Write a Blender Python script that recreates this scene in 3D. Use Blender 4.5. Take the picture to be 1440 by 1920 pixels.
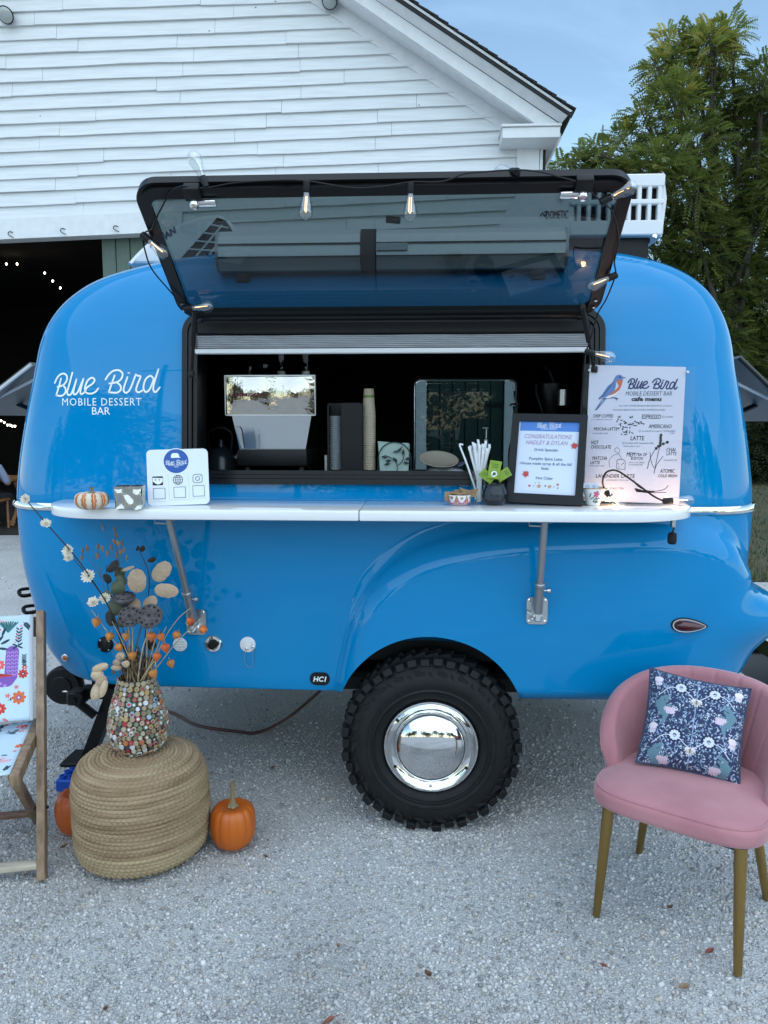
import bpy, bmesh, math, random
import numpy as np
from mathutils import Vector, Matrix, noise
for _o in list(bpy.data.objects): bpy.data.objects.remove(_o)
SC = bpy.context.scene
COL = SC.collection
R = math.radians
rnd = random.Random(7)
nrg = np.random.default_rng(11)

# ------------------------------------------------------------------ camera
CAM_Z, CAM_Y, FPX, HOR = 1.68, -3.10, 1413.0, 790.0
PITCH = math.atan((960.0 - HOR) / FPX)
cam_d = bpy.data.cameras.new('camera'); cam = bpy.data.objects.new('camera', cam_d); COL.objects.link(cam)
cam.location = (0, CAM_Y, CAM_Z); cam.rotation_euler = (math.pi / 2 - PITCH, 0, 0)
cam_d.sensor_fit = 'HORIZONTAL'; cam_d.sensor_width = 36.0; cam_d.lens = 36.0 * FPX / 1440.0
cam_d.clip_start = 0.05; cam_d.clip_end = 600
SC.camera = cam
# ------------------------------------------------------------------ sky, sun, exposure
SUN_EL, SUN_AZ = R(62.0), R(165)
w = bpy.data.worlds.new('World'); SC.world = w; w.use_nodes = True
nt = w.node_tree; nt.nodes.clear()
def N(nt, t, **k):
    n = nt.nodes.new(t)
    for a, b in k.items():
        if hasattr(n, a): setattr(n, a, b)
    return n
wo = N(nt, 'ShaderNodeOutputWorld'); bg = N(nt, 'ShaderNodeBackground'); sky = N(nt, 'ShaderNodeTexSky')
sky.sky_type = 'NISHITA'; sky.sun_disc = False; sky.sun_elevation = SUN_EL; sky.sun_rotation = SUN_AZ
sky.air_density = 1.0; sky.dust_density = 0.4; sky.ozone_density = 0.75
tc = N(nt, 'ShaderNodeTexCoord'); mp = N(nt, 'ShaderNodeMapping'); mp.inputs['Scale'].default_value = (1.2, 2.2, 5.0)
mp.inputs['Rotation'].default_value = (0.1, 0.2, 0.6)
nz = N(nt, 'ShaderNodeTexNoise'); nz.inputs['Scale'].default_value = 1.5; nz.inputs['Detail'].default_value = 7; nz.inputs['Roughness'].default_value = 0.6
nz.inputs['Distortion'].default_value = 0.5
cr = N(nt, 'ShaderNodeValToRGB'); cr.color_ramp.elements[0].position = 0.46; cr.color_ramp.elements[1].position = 0.82
cr.color_ramp.elements[1].color = (0.42, 0.42, 0.42, 1)
mx = N(nt, 'ShaderNodeMixRGB'); mx.blend_type = 'MIX'; brt = N(nt, 'ShaderNodeVectorMath', operation='MULTIPLY'); brt.inputs[1].default_value = (2.3, 2.0, 1.8)
L = nt.links.new
L(tc.outputs['Generated'], mp.inputs['Vector']); L(mp.outputs['Vector'], nz.inputs['Vector']); L(nz.outputs['Fac'], cr.inputs['Fac'])
L(cr.outputs['Color'], mx.inputs['Fac']); L(sky.outputs['Color'], mx.inputs['Color1']); L(sky.outputs['Color'], brt.inputs[0]); L(brt.outputs['Vector'], mx.inputs['Color2']); wb = N(nt, 'ShaderNodeVectorMath', operation='MULTIPLY'); wb.inputs[1].default_value = (0.99, 1.06, 0.97); L(mx.outputs['Color'], wb.inputs[0]); L(wb.outputs['Vector'], bg.inputs['Color'])
bg.inputs['Strength'].default_value = 0.15; L(bg.outputs['Background'], wo.inputs['Surface'])
sun_d = bpy.data.lights.new('sun', 'SUN'); sun = bpy.data.objects.new('sun', sun_d); COL.objects.link(sun)
sun_d.energy = 1.35; sun_d.angle = R(122); sun_d.color = (0.88, 0.96, 0.98)
sdir = Vector((math.sin(SUN_AZ) * math.cos(SUN_EL), math.cos(SUN_AZ) * math.cos(SUN_EL), math.sin(SUN_EL)))
sun.rotation_euler = sdir.to_track_quat('Z', 'Y').to_euler(); sun.location = sdir * 40
vs = SC.view_settings; vs.view_transform = 'Standard'; vs.look = 'None'; vs.exposure = 0.72; vs.gamma = 1.0; vs.use_curve_mapping = False
SC.cycles.use_denoising = True
SC.cycles.max_bounces = 8; SC.cycles.transparent_max_bounces = 24; SC.cycles.caustics_reflective = False; SC.cycles.caustics_refractive = False
SC.cycles.sample_clamp_indirect = 6.0

# ------------------------------------------------------------------ projection helpers: a photo pixel on a plane of the place
_cp, _sp = math.cos(PITCH), math.sin(PITCH)
CAMP = Vector((0, CAM_Y, CAM_Z))
def ray(px, py):
    u = (px - 720.0) / FPX; v = (960.0 - py) / FPX
    return Vector((u, _cp + v * _sp, v * _cp - _sp))
def at(px, py, Y):
    d = ray(px, py); return CAMP + d * ((Y - CAM_Y) / d.y)
def atd(px, py, dep): return at(px, py, CAM_Y + dep)
def on_z(px, py, z=0.0):
    d = ray(px, py); return CAMP + d * ((z - CAM_Z) / d.z)
def in_frame(M, px, py, Y):
    Mi = M.inverted(); c = Mi @ CAMP; d = Mi.to_3x3() @ ray(px, py)
    return c + d * ((Y - c.y) / d.y)
def on_plane(p0, n, px, py):
    d = ray(px, py); return CAMP + d * ((Vector(p0) - CAMP).dot(n) / d.dot(n))

# ------------------------------------------------------------------ mesh helpers
WM = {}
def T(*a): return Matrix.Translation(Vector(a))
def RX(a): return Matrix.Rotation(R(a), 4, 'X')
def RY(a): return Matrix.Rotation(R(a), 4, 'Y')
def RZ(a): return Matrix.Rotation(R(a), 4, 'Z')
def FACE(loc, tilt=0, yaw=0, roll=0):   # local X right, Y up, Z towards the viewer
    return T(*loc) @ RZ(yaw) @ RX(90 - tilt) @ RZ(roll)
def align(p, q):   # matrix whose Z runs from p to q
    d = Vector(q) - Vector(p)
    return T(*p) @ d.to_track_quat('Z', 'Y').to_matrix().to_4x4()
def empty(name, loc, label=None, cat=None, group=None, yaw=0, kind=None):
    o = bpy.data.objects.new(name, None); COL.objects.link(o); o.empty_display_size = 0.1
    o.location = loc; o.rotation_euler = (0, 0, R(yaw)); WM[o.name] = T(*loc) @ RZ(yaw)
    tag(o, label, cat, group, kind); return o
def tag(o, label=None, cat=None, group=None, kind=None):
    if label: o['label'] = label
    if cat: o['category'] = cat
    if group: o['group'] = group
    if kind: o['kind'] = kind
    return o
class MB:
    def __init__(s, M=None): s.v = []; s.f = []; s.uv = []; s.M = M.copy() if M else Matrix()
    def add(s, vs, fs, M=None, uvs=None):
        o = len(s.v); X = s.M @ M if M is not None else s.M
        s.v += [X @ Vector(p) for p in vs]; s.f += [tuple(i + o for i in f) for f in fs]
        if uvs: s.uv += uvs
        return s
    def box(s, c, sz, M=None):
        x, y, z = c; a, b, d = sz[0] / 2, sz[1] / 2, sz[2] / 2
        vs = [(x + i * a, y + j * b, z + k * d) for i in (-1, 1) for j in (-1, 1) for k in (-1, 1)]
        return s.add(vs, [(0, 1, 3, 2), (4, 6, 7, 5), (0, 4, 5, 1), (2, 3, 7, 6), (0, 2, 6, 4), (1, 5, 7, 3)], M)
    def rbox(s, c, sz, r=0.005, seg=2, M=None):
        bm = bmesh.new(); bmesh.ops.create_cube(bm, size=1.0)
        for v in bm.verts: v.co = Vector((v.co.x * sz[0] + c[0], v.co.y * sz[1] + c[1], v.co.z * sz[2] + c[2]))
        bmesh.ops.bevel(bm, geom=list(bm.edges), offset=r, segments=seg, profile=0.5, affect='EDGES')
        bm.verts.index_update()
        s.add([v.co.copy() for v in bm.verts], [tuple(v.index for v in f.verts) for f in bm.faces], M); bm.free(); return s
    def tube(s, pts, r, seg=8, M=None, cap=True):
        pts = [Vector(p) for p in pts]; n = len(pts); rs = r if isinstance(r, (list, tuple)) else [r] * n
        vs = []; fs = []; ref = None
        for i, p in enumerate(pts):
            t = (pts[min(i + 1, n - 1)] - pts[max(i - 1, 0)])
            t = t.normalized() if t.length > 1e-9 else Vector((0, 0, 1))
            if ref is None: ref = t.orthogonal().normalized()
            ref = (ref - t * ref.dot(t)); ref = ref.normalized() if ref.length > 1e-6 else t.orthogonal().normalized()
            b = t.cross(ref)
            for k in range(seg):
                a = 2 * math.pi * k / seg; vs.append(p + (ref * math.cos(a) + b * math.sin(a)) * rs[i])
        for i in range(n - 1):
            for k in range(seg):
                k2 = (k + 1) % seg; fs.append((i * seg + k, i * seg + k2, (i + 1) * seg + k2, (i + 1) * seg + k))
        if cap: fs.append(tuple(range(seg - 1, -1, -1))); fs.append(tuple((n - 1) * seg + k for k in range(seg)))
        return s.add(vs, fs, M)
    def lathe(s, prof, seg=24, M=None, cap=True, mod=None):
        vs = []; fs = []; n = len(prof)
        for i, (r, z) in enumerate(prof):
            for k in range(seg):
                a = 2 * math.pi * k / seg; rr, zz = (r, z) if mod is None else mod(r, z, a, i)
                vs.append((rr * math.cos(a), rr * math.sin(a), zz))
        for i in range(n - 1):
            for k in range(seg):
                k2 = (k + 1) % seg; fs.append((i * seg + k, i * seg + k2, (i + 1) * seg + k2, (i + 1) * seg + k))
        if cap: fs.append(tuple(range(seg - 1, -1, -1))); fs.append(tuple((n - 1) * seg + k for k in range(seg)))
        return s.add(vs, fs, M)
    def cyl(s, p, q, r, seg=16, r2=None):
        return s.tube([p, q], [r, r if r2 is None else r2], seg)
    def prism(s, poly, h0, h1, M=None):
        n = len(poly); vs = [(x, y, h0) for x, y in poly] + [(x, y, h1) for x, y in poly]
        fs = [tuple(range(n - 1, -1, -1)), tuple(range(n, 2 * n))] + [(i, (i + 1) % n, (i + 1) % n + n, i + n) for i in range(n)]
        return s.add(vs, fs, M)
    def flat(s, poly, h, M=None):
        return s.add([(x, y, h) for x, y in poly], [tuple(range(len(poly)))], M)
    def ring(s, outer, inner, h0, h1, M=None):
        n = len(outer); vs = [(x, y, h) for h in (h0, h1) for P in (outer, inner) for x, y in P]; fs = []
        for i in range(n):
            j = (i + 1) % n; A, B, C, D = i, j, n + j, n + i
            fs += [(A, D, C, B), (A + 2 * n, B + 2 * n, C + 2 * n, D + 2 * n), (A, B, B + 2 * n, A + 2 * n), (D, D + 2 * n, C + 2 * n, C)]
        return s.add(vs, fs, M)
    def grid(s, nu, nv, fn, M=None, cu=False, cv=False, uv=False):
        vs = []; fs = []; us = []
        for j in range(nv):
            for i in range(nu):
                a = i / (nu if cu else nu - 1); b = j / (nv if cv else nv - 1)
                vs.append(fn(a, b)); us.append((a, b))
        for j in range(nv if cv else nv - 1):
            for i in range(nu if cu else nu - 1):
                i2 = (i + 1) % nu; j2 = (j + 1) % nv
                fs.append((j * nu + i, j * nu + i2, j2 * nu + i2, j2 * nu + i))
        return s.add(vs, fs, M, us if uv else None)
    def ribbon(s, pts, wd, h, M=None, seg=6):     # a monoline pen stroke lying flat in local XY
        P = catmull(pts, seg); n = len(P); vs = []; fs = []
        for i, p in enumerate(P):
            t = P[min(i + 1, n - 1)] - P[max(i - 1, 0)]; t = t.normalized() if t.length > 1e-9 else Vector((1, 0))
            nn = Vector((-t.y, t.x)) * wd / 2
            vs += [(p.x + nn.x, p.y + nn.y, h), (p.x - nn.x, p.y - nn.y, h)]
        for i in range(n - 1): fs.append((2 * i, 2 * i + 1, 2 * i + 3, 2 * i + 2))
        s.add(vs, fs, M)
        for p in (P[0], P[-1]):
            s.flat([(p.x + wd / 2 * math.cos(k * math.pi / 4), p.y + wd / 2 * math.sin(k * math.pi / 4)) for k in range(8)], h + 0.00002, M)
        return s
    def build(s, name, mat, parent=None, smooth=True, angle=38, label=None, cat=None, group=None, kind=None, origin=None):
        me = bpy.data.meshes.new(name); o = bpy.data.objects.new(name, me); COL.objects.link(o)
        if parent is not None:
            Mi = WM[parent.name].inverted(); vs = [Mi @ v for v in s.v]; o.parent = parent; WM[o.name] = WM[parent.name].copy()
        else:
            if origin is None:
                xs = [v.x for v in s.v]; ys = [v.y for v in s.v]; zs = [v.z for v in s.v]
                origin = ((min(xs) + max(xs)) / 2, (min(ys) + max(ys)) / 2, min(zs))
            o.location = origin; WM[o.name] = T(*origin); q = Vector(origin); vs = [v - q for v in s.v]
        me.from_pydata(vs, [], s.f)
        if s.uv:
            ul = me.uv_layers.new(name='UVMap'); li = np.zeros(len(me.loops), np.int32); me.loops.foreach_get('vertex_index', li)
            ul.data.foreach_set('uv', np.array(s.uv, np.float32)[li].ravel())
        if mat is not None: me.materials.append(mat)
        if smooth:
            me.polygons.foreach_set('use_smooth', [True] * len(me.polygons))
            if angle < 180: me.set_sharp_from_angle(angle=R(angle))
        tag(o, label, cat, group, kind); return o
def np_mesh(name, verts, faces, mat, parent=None, attrs=None, smooth=False, label=None, cat=None, group=None, kind=None, origin=(0, 0, 0)):
    me = bpy.data.meshes.new(name); n, k = faces.shape
    verts = np.asarray(verts, np.float64)
    if parent is not None:
        Mi = np.array(WM[parent.name].inverted()); verts = verts @ Mi[:3, :3].T + Mi[:3, 3]
    else: verts = verts - np.array(origin)
    me.vertices.add(len(verts)); me.vertices.foreach_set('co', verts.astype(np.float32).ravel())
    me.loops.add(n * k); me.loops.foreach_set('vertex_index', faces.astype(np.int32).ravel())
    me.polygons.add(n); me.polygons.foreach_set('loop_start', np.arange(0, n * k, k, dtype=np.int32))
    me.update(calc_edges=True)
    if smooth: me.polygons.foreach_set('use_smooth', np.ones(n, bool))
    for a, vals in (attrs or {}).items():
        at_ = me.attributes.new(a, 'FLOAT', 'POINT'); at_.data.foreach_set('value', np.asarray(vals, np.float32))
    me.materials.append(mat); o = bpy.data.objects.new(name, me); COL.objects.link(o)
    if parent is not None: o.parent = parent; WM[o.name] = WM[parent.name].copy()
    else: o.location = origin; WM[o.name] = T(*origin)
    tag(o, label, cat, group, kind); return o
def linked(src, name, M, parent):      # a further piece that shares mesh data; M is its world matrix
    o = bpy.data.objects.new(name, src); COL.objects.link(o); o.parent = parent
    o.matrix_local = WM[parent.name].inverted() @ M; WM[o.name] = M.copy(); return o
def mesh_of(mb, mat, name, smooth=True, angle=38):
    me = bpy.data.meshes.new(name); me.from_pydata(mb.v, [], mb.f); me.materials.append(mat)
    if smooth:
        me.polygons.foreach_set('use_smooth', [True] * len(me.polygons)); me.set_sharp_from_angle(angle=R(angle))
    return me
def catmull(pts, seg=6):
    P = [Vector(p) for p in pts]; out = []
    if len(P) < 3: return P
    for i in range(len(P) - 1):
        p0 = P[max(i - 1, 0)]; p1 = P[i]; p2 = P[i + 1]; p3 = P[min(i + 2, len(P) - 1)]
        for k in range(seg):
            t = k / seg
            out.append(0.5 * ((2 * p1) + (p2 - p0) * t + (2 * p0 - 5 * p1 + 4 * p2 - p3) * t * t + (3 * p1 - p0 - 3 * p2 + p3) * t ** 3))
    out.append(P[-1]); return out
def rrect(w, h, r, seg=6, cx=0, cy=0):
    out = []
    for sx, sy, a0 in ((1, 1, 0), (-1, 1, 90), (-1, -1, 180), (1, -1, 270)):
        for k in range(seg + 1):
            a = R(a0 + 90 * k / seg); out.append((cx + sx * (w / 2 - r) + r * math.cos(a), cy + sy * (h / 2 - r) + r * math.sin(a)))
    return out
def disc(r, n=20, cx=0, cy=0, sx=1): return [(cx + sx * r * math.cos(2 * math.pi * k / n), cy + r * math.sin(2 * math.pi * k / n)) for k in range(n)]
def text(mb, body, size, M, bold=0.0, shear=0.0, alignx='CENTER', width=None, space=1.0, h=0.0):
    cu = bpy.data.curves.new('lettering', 'FONT'); cu.body = body; cu.size = size; cu.align_x = alignx; cu.offset = 0.0 if 'M' in body else bold * size; cu.shear = shear
    cu.resolution_u = 2; cu.space_character = space
    o = bpy.data.objects.new('lettering', cu); COL.objects.link(o)
    dg = bpy.context.evaluated_depsgraph_get(); me = bpy.data.meshes.new_from_object(o.evaluated_get(dg))
    vs = [v.co.copy() for v in me.vertices]; fs = [tuple(p.vertices) for p in me.polygons]
    if vs and width:
        xs = [v.x for v in vs]; k = width / max(1e-6, max(xs) - min(xs)); vs = [Vector((v.x * k, v.y, 0)) for v in vs]
    mb.add([(v.x, v.y, h) for v in vs], fs, M)
    if 'M' in body and bold > 0:
        for q in (-1, 1): mb.add([(v.x + q * bold * size * .8, v.y, h + .00003 * (q + 2)) for v in vs], fs, M)
    bpy.data.objects.remove(o); bpy.data.curves.remove(cu); bpy.data.meshes.remove(me)
SCRIPT = [
 [(2,165),(40,100),(90,62),(140,58),(175,92),(165,150),(120,195),(42,215)], [(115,197),(150,235),(148,288),(100,325),(20,318)], [(92,115),(62,212),(20,318)],
 [(248,48),(195,215),(172,285),(192,320),(235,290),(300,130)], [(300,130),(258,262),(262,314),(310,285),(388,125)], [(388,125),(345,265),(352,314),(400,285),(425,238),(500,190),(528,145),(492,118),(435,158),(400,250),(425,303),(490,308),(540,285),(570,250)],
 [(665,145),(710,85),(770,42),(840,40),(882,82),(865,140),(810,180),(712,195)], [(805,183),(850,225),(852,275),(800,308),(700,300)], [(782,100),(742,198),(700,300)],
 [(942,125),(897,240),(890,290),(922,314),(975,262),(1048,92)], [(1048,92),(1070,112),(1106,124),(1068,210),(1045,285),(1076,312),(1125,290)],
 [(1268,150),(1225,118),(1165,165),(1138,260),(1168,312),(1222,268),(1272,150)], [(1332,40),(1268,225),(1262,292),(1290,314),(1342,260)], [(955,74),(965,76)]]
def script_logo(mb, width, M, weight=22.0, h=0.0):      # the monoline hand-lettered name, centred
    k = width / 1340.0
    for st in SCRIPT: mb.ribbon([((x - 670) * k, (180 - y) * k) for x, y in st], weight * k, h, M)

# ------------------------------------------------------------------ materials
MATS = {}
def pm(name, col, rough=0.5, metal=0.0, var=0.0, vscale=30.0, bump=0.0, bscale=120.0, coat=0.0, spec=0.5, sheen=0.0, col2=None, stretch=None, rvar=0.0, trans=0.0, emit=None, estr=0.0, coat_rough=0.03, island=0.0, detail=4, bdist=0.01, sss=0.0):
    m = bpy.data.materials.new(name); m.use_nodes = True; nt = m.node_tree; b = nt.nodes['Principled BSDF']; l = nt.links.new
    b.inputs['Base Color'].default_value = (*col, 1); b.inputs['Roughness'].default_value = rough; b.inputs['Metallic'].default_value = metal
    b.inputs['Specular IOR Level'].default_value = spec; b.inputs['Coat Weight'].default_value = coat; b.inputs['Coat Roughness'].default_value = coat_rough
    b.inputs['Sheen Weight'].default_value = sheen; b.inputs['Transmission Weight'].default_value = trans
    if sss: b.inputs['Subsurface Weight'].default_value = sss; b.inputs['Subsurface Radius'].default_value = (0.02, 0.01, 0.005)
    if emit: b.inputs['Emission Color'].default_value = (*emit, 1); b.inputs['Emission Strength'].default_value = estr
    tc = nt.nodes.new('ShaderNodeTexCoord'); src = tc.outputs['Object']
    if stretch:
        mp = nt.nodes.new('ShaderNodeMapping'); mp.inputs['Scale'].default_value = stretch; l(src, mp.inputs['Vector']); src = mp.outputs['Vector']
    if var or col2:
        n = nt.nodes.new('ShaderNodeTexNoise'); n.inputs['Scale'].default_value = vscale; n.inputs['Detail'].default_value = detail; l(src, n.inputs['Vector'])
        r = nt.nodes.new('ShaderNodeValToRGB'); c2 = col2 or tuple(min(1, c * (1 + var)) for c in col); c1 = col if col2 else tuple(c * (1 - var) for c in col)
        r.color_ramp.elements[0].color = (*c1, 1); r.color_ramp.elements[0].position = 0.3; r.color_ramp.elements[1].color = (*c2, 1); r.color_ramp.elements[1].position = 0.7
        l(n.outputs['Fac'], r.inputs['Fac']); out = r.outputs['Color']
        if island:
            g = nt.nodes.new('ShaderNodeNewGeometry'); h = nt.nodes.new('ShaderNodeHueSaturation'); mr = nt.nodes.new('ShaderNodeMapRange')
            mr.inputs['To Min'].default_value = 1 - island; mr.inputs['To Max'].default_value = 1 + island
            l(g.outputs['Random Per Island'], mr.inputs['Value']); l(mr.outputs['Result'], h.inputs['Value']); l(out, h.inputs['Color']); out = h.outputs['Color']
        l(out, b.inputs['Base Color'])
        if rvar:
            mr = nt.nodes.new('ShaderNodeMapRange'); mr.inputs['To Min'].default_value = rough - rvar; mr.inputs['To Max'].default_value = rough + rvar
            l(n.outputs['Fac'], mr.inputs['Value']); l(mr.outputs['Result'], b.inputs['Roughness'])
    if bump:
        n2 = nt.nodes.new('ShaderNodeTexNoise'); n2.inputs['Scale'].default_value = bscale; n2.inputs['Detail'].default_value = 5; l(src, n2.inputs['Vector'])
        bp = nt.nodes.new('ShaderNodeBump'); bp.inputs['Strength'].default_value = bump; bp.inputs['Distance'].default_value = bdist
        l(n2.outputs['Fac'], bp.inputs['Height']); l(bp.outputs['Normal'], b.inputs['Normal'])
    MATS[name] = m; return m
def thin_glass(name, tint, gloss=1.0, ior=1.45, floor=0.0):
    m = bpy.data.materials.new(name); m.use_nodes = True; nt = m.node_tree; nt.nodes.clear(); l = nt.links.new
    o = nt.nodes.new('ShaderNodeOutputMaterial'); tr = nt.nodes.new('ShaderNodeBsdfTransparent'); g = nt.nodes.new('ShaderNodeBsdfGlossy'); f = nt.nodes.new('ShaderNodeFresnel'); mx = nt.nodes.new('ShaderNodeMixShader')
    tr.inputs['Color'].default_value = (*tint, 1); g.inputs['Roughness'].default_value = 0.01; g.inputs['Color'].default_value = (gloss, gloss, gloss, 1); f.inputs['IOR'].default_value = ior
    ge = nt.nodes.new('ShaderNodeNewGeometry'); ms = nt.nodes.new('ShaderNodeMath'); ms.operation = 'SUBTRACT'; ms.use_clamp = True; mxm = nt.nodes.new('ShaderNodeMath'); mxm.operation = 'MAXIMUM'; mxm.inputs[1].default_value = floor; l(f.outputs['Fac'], mxm.inputs[0]); l(mxm.outputs['Value'], ms.inputs[0]); l(ge.outputs['Backfacing'], ms.inputs[1])      # a thin pane mirrors at its front face only
    l(ms.outputs['Value'], mx.inputs['Fac']); l(tr.outputs['BSDF'], mx.inputs[1]); l(g.outputs['BSDF'], mx.inputs[2]); l(mx.outputs['Shader'], o.inputs['Surface'])
    MATS[name] = m; return m
def leaf_mat(name, dark, light, third=None, trans=0.25):      # colour runs over a per-leaf attribute, so neighbours differ
    m = bpy.data.materials.new(name); m.use_nodes = True; nt = m.node_tree; b = nt.nodes['Principled BSDF']; l = nt.links.new
    a = nt.nodes.new('ShaderNodeAttribute'); a.attribute_name = 'tint'; r = nt.nodes.new('ShaderNodeValToRGB')
    r.color_ramp.elements[0].color = (*dark, 1); r.color_ramp.elements[1].color = (*light, 1); r.color_ramp.elements[1].position = 0.8 if third else 1.0
    if third: e = r.color_ramp.elements.new(1.0); e.color = (*third, 1)
    l(a.outputs['Fac'], r.inputs['Fac']); l(r.outputs['Color'], b.inputs['Base Color']); b.inputs['Roughness'].default_value = 0.45
    t = nt.nodes.new('ShaderNodeBsdfTranslucent'); l(r.outputs['Color'], t.inputs['Color']); mx = nt.nodes.new('ShaderNodeMixShader'); mx.inputs['Fac'].default_value = trans
    l(b.outputs['BSDF'], mx.inputs[1]); l(t.outputs['BSDF'], mx.inputs[2]); l(mx.outputs['Shader'], nt.nodes['Material Output'].inputs['Surface'])
    MATS[name] = m; return m
def image_mat(name, arr, rough=0.8, bump=0.25, bscale=900, sheen=0.0):      # flat print on cloth, drawn by this script
    h, wd, _ = arr.shape; im = bpy.data.images.new(name, wd, h); px = np.ones((h, wd, 4), np.float32); px[..., :3] = np.clip(arr[::-1], 0, 1); im.pixels.foreach_set(px.ravel()); im.update(); im.pack()
    m = pm(name, (0.5, 0.5, 0.5), rough, bump=bump, bscale=bscale, sheen=sheen, bdist=0.002); nt = m.node_tree
    t = nt.nodes.new('ShaderNodeTexImage'); t.image = im; t.extension = 'EXTEND'; u = nt.nodes.new('ShaderNodeTexCoord')
    nt.links.new(u.outputs['UV'], t.inputs['Vector']); nt.links.new(t.outputs['Color'], nt.nodes['Principled BSDF'].inputs['Base Color']); return m

m_blue = pm('blue_gloss_paint', (0.000, 0.215, 0.480), 0.5, coat=1.0, coat_rough=0.025, var=0.02, vscale=3, spec=0.0)
m_blue.node_tree.nodes['Principled BSDF'].inputs['Coat Weight'].default_value = .82
m_blue.node_tree.nodes['Principled BSDF'].inputs['Coat IOR'].default_value = 1.48
m_chrome = pm('chrome', (0.80, 0.80, 0.80), 0.06, 1.0)
m_steel = pm('brushed_steel', (0.52, 0.53, 0.54), 0.32, 1.0, var=0.06, vscale=60, stretch=(1, 1, 12))
m_polish = pm('polished_steel', (0.50, 0.46, 0.41), 0.07, 1.0, bump=0.16, bscale=6, bdist=0.05)
m_wavy = pm('satin_steel_panel', (0.54, 0.55, 0.56), 0.14, 1.0, bump=0.05, bscale=9, bdist=0.02, stretch=(3, 3, 1))
m_alu = pm('grey_anodised_aluminium', (0.36, 0.37, 0.38), 0.38, 0.75)
m_black = pm('black_plastic', (0.006, 0.006, 0.0065), 0.45, spec=.3, bump=0.05, bscale=300)
m_blackgl = pm('black_gloss_rubber', (0.0045, 0.0045, 0.005), 0.30, spec=.3)
m_black_metal = pm('black_painted_metal', (0.006, 0.006, 0.0065), 0.40, spec=.3, bump=0.1, bscale=150)
m_rubber = pm('tyre_rubber', (0.0085, 0.0085, 0.009), 0.62, spec=.3, var=0.3, vscale=25, bump=0.15, bscale=200)
m_dark = pm('dark_interior_lining', (0.007, 0.007, 0.0075), 0.8, spec=.2)
m_white_pl = pm('white_plastic', (0.72, 0.72, 0.72), 0.35, bump=0.03, bscale=200)
m_white_gl = pm('white_gloss_shelf', (0.80, 0.80, 0.80), 0.14, coat=0.5)
m_paper = pm('white_paper', (0.78, 0.78, 0.80), 0.75, var=0.02, vscale=8)
m_ink = pm('black_ink', (0.012, 0.012, 0.014), 0.7)
m_navy = pm('navy_ink', (0.02, 0.03, 0.13), 0.7)
m_wdecal = pm('white_vinyl', (0.82, 0.84, 0.85), 0.4)
m_glass = thin_glass('clear_glass', (0.93, 0.95, 0.95), 1.0, 1.55, .07)
m_acry = thin_glass('clear_acrylic', (0.975, 0.985, 0.99), 0.35)
m_tint = thin_glass('smoked_awning_glass', (0.365, 0.42, 0.425), 0.8, 1.45)
m_fil = pm('glowing_filament', (1, 0.6, 0.25), 0.5, emit=(1.0, 0.43, 0.12), estr=2.8)
m_cream = pm('kraft_paper_cup', (0.50, 0.42, 0.30), 0.7, var=0.05)
# ================================================================== GROUND
def ncoord(lo, a, b, hi, step, far):
    mid = np.arange(a, b, step); left = a - np.geomspace(step, a - lo, far)[::-1]; right = b + np.geomspace(step, hi - b, far) - step
    return np.concatenate([left, mid, right])
xs = ncoord(-150, -4.2, 4.6, 150, 0.05, 26); ys = ncoord(-150, -2.0, 6.0, 150, 0.05, 26)
X, Y = np.meshgrid(xs, ys)
def ground_h(x, y):
    return 0.006 * np.sin(1.9 * x + 0.6 * y) * np.cos(1.3 * y - 0.4 * x) + 0.003 * np.sin(6.1 * x + 2.2) * np.sin(5.3 * y + 1.1) - 0.006
Z = ground_h(X, Y) * np.exp(-((np.abs(X) / 14) ** 4 + (np.abs(Y) / 14) ** 4))
nx, ny = len(xs), len(ys); idx = np.arange(nx * ny).reshape(ny, nx)
F = np.stack([idx[:-1, :-1], idx[:-1, 1:], idx[1:, 1:], idx[1:, :-1]], -1).reshape(-1, 4)
m_ground = bpy.data.materials.new('crushed_stone_ground'); m_ground.use_nodes = True
nt = m_ground.node_tree; b = nt.nodes['Principled BSDF']; l = nt.links.new
tc = nt.nodes.new('ShaderNodeTexCoord'); vo = nt.nodes.new('ShaderNodeTexVoronoi'); vo.inputs['Scale'].default_value = 150; l(tc.outputs['Object'], vo.inputs['Vector'])
n1 = nt.nodes.new('ShaderNodeTexNoise'); n1.inputs['Scale'].default_value = 1.1; n1.inputs['Detail'].default_value = 6; l(tc.outputs['Object'], n1.inputs['Vector'])
n2 = nt.nodes.new('ShaderNodeTexNoise'); n2.inputs['Scale'].default_value = 70; n2.inputs['Detail'].default_value = 5; l(tc.outputs['Object'], n2.inputs['Vector'])
r1 = nt.nodes.new('ShaderNodeValToRGB'); r1.color_ramp.elements[0].color = (0.40, 0.395, 0.385, 1); r1.color_ramp.elements[1].color = (0.58, 0.575, 0.56, 1); r1.color_ramp.elements[0].position = .3; r1.color_ramp.elements[1].position = .72
l(n1.outputs['Fac'], r1.inputs['Fac'])
sep = nt.nodes.new('ShaderNodeSeparateColor'); l(vo.outputs['Color'], sep.inputs['Color'])
mr = nt.nodes.new('ShaderNodeMapRange'); mr.inputs['To Min'].default_value = 0.80; mr.inputs['To Max'].default_value = 1.18; l(sep.outputs[0], mr.inputs['Value'])
mul = nt.nodes.new('ShaderNodeVectorMath'); mul.operation = 'SCALE'; l(r1.outputs['Color'], mul.inputs[0]); l(mr.outputs['Result'], mul.inputs['Scale'])
l(mul.outputs['Vector'], b.inputs['Base Color']); b.inputs['Roughness'].default_value = 0.9; b.inputs['Specular IOR Level'].default_value = 0.25
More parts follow.
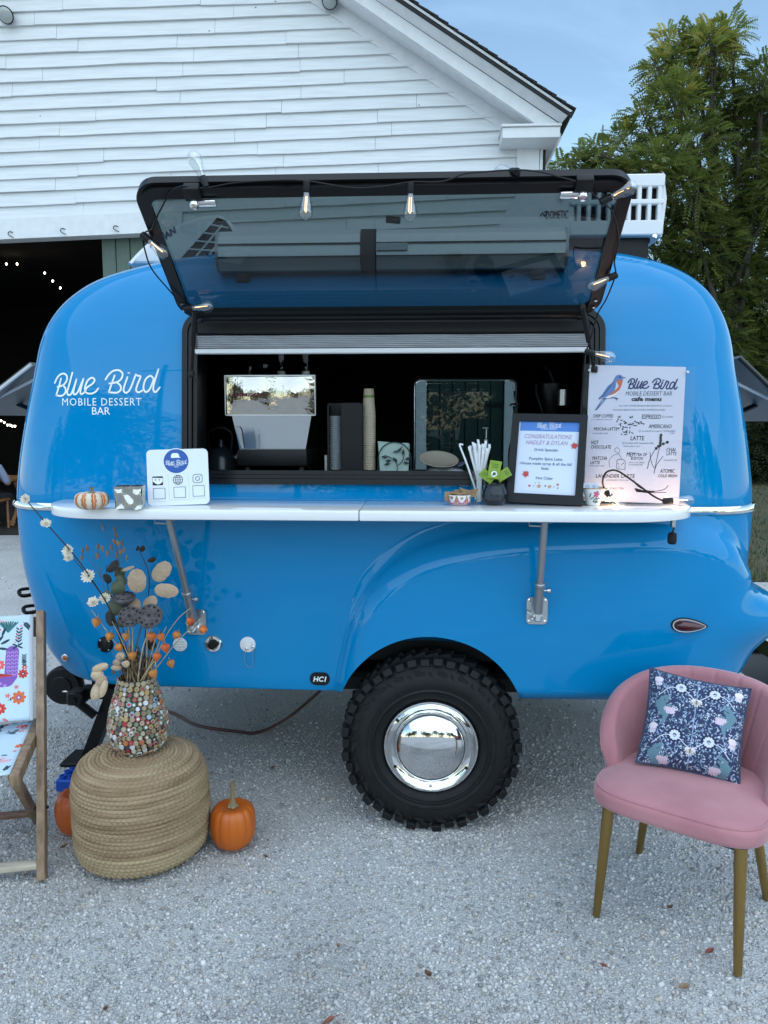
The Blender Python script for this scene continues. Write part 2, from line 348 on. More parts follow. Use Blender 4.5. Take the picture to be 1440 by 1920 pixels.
bp = nt.nodes.new('ShaderNodeBump'); bp.inputs['Strength'].default_value = 0.7; bp.inputs['Distance'].default_value = 0.007; l(vo.outputs['Distance'], bp.inputs['Height'])
bp2 = nt.nodes.new('ShaderNodeBump'); bp2.inputs['Strength'].default_value = 0.5; bp2.inputs['Distance'].default_value = 0.01; l(n2.outputs['Fac'], bp2.inputs['Height']); l(bp.outputs['Normal'], bp2.inputs['Normal']); bp.invert = True
l(bp2.outputs['Normal'], b.inputs['Normal'])
np_mesh('gravel_ground', np.stack([X.ravel(), Y.ravel(), Z.ravel()], 1), F, m_ground, smooth=True, kind='structure')

# crushed stones lying on it: tens of thousands, one object
m_stone = bpy.data.materials.new('crushed_stone'); m_stone.use_nodes = True; nt = m_stone.node_tree; b = nt.nodes['Principled BSDF']; l = nt.links.new
g = nt.nodes.new('ShaderNodeNewGeometry'); r1 = nt.nodes.new('ShaderNodeValToRGB'); e = r1.color_ramp.elements
e[0].color = (0.23, 0.228, 0.22, 1); e[1].color = (0.72, 0.71, 0.70, 1); q = e.new(.3); q.color = (0.43, 0.425, 0.415, 1); q = e.new(.75); q.color = (0.60, 0.595, 0.58, 1); q = e.new(.9); q.color = (0.45, 0.40, 0.33, 1)
l(g.outputs['Random Per Island'], r1.inputs['Fac']); tcs = nt.nodes.new('ShaderNodeTexCoord'); ns = nt.nodes.new('ShaderNodeTexNoise'); ns.inputs['Scale'].default_value = 1.3; ns.inputs['Detail'].default_value = 5; l(tcs.outputs['Object'], ns.inputs['Vector']); mrs = nt.nodes.new('ShaderNodeMapRange'); mrs.inputs['From Min'].default_value = .3; mrs.inputs['From Max'].default_value = .7; mrs.inputs['To Min'].default_value = .82; mrs.inputs['To Max'].default_value = 1.28; l(ns.outputs['Fac'], mrs.inputs['Value']); vms = nt.nodes.new('ShaderNodeVectorMath'); vms.operation = 'SCALE'; l(r1.outputs['Color'], vms.inputs[0]); l(mrs.outputs['Result'], vms.inputs['Scale']); l(vms.outputs['Vector'], b.inputs['Base Color']); b.inputs['Roughness'].default_value = 0.85; b.inputs['Specular IOR Level'].default_value = 0.3
def stones(n, ylo, yhi, smin, smax):
    y = nrg.uniform(0, 1, n) ** 1.25 * (yhi - ylo) + ylo; half = (y - CAM_Y) * 0.56 + 0.25; x = nrg.uniform(-1, 1, n) * half
    keep = ~((np.abs(x) < 1.4) & (y > 0.5) & (nrg.uniform(0, 1, n) < 0.5)); x, y = x[keep], y[keep]; pk = np.sin(2.3 * x + 1.1 * y) * np.sin(1.7 * y - .8 * x + 1) + .6 * np.sin(5.1 * x - 3.3 * y) * np.cos(4.2 * y + 1.9 * x); keep = nrg.uniform(0, 1, len(x)) < np.clip(.80 + .30 * pk, .33, 1); x, y = x[keep], y[keep]; n = len(x)
    s = smin + (smax - smin) * nrg.uniform(0, 1, n) ** 2.6
    base = np.array([(-1, -1, -1), (1, -1, -1), (1, 1, -1), (-1, 1, -1), (-.8, -.8, 1), (.8, -.8, 1), (.8, .8, 1), (-.8, .8, 1)], float) * 0.5
    V = base[None] * nrg.uniform(0.55, 1.3, (n, 8, 3)) * s[:, None, None] * np.stack([np.ones(n), nrg.uniform(.6, 1, n), nrg.uniform(.45, .8, n)], 1)[:, None, :]
    a = nrg.uniform(0, 6.28, n); t = nrg.normal(0, .35, n); ca, sa, ct, st = np.cos(a), np.sin(a), np.cos(t), np.sin(t)
    x1 = V[..., 0] * ct[:, None] + V[..., 2] * st[:, None]; z1 = -V[..., 0] * st[:, None] + V[..., 2] * ct[:, None]
    V = np.stack([x1 * ca[:, None] - V[..., 1] * sa[:, None], x1 * sa[:, None] + V[..., 1] * ca[:, None], z1], -1)
    V[..., 0] += x[:, None]; V[..., 1] += y[:, None]; V[..., 2] += (ground_h(x, y) + s * 0.14)[:, None]
    q = np.array([(0, 3, 2, 1), (4, 5, 6, 7), (0, 1, 5, 4), (1, 2, 6, 5), (2, 3, 7, 6), (3, 0, 4, 7)])
    return V.reshape(-1, 3), (q[None] + (np.arange(n) * 8)[:, None, None]).reshape(-1, 4)
V1, F1 = stones(125000, -1.35, 0.9, 0.0032, 0.0125); V2, F2 = stones(30000, 0.4, 7.3, 0.006, 0.017); V3, F3 = stones(3800, -1.35, 2.5, 0.011, 0.021)
np_mesh('gravel', np.concatenate([V1, V2, V3]), np.concatenate([F1, F2 + len(V1), F3 + len(V1) + len(V2)]), m_stone, kind='stuff', label='loose pale grey crushed stone covering the yard')

# lawn beyond the trailer's tail
m_soil = pm('lawn_soil', (0.035, 0.045, 0.018), 0.95, col2=(0.085, 0.075, 0.035), vscale=1.6, bump=0.8, bscale=40)
MB().add([(3.3, 4.7, 0.012), (60, 4.2, 0.012), (60, 90, 0.012), (3.3, 90, 0.012)], [(0, 1, 2, 3)]).build('lawn', m_soil, kind='structure')
m_grass = leaf_mat('grass_blade', (0.030, 0.055, 0.014), (0.10, 0.11, 0.035), (0.22, 0.16, 0.06), 0.2)
n = 26000; x = nrg.uniform(3.4, 12, n); y = 4.7 + nrg.uniform(0, 1, n) ** 1.6 * 16; a = nrg.uniform(0, 6.28, n); hgt = nrg.uniform(.03, .11, n); wd = nrg.uniform(.004, .010, n)
dx, dy = np.cos(a), np.sin(a); ln = nrg.uniform(.0, .07, n)
p = np.stack([np.stack([x - dy * wd, y + dx * wd, np.full(n, .01)], 1), np.stack([x + dy * wd, y - dx * wd, np.full(n, .01)], 1), np.stack([x + dx * ln, y + dy * ln, hgt], 1)], 1)
np_mesh('grass', p.reshape(-1, 3), np.arange(3 * n).reshape(-1, 3), m_grass, attrs={'tint': np.repeat(nrg.uniform(0, 1, n), 3)}, kind='stuff', label='short rough grass behind the trailer')

# fallen leaves on the gravel
m_leafs = [pm('brown_dry_leaf', (0.13, 0.065, 0.035), 0.7, var=0.3, vscale=60), pm('tan_dry_leaf', (0.25, 0.16, 0.09), 0.7, var=0.3, vscale=60), pm('red_dry_leaf', (0.22, 0.07, 0.04), 0.7, var=0.3, vscale=60)]
def fallen(px, py, s, k, lab):
    p = on_z(px, py, 0.012); a = rnd.uniform(0, 360); mb = MB(T(*p) @ RZ(a) @ RX(rnd.uniform(-14, 14)) @ RY(rnd.uniform(-14, 14)))
    out = [(-1, 0), (-.6, .35), (-.1, .5), (.4, .35), (1, 0), (.4, -.35), (-.1, -.5), (-.6, -.35)]
    vs = [(x * s, y * s, 0.012 * math.sin(3 * x + y * 5) * s / .03 * .4 + .004) for x, y in out] + [(0, 0, -.004)]
    mb.add(vs, [(i, (i + 1) % 8, 8) for i in range(8)]); mb.tube([(-s, 0, .003), (-1.6 * s, .1 * s, .002)], .0012, 5)
    mb.build('fallen_leaf', m_leafs[k], smooth=True, label=lab, cat='leaf', group='dry leaves fallen on the gravel')
for a in ((803, 1826, .020, 0, 'curled dark brown leaf on the open gravel at the front centre'), (1256, 1701, .015, 0, 'small brown leaf under the middle of the pink chair'), (1331, 1784, .019, 2, 'reddish leaf between the pink chair\'s two right legs'),
          (1130, 1810, .014, 2, 'small red brown leaf in front of the chair\'s left leg'), (498, 1606, .013, 0, 'tiny brown leaf right of the orange pumpkin'), (198, 1892, .013, 0, 'narrow dark leaf at the bottom left of the gravel'),
          (616, 1915, .021, 2, 'reddish leaf at the bottom edge of the gravel'), (1283, 1850, .020, 1, 'tan upright leaf at the bottom right of the gravel'), (121, 1587, .020, 0, 'dark curled leaf beside the jute pouf\'s left foot'), (634, 1774, .012, 1, 'tiny tan leaf below the big wheel'),
          (511, 1440, .014, 0, 'dark leaf in the shade under the trailer'), (1152, 1262, .014, 0, 'dark leaf far under the trailer\'s tail')):
    fallen(*a)

# ================================================================== TREES
def frond_cloud(centres, n, flen, leaflets, spread=(0.35, 1.0), droop=0.5, wid=0.16):
    C = np.array([c[:3] for c in centres]); S = np.array([c[3:6] for c in centres]); TT = np.array([c[6] if len(c) > 6 else .5 for c in centres])
    vol = (S[:, 0] * S[:, 2]); k = nrg.choice(len(C), n, p=vol / vol.sum())
    d = nrg.normal(0, 1, (n, 3)); d /= np.linalg.norm(d, axis=1)[:, None]; rr = spread[0] + (spread[1] - spread[0]) * nrg.uniform(0, 1, n) ** .6
    P = C[k] + d * S[k] * rr[:, None]
    u = d * np.array([1, 1, .45]) + nrg.normal(0, .45, (n, 3)); u[:, 2] += .1; u /= np.linalg.norm(u, axis=1)[:, None]
    L_ = flen * nrg.uniform(.65, 1.2, n)
    side = np.cross(u, np.array([0, 0, 1.0])); side /= (np.linalg.norm(side, axis=1)[:, None] + 1e-6)
    roll = nrg.normal(0, .5, n); up = np.cross(side, u); side = side * np.cos(roll)[:, None] + up * np.sin(roll)[:, None]
    m = leaflets; V = []; tint = []
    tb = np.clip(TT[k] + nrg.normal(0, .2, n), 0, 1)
    for i in range(m):
        t = (i + .7) / m; q = P + u * (L_ * t)[:, None]; q[:, 2] -= droop * L_ * t * t
        ll = (L_ * wid * 1.75 * (1.0 - .55 * abs(t - .45)) )[:, None]; lw = ll * .24
        for sg in (-1, 1):
            dirv = side * sg * .86 + u * .42 + np.array([0, 0, -.30]); dirv /= np.linalg.norm(dirv, axis=1)[:, None]
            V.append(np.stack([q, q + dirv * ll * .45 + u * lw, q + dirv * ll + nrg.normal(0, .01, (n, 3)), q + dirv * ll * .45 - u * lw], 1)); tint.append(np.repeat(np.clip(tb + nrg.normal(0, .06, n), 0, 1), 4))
    V = np.concatenate(V).reshape(-1, 3); return V, np.arange(len(V)).reshape(-1, 4), np.concatenate(tint)
m_bark = pm('grey_brown_bark', (0.055, 0.045, 0.035), 0.9, var=0.35, vscale=14, bump=0.8, bscale=40, stretch=(1, 1, .2))
def tree(name, label, lobes, dep, base_px, n, flen, leaflets, mat, group=None, trunk_r=.22, droop=.5):
    b = atd(base_px, 900, dep); base = Vector((b.x, b.y, 0)); t = empty(name, base, label, 'tree', group)
    C = []
    for (px, py, rx, ry, tint) in lobes:
        dd = dep + rnd.uniform(-1.2, 1.2) * dep / 25; c = atd(px, py, dd); k = dd / FPX; C.append((c.x, c.y, c.z, rx * k, rx * k * .9, ry * k, tint))
    tr = MB(); top = Vector((np.mean([c[0] for c in C]), base.y, max(c[2] for c in C) * .8)); fork = base.lerp(top, .3); fork.x = base.x * .7 + top.x * .3
    tr.tube(catmull([base, base.lerp(fork, .5) + Vector((.1, 0, 0)), fork, fork.lerp(top, .5) + Vector((.25, 0, 0)), top], 5), [trunk_r * (1 - .042 * i) for i in range(21)], 10)
    for c in C:
        e_ = Vector(c[:3]); s_ = fork.lerp(top, rnd.uniform(0, .5)); mid = s_.lerp(e_, .5) + Vector((rnd.uniform(-.3, .3), 0, rnd.uniform(0, .5)))
        P = catmull([s_, mid, e_], 5); tr.tube(P, [trunk_r * .42 * (1 - i / (len(P) + 1)) + .01 for i in range(len(P))], 6)
        for _ in range(4):
            e2 = e_ + Vector((rnd.uniform(-1, 1) * c[3], rnd.uniform(-1, 1) * c[4], rnd.uniform(-.3, .9) * c[5])); tr.tube(catmull([mid.lerp(e_, .6), e_.lerp(e2, .5), e2], 4), [.03, .028, .025, .022, .02, .017, .014, .01, .006], 5)
    tr.build('trunk', m_bark, t)
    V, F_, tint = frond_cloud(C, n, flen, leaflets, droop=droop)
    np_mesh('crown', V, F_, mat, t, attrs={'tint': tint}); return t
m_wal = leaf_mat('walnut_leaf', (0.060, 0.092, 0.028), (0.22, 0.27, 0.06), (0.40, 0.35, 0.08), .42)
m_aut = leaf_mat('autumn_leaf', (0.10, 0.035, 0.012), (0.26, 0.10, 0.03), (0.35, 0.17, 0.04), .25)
m_shr = leaf_mat('understory_leaf', (0.012, 0.024, 0.010), (0.045, 0.065, 0.020), None, .2)
m_grn = leaf_mat('distant_leaf', (0.03, 0.05, 0.015), (0.12, 0.11, 0.025), (0.36, 0.20, 0.045), .2)
tree('walnut_tree', 'tall feathery leaved tree rising behind the trailer beside the barn', [  # last lobe value paints the upper left sunlit, low and right lobes shaded
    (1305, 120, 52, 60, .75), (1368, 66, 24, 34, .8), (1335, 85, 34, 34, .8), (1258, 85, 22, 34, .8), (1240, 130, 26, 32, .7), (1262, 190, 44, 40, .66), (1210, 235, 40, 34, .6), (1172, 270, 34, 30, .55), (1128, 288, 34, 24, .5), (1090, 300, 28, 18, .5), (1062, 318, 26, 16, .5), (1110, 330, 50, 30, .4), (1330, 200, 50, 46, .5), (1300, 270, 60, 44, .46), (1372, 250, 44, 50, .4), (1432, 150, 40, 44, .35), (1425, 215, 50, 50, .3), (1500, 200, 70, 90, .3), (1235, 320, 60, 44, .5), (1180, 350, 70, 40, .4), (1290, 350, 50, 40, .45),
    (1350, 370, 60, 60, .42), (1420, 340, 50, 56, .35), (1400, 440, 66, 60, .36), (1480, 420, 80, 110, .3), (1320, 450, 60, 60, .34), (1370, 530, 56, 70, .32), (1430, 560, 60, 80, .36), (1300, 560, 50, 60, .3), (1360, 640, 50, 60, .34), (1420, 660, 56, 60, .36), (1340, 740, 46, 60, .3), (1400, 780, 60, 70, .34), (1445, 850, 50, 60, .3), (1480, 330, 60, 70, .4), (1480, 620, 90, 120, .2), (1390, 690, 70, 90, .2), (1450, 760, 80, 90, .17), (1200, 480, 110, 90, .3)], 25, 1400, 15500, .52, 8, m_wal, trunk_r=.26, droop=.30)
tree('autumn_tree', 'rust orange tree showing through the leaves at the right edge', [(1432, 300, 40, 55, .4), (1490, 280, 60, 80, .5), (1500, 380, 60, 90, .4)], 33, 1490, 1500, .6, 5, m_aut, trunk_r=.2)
tree('shrub', 'dark leafy shrub low behind the trailer\'s tail at the lawn edge', [(1400, 810, 70, 75, .3), (1460, 830, 80, 80, .4), (1540, 820, 90, 90, .5), (1350, 840, 60, 70, .3)], 21, 1440, 4200, .42, 6, m_shr, trunk_r=.08, droop=.3)
cs = [(4 + 4.2 * i + rnd.uniform(-1, 1), 46 + rnd.uniform(-3, 3), rnd.uniform(2, 4.5), 3.6, 2.5, rnd.uniform(2.5, 4.5), rnd.uniform(.2, .6)) for i in range(16)]
V, F_, tint = frond_cloud(cs, 5200, 1.5, 4, wid=.3); np_mesh('woodland', V, F_, m_shr, attrs={'tint': tint}, kind='stuff', label='dark far off wood edge beyond the lawn')
# the far side of the yard, behind the photographer: what the paint and chrome mirror
for i in range(14):
    x0 = -38 + i * 5.8 + rnd.uniform(-1.5, 1.5); y0 = -30 + rnd.uniform(-3, 3) - 3 * math.cos(i); h = rnd.uniform(5.5, 9.0); t = empty('yard_tree', (x0, y0, 0), 'bushy tree of the row that lines the far side of the yard', 'tree', 'trees across the yard')
    MB().tube([(x0, y0, 0), (x0 + .1, y0, h * .5), (x0, y0, h * .8)], [.2, .15, .06], 8).build('trunk', m_bark, t)
    cs = [(x0 + rnd.uniform(-2, 2), y0 + rnd.uniform(-1, 1), h * rnd.uniform(.35, .8), rnd.uniform(1.6, 2.8), 1.8, rnd.uniform(1.2, 2.2), rnd.choice([.1, .4, .8, 1.0])) for _ in range(6)]
    V, F_, tint = frond_cloud(cs, 900, .9, 3, wid=.3); np_mesh('crown', V, F_, m_grn, t, attrs={'tint': tint})
t = empty('utility_pole', (-13, -26, 0), 'wooden utility pole with cross arm across the yard', 'utility pole'); MB().tube([(-13, -26, 0), (-13, -26, 10.5)], [.16, .11], 10).build('pole', m_bark, t); MB().box((-13, -26.15, 9.6), (2.4, .1, .14)).build('cross_arm', m_bark, t)
# ================================================================== BARN
MBN = T(0, 7.5, 0) @ RZ(-3.0)
def bl(px, py, Y=0.0): return in_frame(MBN, px, py, Y)
m_clap = pm('white_painted_clapboard', (0.64, 0.655, 0.665), 0.62, var=0.075, vscale=4, stretch=(.5, 1, 9), bump=0.25, bscale=26, bdist=.004)
m_trim = pm('white_painted_trim', (0.66, 0.67, 0.68), 0.55, var=0.05, vscale=9, bump=0.15, bscale=40, bdist=.003)
# nail spots and small chips in the paint
_nt = m_clap.node_tree; _b = _nt.nodes['Principled BSDF']; _src = _b.inputs['Base Color'].links[0].from_socket; _tc = _nt.nodes.new('ShaderNodeTexCoord'); _v = _nt.nodes.new('ShaderNodeTexVoronoi'); _v.inputs['Scale'].default_value = 2.6; _r = _nt.nodes.new('ShaderNodeValToRGB'); _r.color_ramp.elements[0].position = .022; _r.color_ramp.elements[1].position = .034; _r.color_ramp.elements[0].color = (.12, .11, .10, 1)
_m = _nt.nodes.new('ShaderNodeMixRGB'); _m.blend_type = 'MULTIPLY'; _m.inputs['Fac'].default_value = 1; _nt.links.new(_tc.outputs['Object'], _v.inputs['Vector']); _nt.links.new(_v.outputs['Distance'], _r.inputs['Fac']); _nt.links.new(_src, _m.inputs['Color1']); _nt.links.new(_r.outputs['Color'], _m.inputs['Color2']); _nt.links.new(_m.outputs['Color'], _b.inputs['Base Color'])
m_green = pm('dark_green_door_paint', (0.009, 0.034, 0.027), 0.5, var=0.12, vscale=10, stretch=(3, 3, .3))
m_sage = pm('faded_green_door_paint', (0.085, 0.125, 0.10), 0.6, var=0.12, vscale=10, stretch=(3, 3, .3))
m_shing = pm('dark_asphalt_shingle', (0.028, 0.027, 0.027), 0.95, var=0.4, vscale=60, bump=0.5, bscale=200)
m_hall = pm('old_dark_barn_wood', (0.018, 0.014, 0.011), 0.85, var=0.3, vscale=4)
m_hook = pm('rusty_iron', (0.03, 0.024, 0.02), 0.6, 0.6)
bo = MBN @ Vector((0, 0.0, 0))
barn = empty('barn', (bo.x, bo.y, 0), 'large white clapboard barn with open doorway behind the blue trailer', 'barn', yaw=-3.0)
xcl = bl(968, 300).x; xcr = bl(1010, 300).x
pA, pB = bl(580, 0), bl(937, 238); slope = (pA.z - pB.z) / (pB.x - pA.x)        # rake line of the gable
def rake_x(z): return pB.x + (pB.z - z) / slope
ridge_x = -3.6
x_hdr = bl(345, 420).x; x_open = bl(180, 470).x; z_hdr_top = bl(0, 400).z; z_hdr_bot = bl(0, 452).z
dgx0, dgx1 = bl(800, 780).x, bl(944, 780).x
zz = 0.10; EXPO = 0.172; k = 0
def clap(x0, x1, z, tilt, xt1=None):
    nseg = max(3, int((x1 - x0) / .22)); mb = MB(MBN); vs = []; fs = []
    seed = rnd.uniform(0, 99); yj = rnd.uniform(-.003, .003)
    for i in range(nseg + 1):
        a = i / nseg; x = x0 + (x1 - x0) * a; xt = x0 + ((x1 if xt1 is None else xt1) - x0) * a
        bz = z + math.tan(R(tilt)) * (x + 1) + .010 * noise.noise(Vector((x * .9, seed, 0))) + .004 * noise.noise(Vector((x * 4, seed, 3)))
        tz = z + EXPO * 1.10 + math.tan(R(tilt)) * (xt + 1)
        w_ = .004 * noise.noise(Vector((x * 1.3, seed, 9)))
        vs += [(x, -.012 + yj, bz), (x, -.052 + yj + w_, bz), (x, -.048 + yj + w_, bz + .014), (xt, -.012 + yj, tz)]
    for i in range(nseg):
        q = i * 4; fs += [(q, q + 4, q + 5, q + 1), (q + 1, q + 5, q + 6, q + 2), (q + 2, q + 6, q + 7, q + 3)]
    fs += [(0, 1, 2, 3), (nseg * 4, nseg * 4 + 3, nseg * 4 + 2, nseg * 4 + 1)]
    mb.add(vs, fs); mb.build('siding_board', m_clap, barn, smooth=True, angle=30)
while zz < 9.4:
    tilt = 1.7 + (0.3 - 1.7) * min(1, max(0, (zz - 4.4) / 2.9)) if zz > 3.6 else 1.2 * zz / 3.6
    zmid = zz + EXPO * .5; spans = []
    if zz > z_hdr_top - .05:
        xr = min(xcl, rake_x(zz + .02)); xt = min(xcl, rake_x(zz + EXPO))
        if xr > ridge_x: spans.append((max(-9.25, 2 * ridge_x - rake_x(zz + EXPO)), xr + .03, xt + .03))
    else:
        xl = x_hdr if zz > 3.2 else x_hdr + .05; spans.append((-9.25, -7.25, None))
        if zz < 2.9: spans.append((xl, dgx0 - .16, None)); spans.append((dgx1 + .16, xcl, None))
        else: spans.append((xl, xcl, None))
    for (x0, x1, xt) in spans:
        cuts = [x0]
        while cuts[-1] < x1 - 2.2: cuts.append(cuts[-1] + rnd.uniform(1.3, 3.0))
        if x1 - cuts[-1] < .5 and len(cuts) > 1: cuts.pop()
        cuts.append(x1)
        for i in range(len(cuts) - 1):
            last = i == len(cuts) - 2
            clap(cuts[i] + .002, cuts[i + 1] - .002, zz + rnd.uniform(-.006, .006), tilt, xt if last else None)
    zz += EXPO
# sheathing behind the boards (keeps the wall closed), as separate panels round the openings
sh = MB(MBN)
sh.box((-3.55, .06, (z_hdr_top + 5.7) / 2), (11.4, .08, 5.7 - z_hdr_top)); sh.prism([(-8.6, 5.7), (xcr - .4, 5.7), (ridge_x, 9.3), (ridge_x - .1, 9.3)], -.10, -.02, RX(90))
sh.box(((x_hdr + dgx0) / 2, .06, z_hdr_top / 2), (dgx0 - x_hdr - .02, .08, z_hdr_top - .01)); sh.box(((dgx1 + xcl) / 2, .06, 2.0), (xcl - dgx1 - .02, .08, 4.0)); sh.box(((dgx0 + dgx1) / 2, .062, 3.6), (dgx1 - dgx0 + .02, .08, 1.2))
sh.box((ridge_x - 3, 14, 2.6), (14, .1, 5.2)); sh.box((xcr - .06, 7, 2.7), (.08, 13.8, 5.4))
sh.build('wall', m_hall, barn, smooth=False)
tb = MB(MBN); tb.rbox(((xcl + xcr) / 2, -.025, 2.9), (xcr - xcl, .07, 5.85), .004, 1); tb.rbox((xcr + .03, .12, 2.9), (.04, .30, 5.85), .004, 1); tb.build('corner_board', m_trim, barn)
# rake: frieze, soffit, fascia boards, crown, shingle edge
def along(lines, Y0, Y1): return None
def quad_strip(name, pts, mat, thick=.03):
    mb = MB(MBN); a, b_, c, d = [Vector(p) for p in pts]; nrm = (b_ - a).cross(d - a).normalized() * thick
    mb.add([a, b_, c, d, a + nrm, b_ + nrm, c + nrm, d + nrm], [(0, 3, 2, 1), (4, 5, 6, 7), (0, 1, 5, 4), (1, 2, 6, 5), (2, 3, 7, 6), (3, 0, 4, 7)]); return mb.build(name, mat, barn, smooth=False)
def rl(px, py, Y, dx): # point on the plane Y, moved dx along the rake
    p = bl(px, py, Y); return Vector((p.x + dx, p.y, p.z - dx * slope))
YF, YC = -.42, -.60
quad_strip('rake_frieze', [rl(580, 0, -.045, -4.2), rl(937, 240, -.045, .02), rl(958, 216, -.045, .25), rl(627, 0, -.045, -4.2)], m_trim, -.035)
up1 = rl(670, -4, YF, -4.2); lo1 = rl(1010, 236, YF, .02)
quad_strip('rake_soffit', [rl(627, 0, -.02, -4.2), rl(962, 222, -.02, .3), lo1 + Vector((0, .02, .012)), up1 + Vector((0, .02, .012))], m_trim, .02)
quad_strip('rake_fascia', [up1, lo1, rl(1052, 234, YF, 0), rl(708, 0, YF, -4.2)], m_trim, -.04)
quad_strip('rake_crown', [rl(708, 1, YF - .012, -4.2), rl(1052, 232, YF - .012, 0), rl(1069, 211, YC, 0), rl(757, 0, YC, -4.2)], m_trim, -.03)
quad_strip('drip_edge', [rl(757, -1, YC - .01, -4.2), rl(1069, 210, YC - .01, 0), rl(1074, 208, YC - .02, .0), rl(768, 0, YC - .02, -4.2)], m_trim, -.02)
rt = rl(1076, 208, YC - .05, .0); ang = math.degrees(math.atan(slope))
Lr = math.hypot(rt.x - ridge_x, (rt.x - ridge_x) * slope); MS = MBN @ T(rt.x, YC - .05, rt.z) @ RY(ang)      # local -X runs up the slope
sm = MB(); sm.rbox((-.10, .15, .006), (.20, .30, .012), .002, 1); shm = mesh_of(sm, m_shing, 'shingle', False)
for i in range(int(Lr / .145)):
    linked(shm, 'shingle', MS @ T(-.145 * i + .01, rnd.uniform(-.012, .006), .03 + rnd.uniform(0, .004)) @ RY(-4.5 + rnd.uniform(-1, 1)), barn)
rf = MB(MS); rf.box((-Lr / 2, 7.0, -.01), (Lr, 13.9, .07)); rf.build('roof', m_shing, barn, smooth=False)
zr = rt.z + (rt.x - ridge_x) * slope; MS2 = MBN @ T(ridge_x, YC - .05, zr) @ RY(-ang)
rf = MB(MS2); rf.box((-Lr / 2, 7.0, -.01), (Lr, 13.9, .07)); rf.build('roof', m_shing, barn, smooth=False)
# cornice return and side eave
c0 = bl(942, 239, YF - .03); c1 = bl(1050, 257, YF - .03); ct = MB(MBN); ct.rbox(((c0.x + c1.x) / 2, (YF - .03) / 2, (c0.z + c1.z) / 2), (c1.x - c0.x, -(YF - .03), c0.z - c1.z), .004, 1)
ct.rbox(((c0.x + c1.x) / 2 + .0, (YF - .03) / 2 - .012, c0.z + .018), (c1.x - c0.x + .03, -(YF - .03) + .03, .03), .004, 1); ct.build('cornice_return', m_trim, barn)
ev = MB(MBN); ev.prism([(xcr + .052, c1.z + .01), (c1.x - .004, c1.z + .01), (rt.x - .04, rt.z - .10), (rt.x - .05, rt.z - .04), (xcr + .05, rt.z + .1)], .05, -13.2, RX(90) @ T(0, 0, 0)); ev.build('eave', m_trim, barn, smooth=False)
# door header over the opening
hd = MB(MBN); x0 = -7.2; x1 = x_hdr
for (za, zb, ya, yb) in ((z_hdr_top - .12, z_hdr_top - .02, -.03, .10), (z_hdr_bot, z_hdr_top - .10, -.085, .14)):
    tl_ = math.tan(R(1.7)); vs = [(x, y, z + tl_ * (x + 5.4)) for x in (x0, x1) for y in (ya, yb) for z in (za, zb)]
    hd.add(vs, [(0, 1, 3, 2), (4, 6, 7, 5), (0, 4, 5, 1), (2, 3, 7, 6), (0, 2, 6, 4), (1, 5, 7, 3)])
hd.build('door_header', m_trim, barn, smooth=False)
for px, py in ((22, 440), (120, 434), (219, 429), (-70, 445)):
    p = bl(px, py, -.09); h_ = MB(MBN); h_.tube(catmull([p + Vector((.02, .01, .03)), p + Vector((-.02, -.02, .035)), p + Vector((-.035, -.03, .0)), p + Vector((.0, -.03, -.03)), p + Vector((.04, -.03, -.045))], 4), .006, 6); h_.build('hook', m_hook, barn)
# green sliding door leaf beside the opening, dark green door further right
def board_door(name, xa, xb, z0, z1, y, mat, bw, battens=()):
    d = MB(MBN); d.box(((xa + xb) / 2, y + .045, (z0 + z1) / 2), (xb - xa - .01, .02, z1 - z0 - .01)); o = d.build(name, mat, barn, smooth=False)
    nb = max(2, round((xb - xa) / bw)); wv = (xb - xa) / nb
    for i in range(nb):
        p = MB(MBN); p.rbox((xa + wv * (i + .5), y + rnd.uniform(-.002, .002), (z0 + z1) / 2), (wv - .012, .03, z1 - z0), .004, 1); p.build('door_board', mat, o)
    return o
board_door('sliding_door', x_open, x_hdr - .02, .12, z_hdr_bot + .15, .20, m_sage, .20)
gd = board_door('green_door', dgx0, dgx1, .10, 2.95, .05, m_green, .19)
hg = MB(MBN); p = bl(925, 760, .02); hg.prism([(dgx1 - .32, p.z - .012), (dgx1 - .02, p.z - .045), (dgx1 - .02, p.z + .045), (dgx1 - .32, p.z + .012)], -.045, -.03, RX(90)); hg.build('hinge', m_black_metal, gd)
for xa, xb in ((dgx0 - .15, dgx0 - .005), (dgx1 + .005, dgx1 + .15)):
    MB(MBN).rbox(((xa + xb) / 2, -.03, 1.55), (xb - xa, .08, 2.9), .004, 1).build('door_trim', m_trim, barn)
MB(MBN).rbox(((dgx0 + dgx1) / 2, -.032, 3.06), (dgx1 - dgx0 + .36, .085, .14), .004, 1).build('door_trim', m_trim, barn)
MB(MBN).rbox((-7.22, -.03, 2.15), (.14, .09, 4.2), .004, 1).build('door_trim', m_trim, barn); MB(MBN).rbox((-9.30, -.025, 2.8), (.16, .07, 5.6), .004, 1).build('corner_board', m_trim, barn)
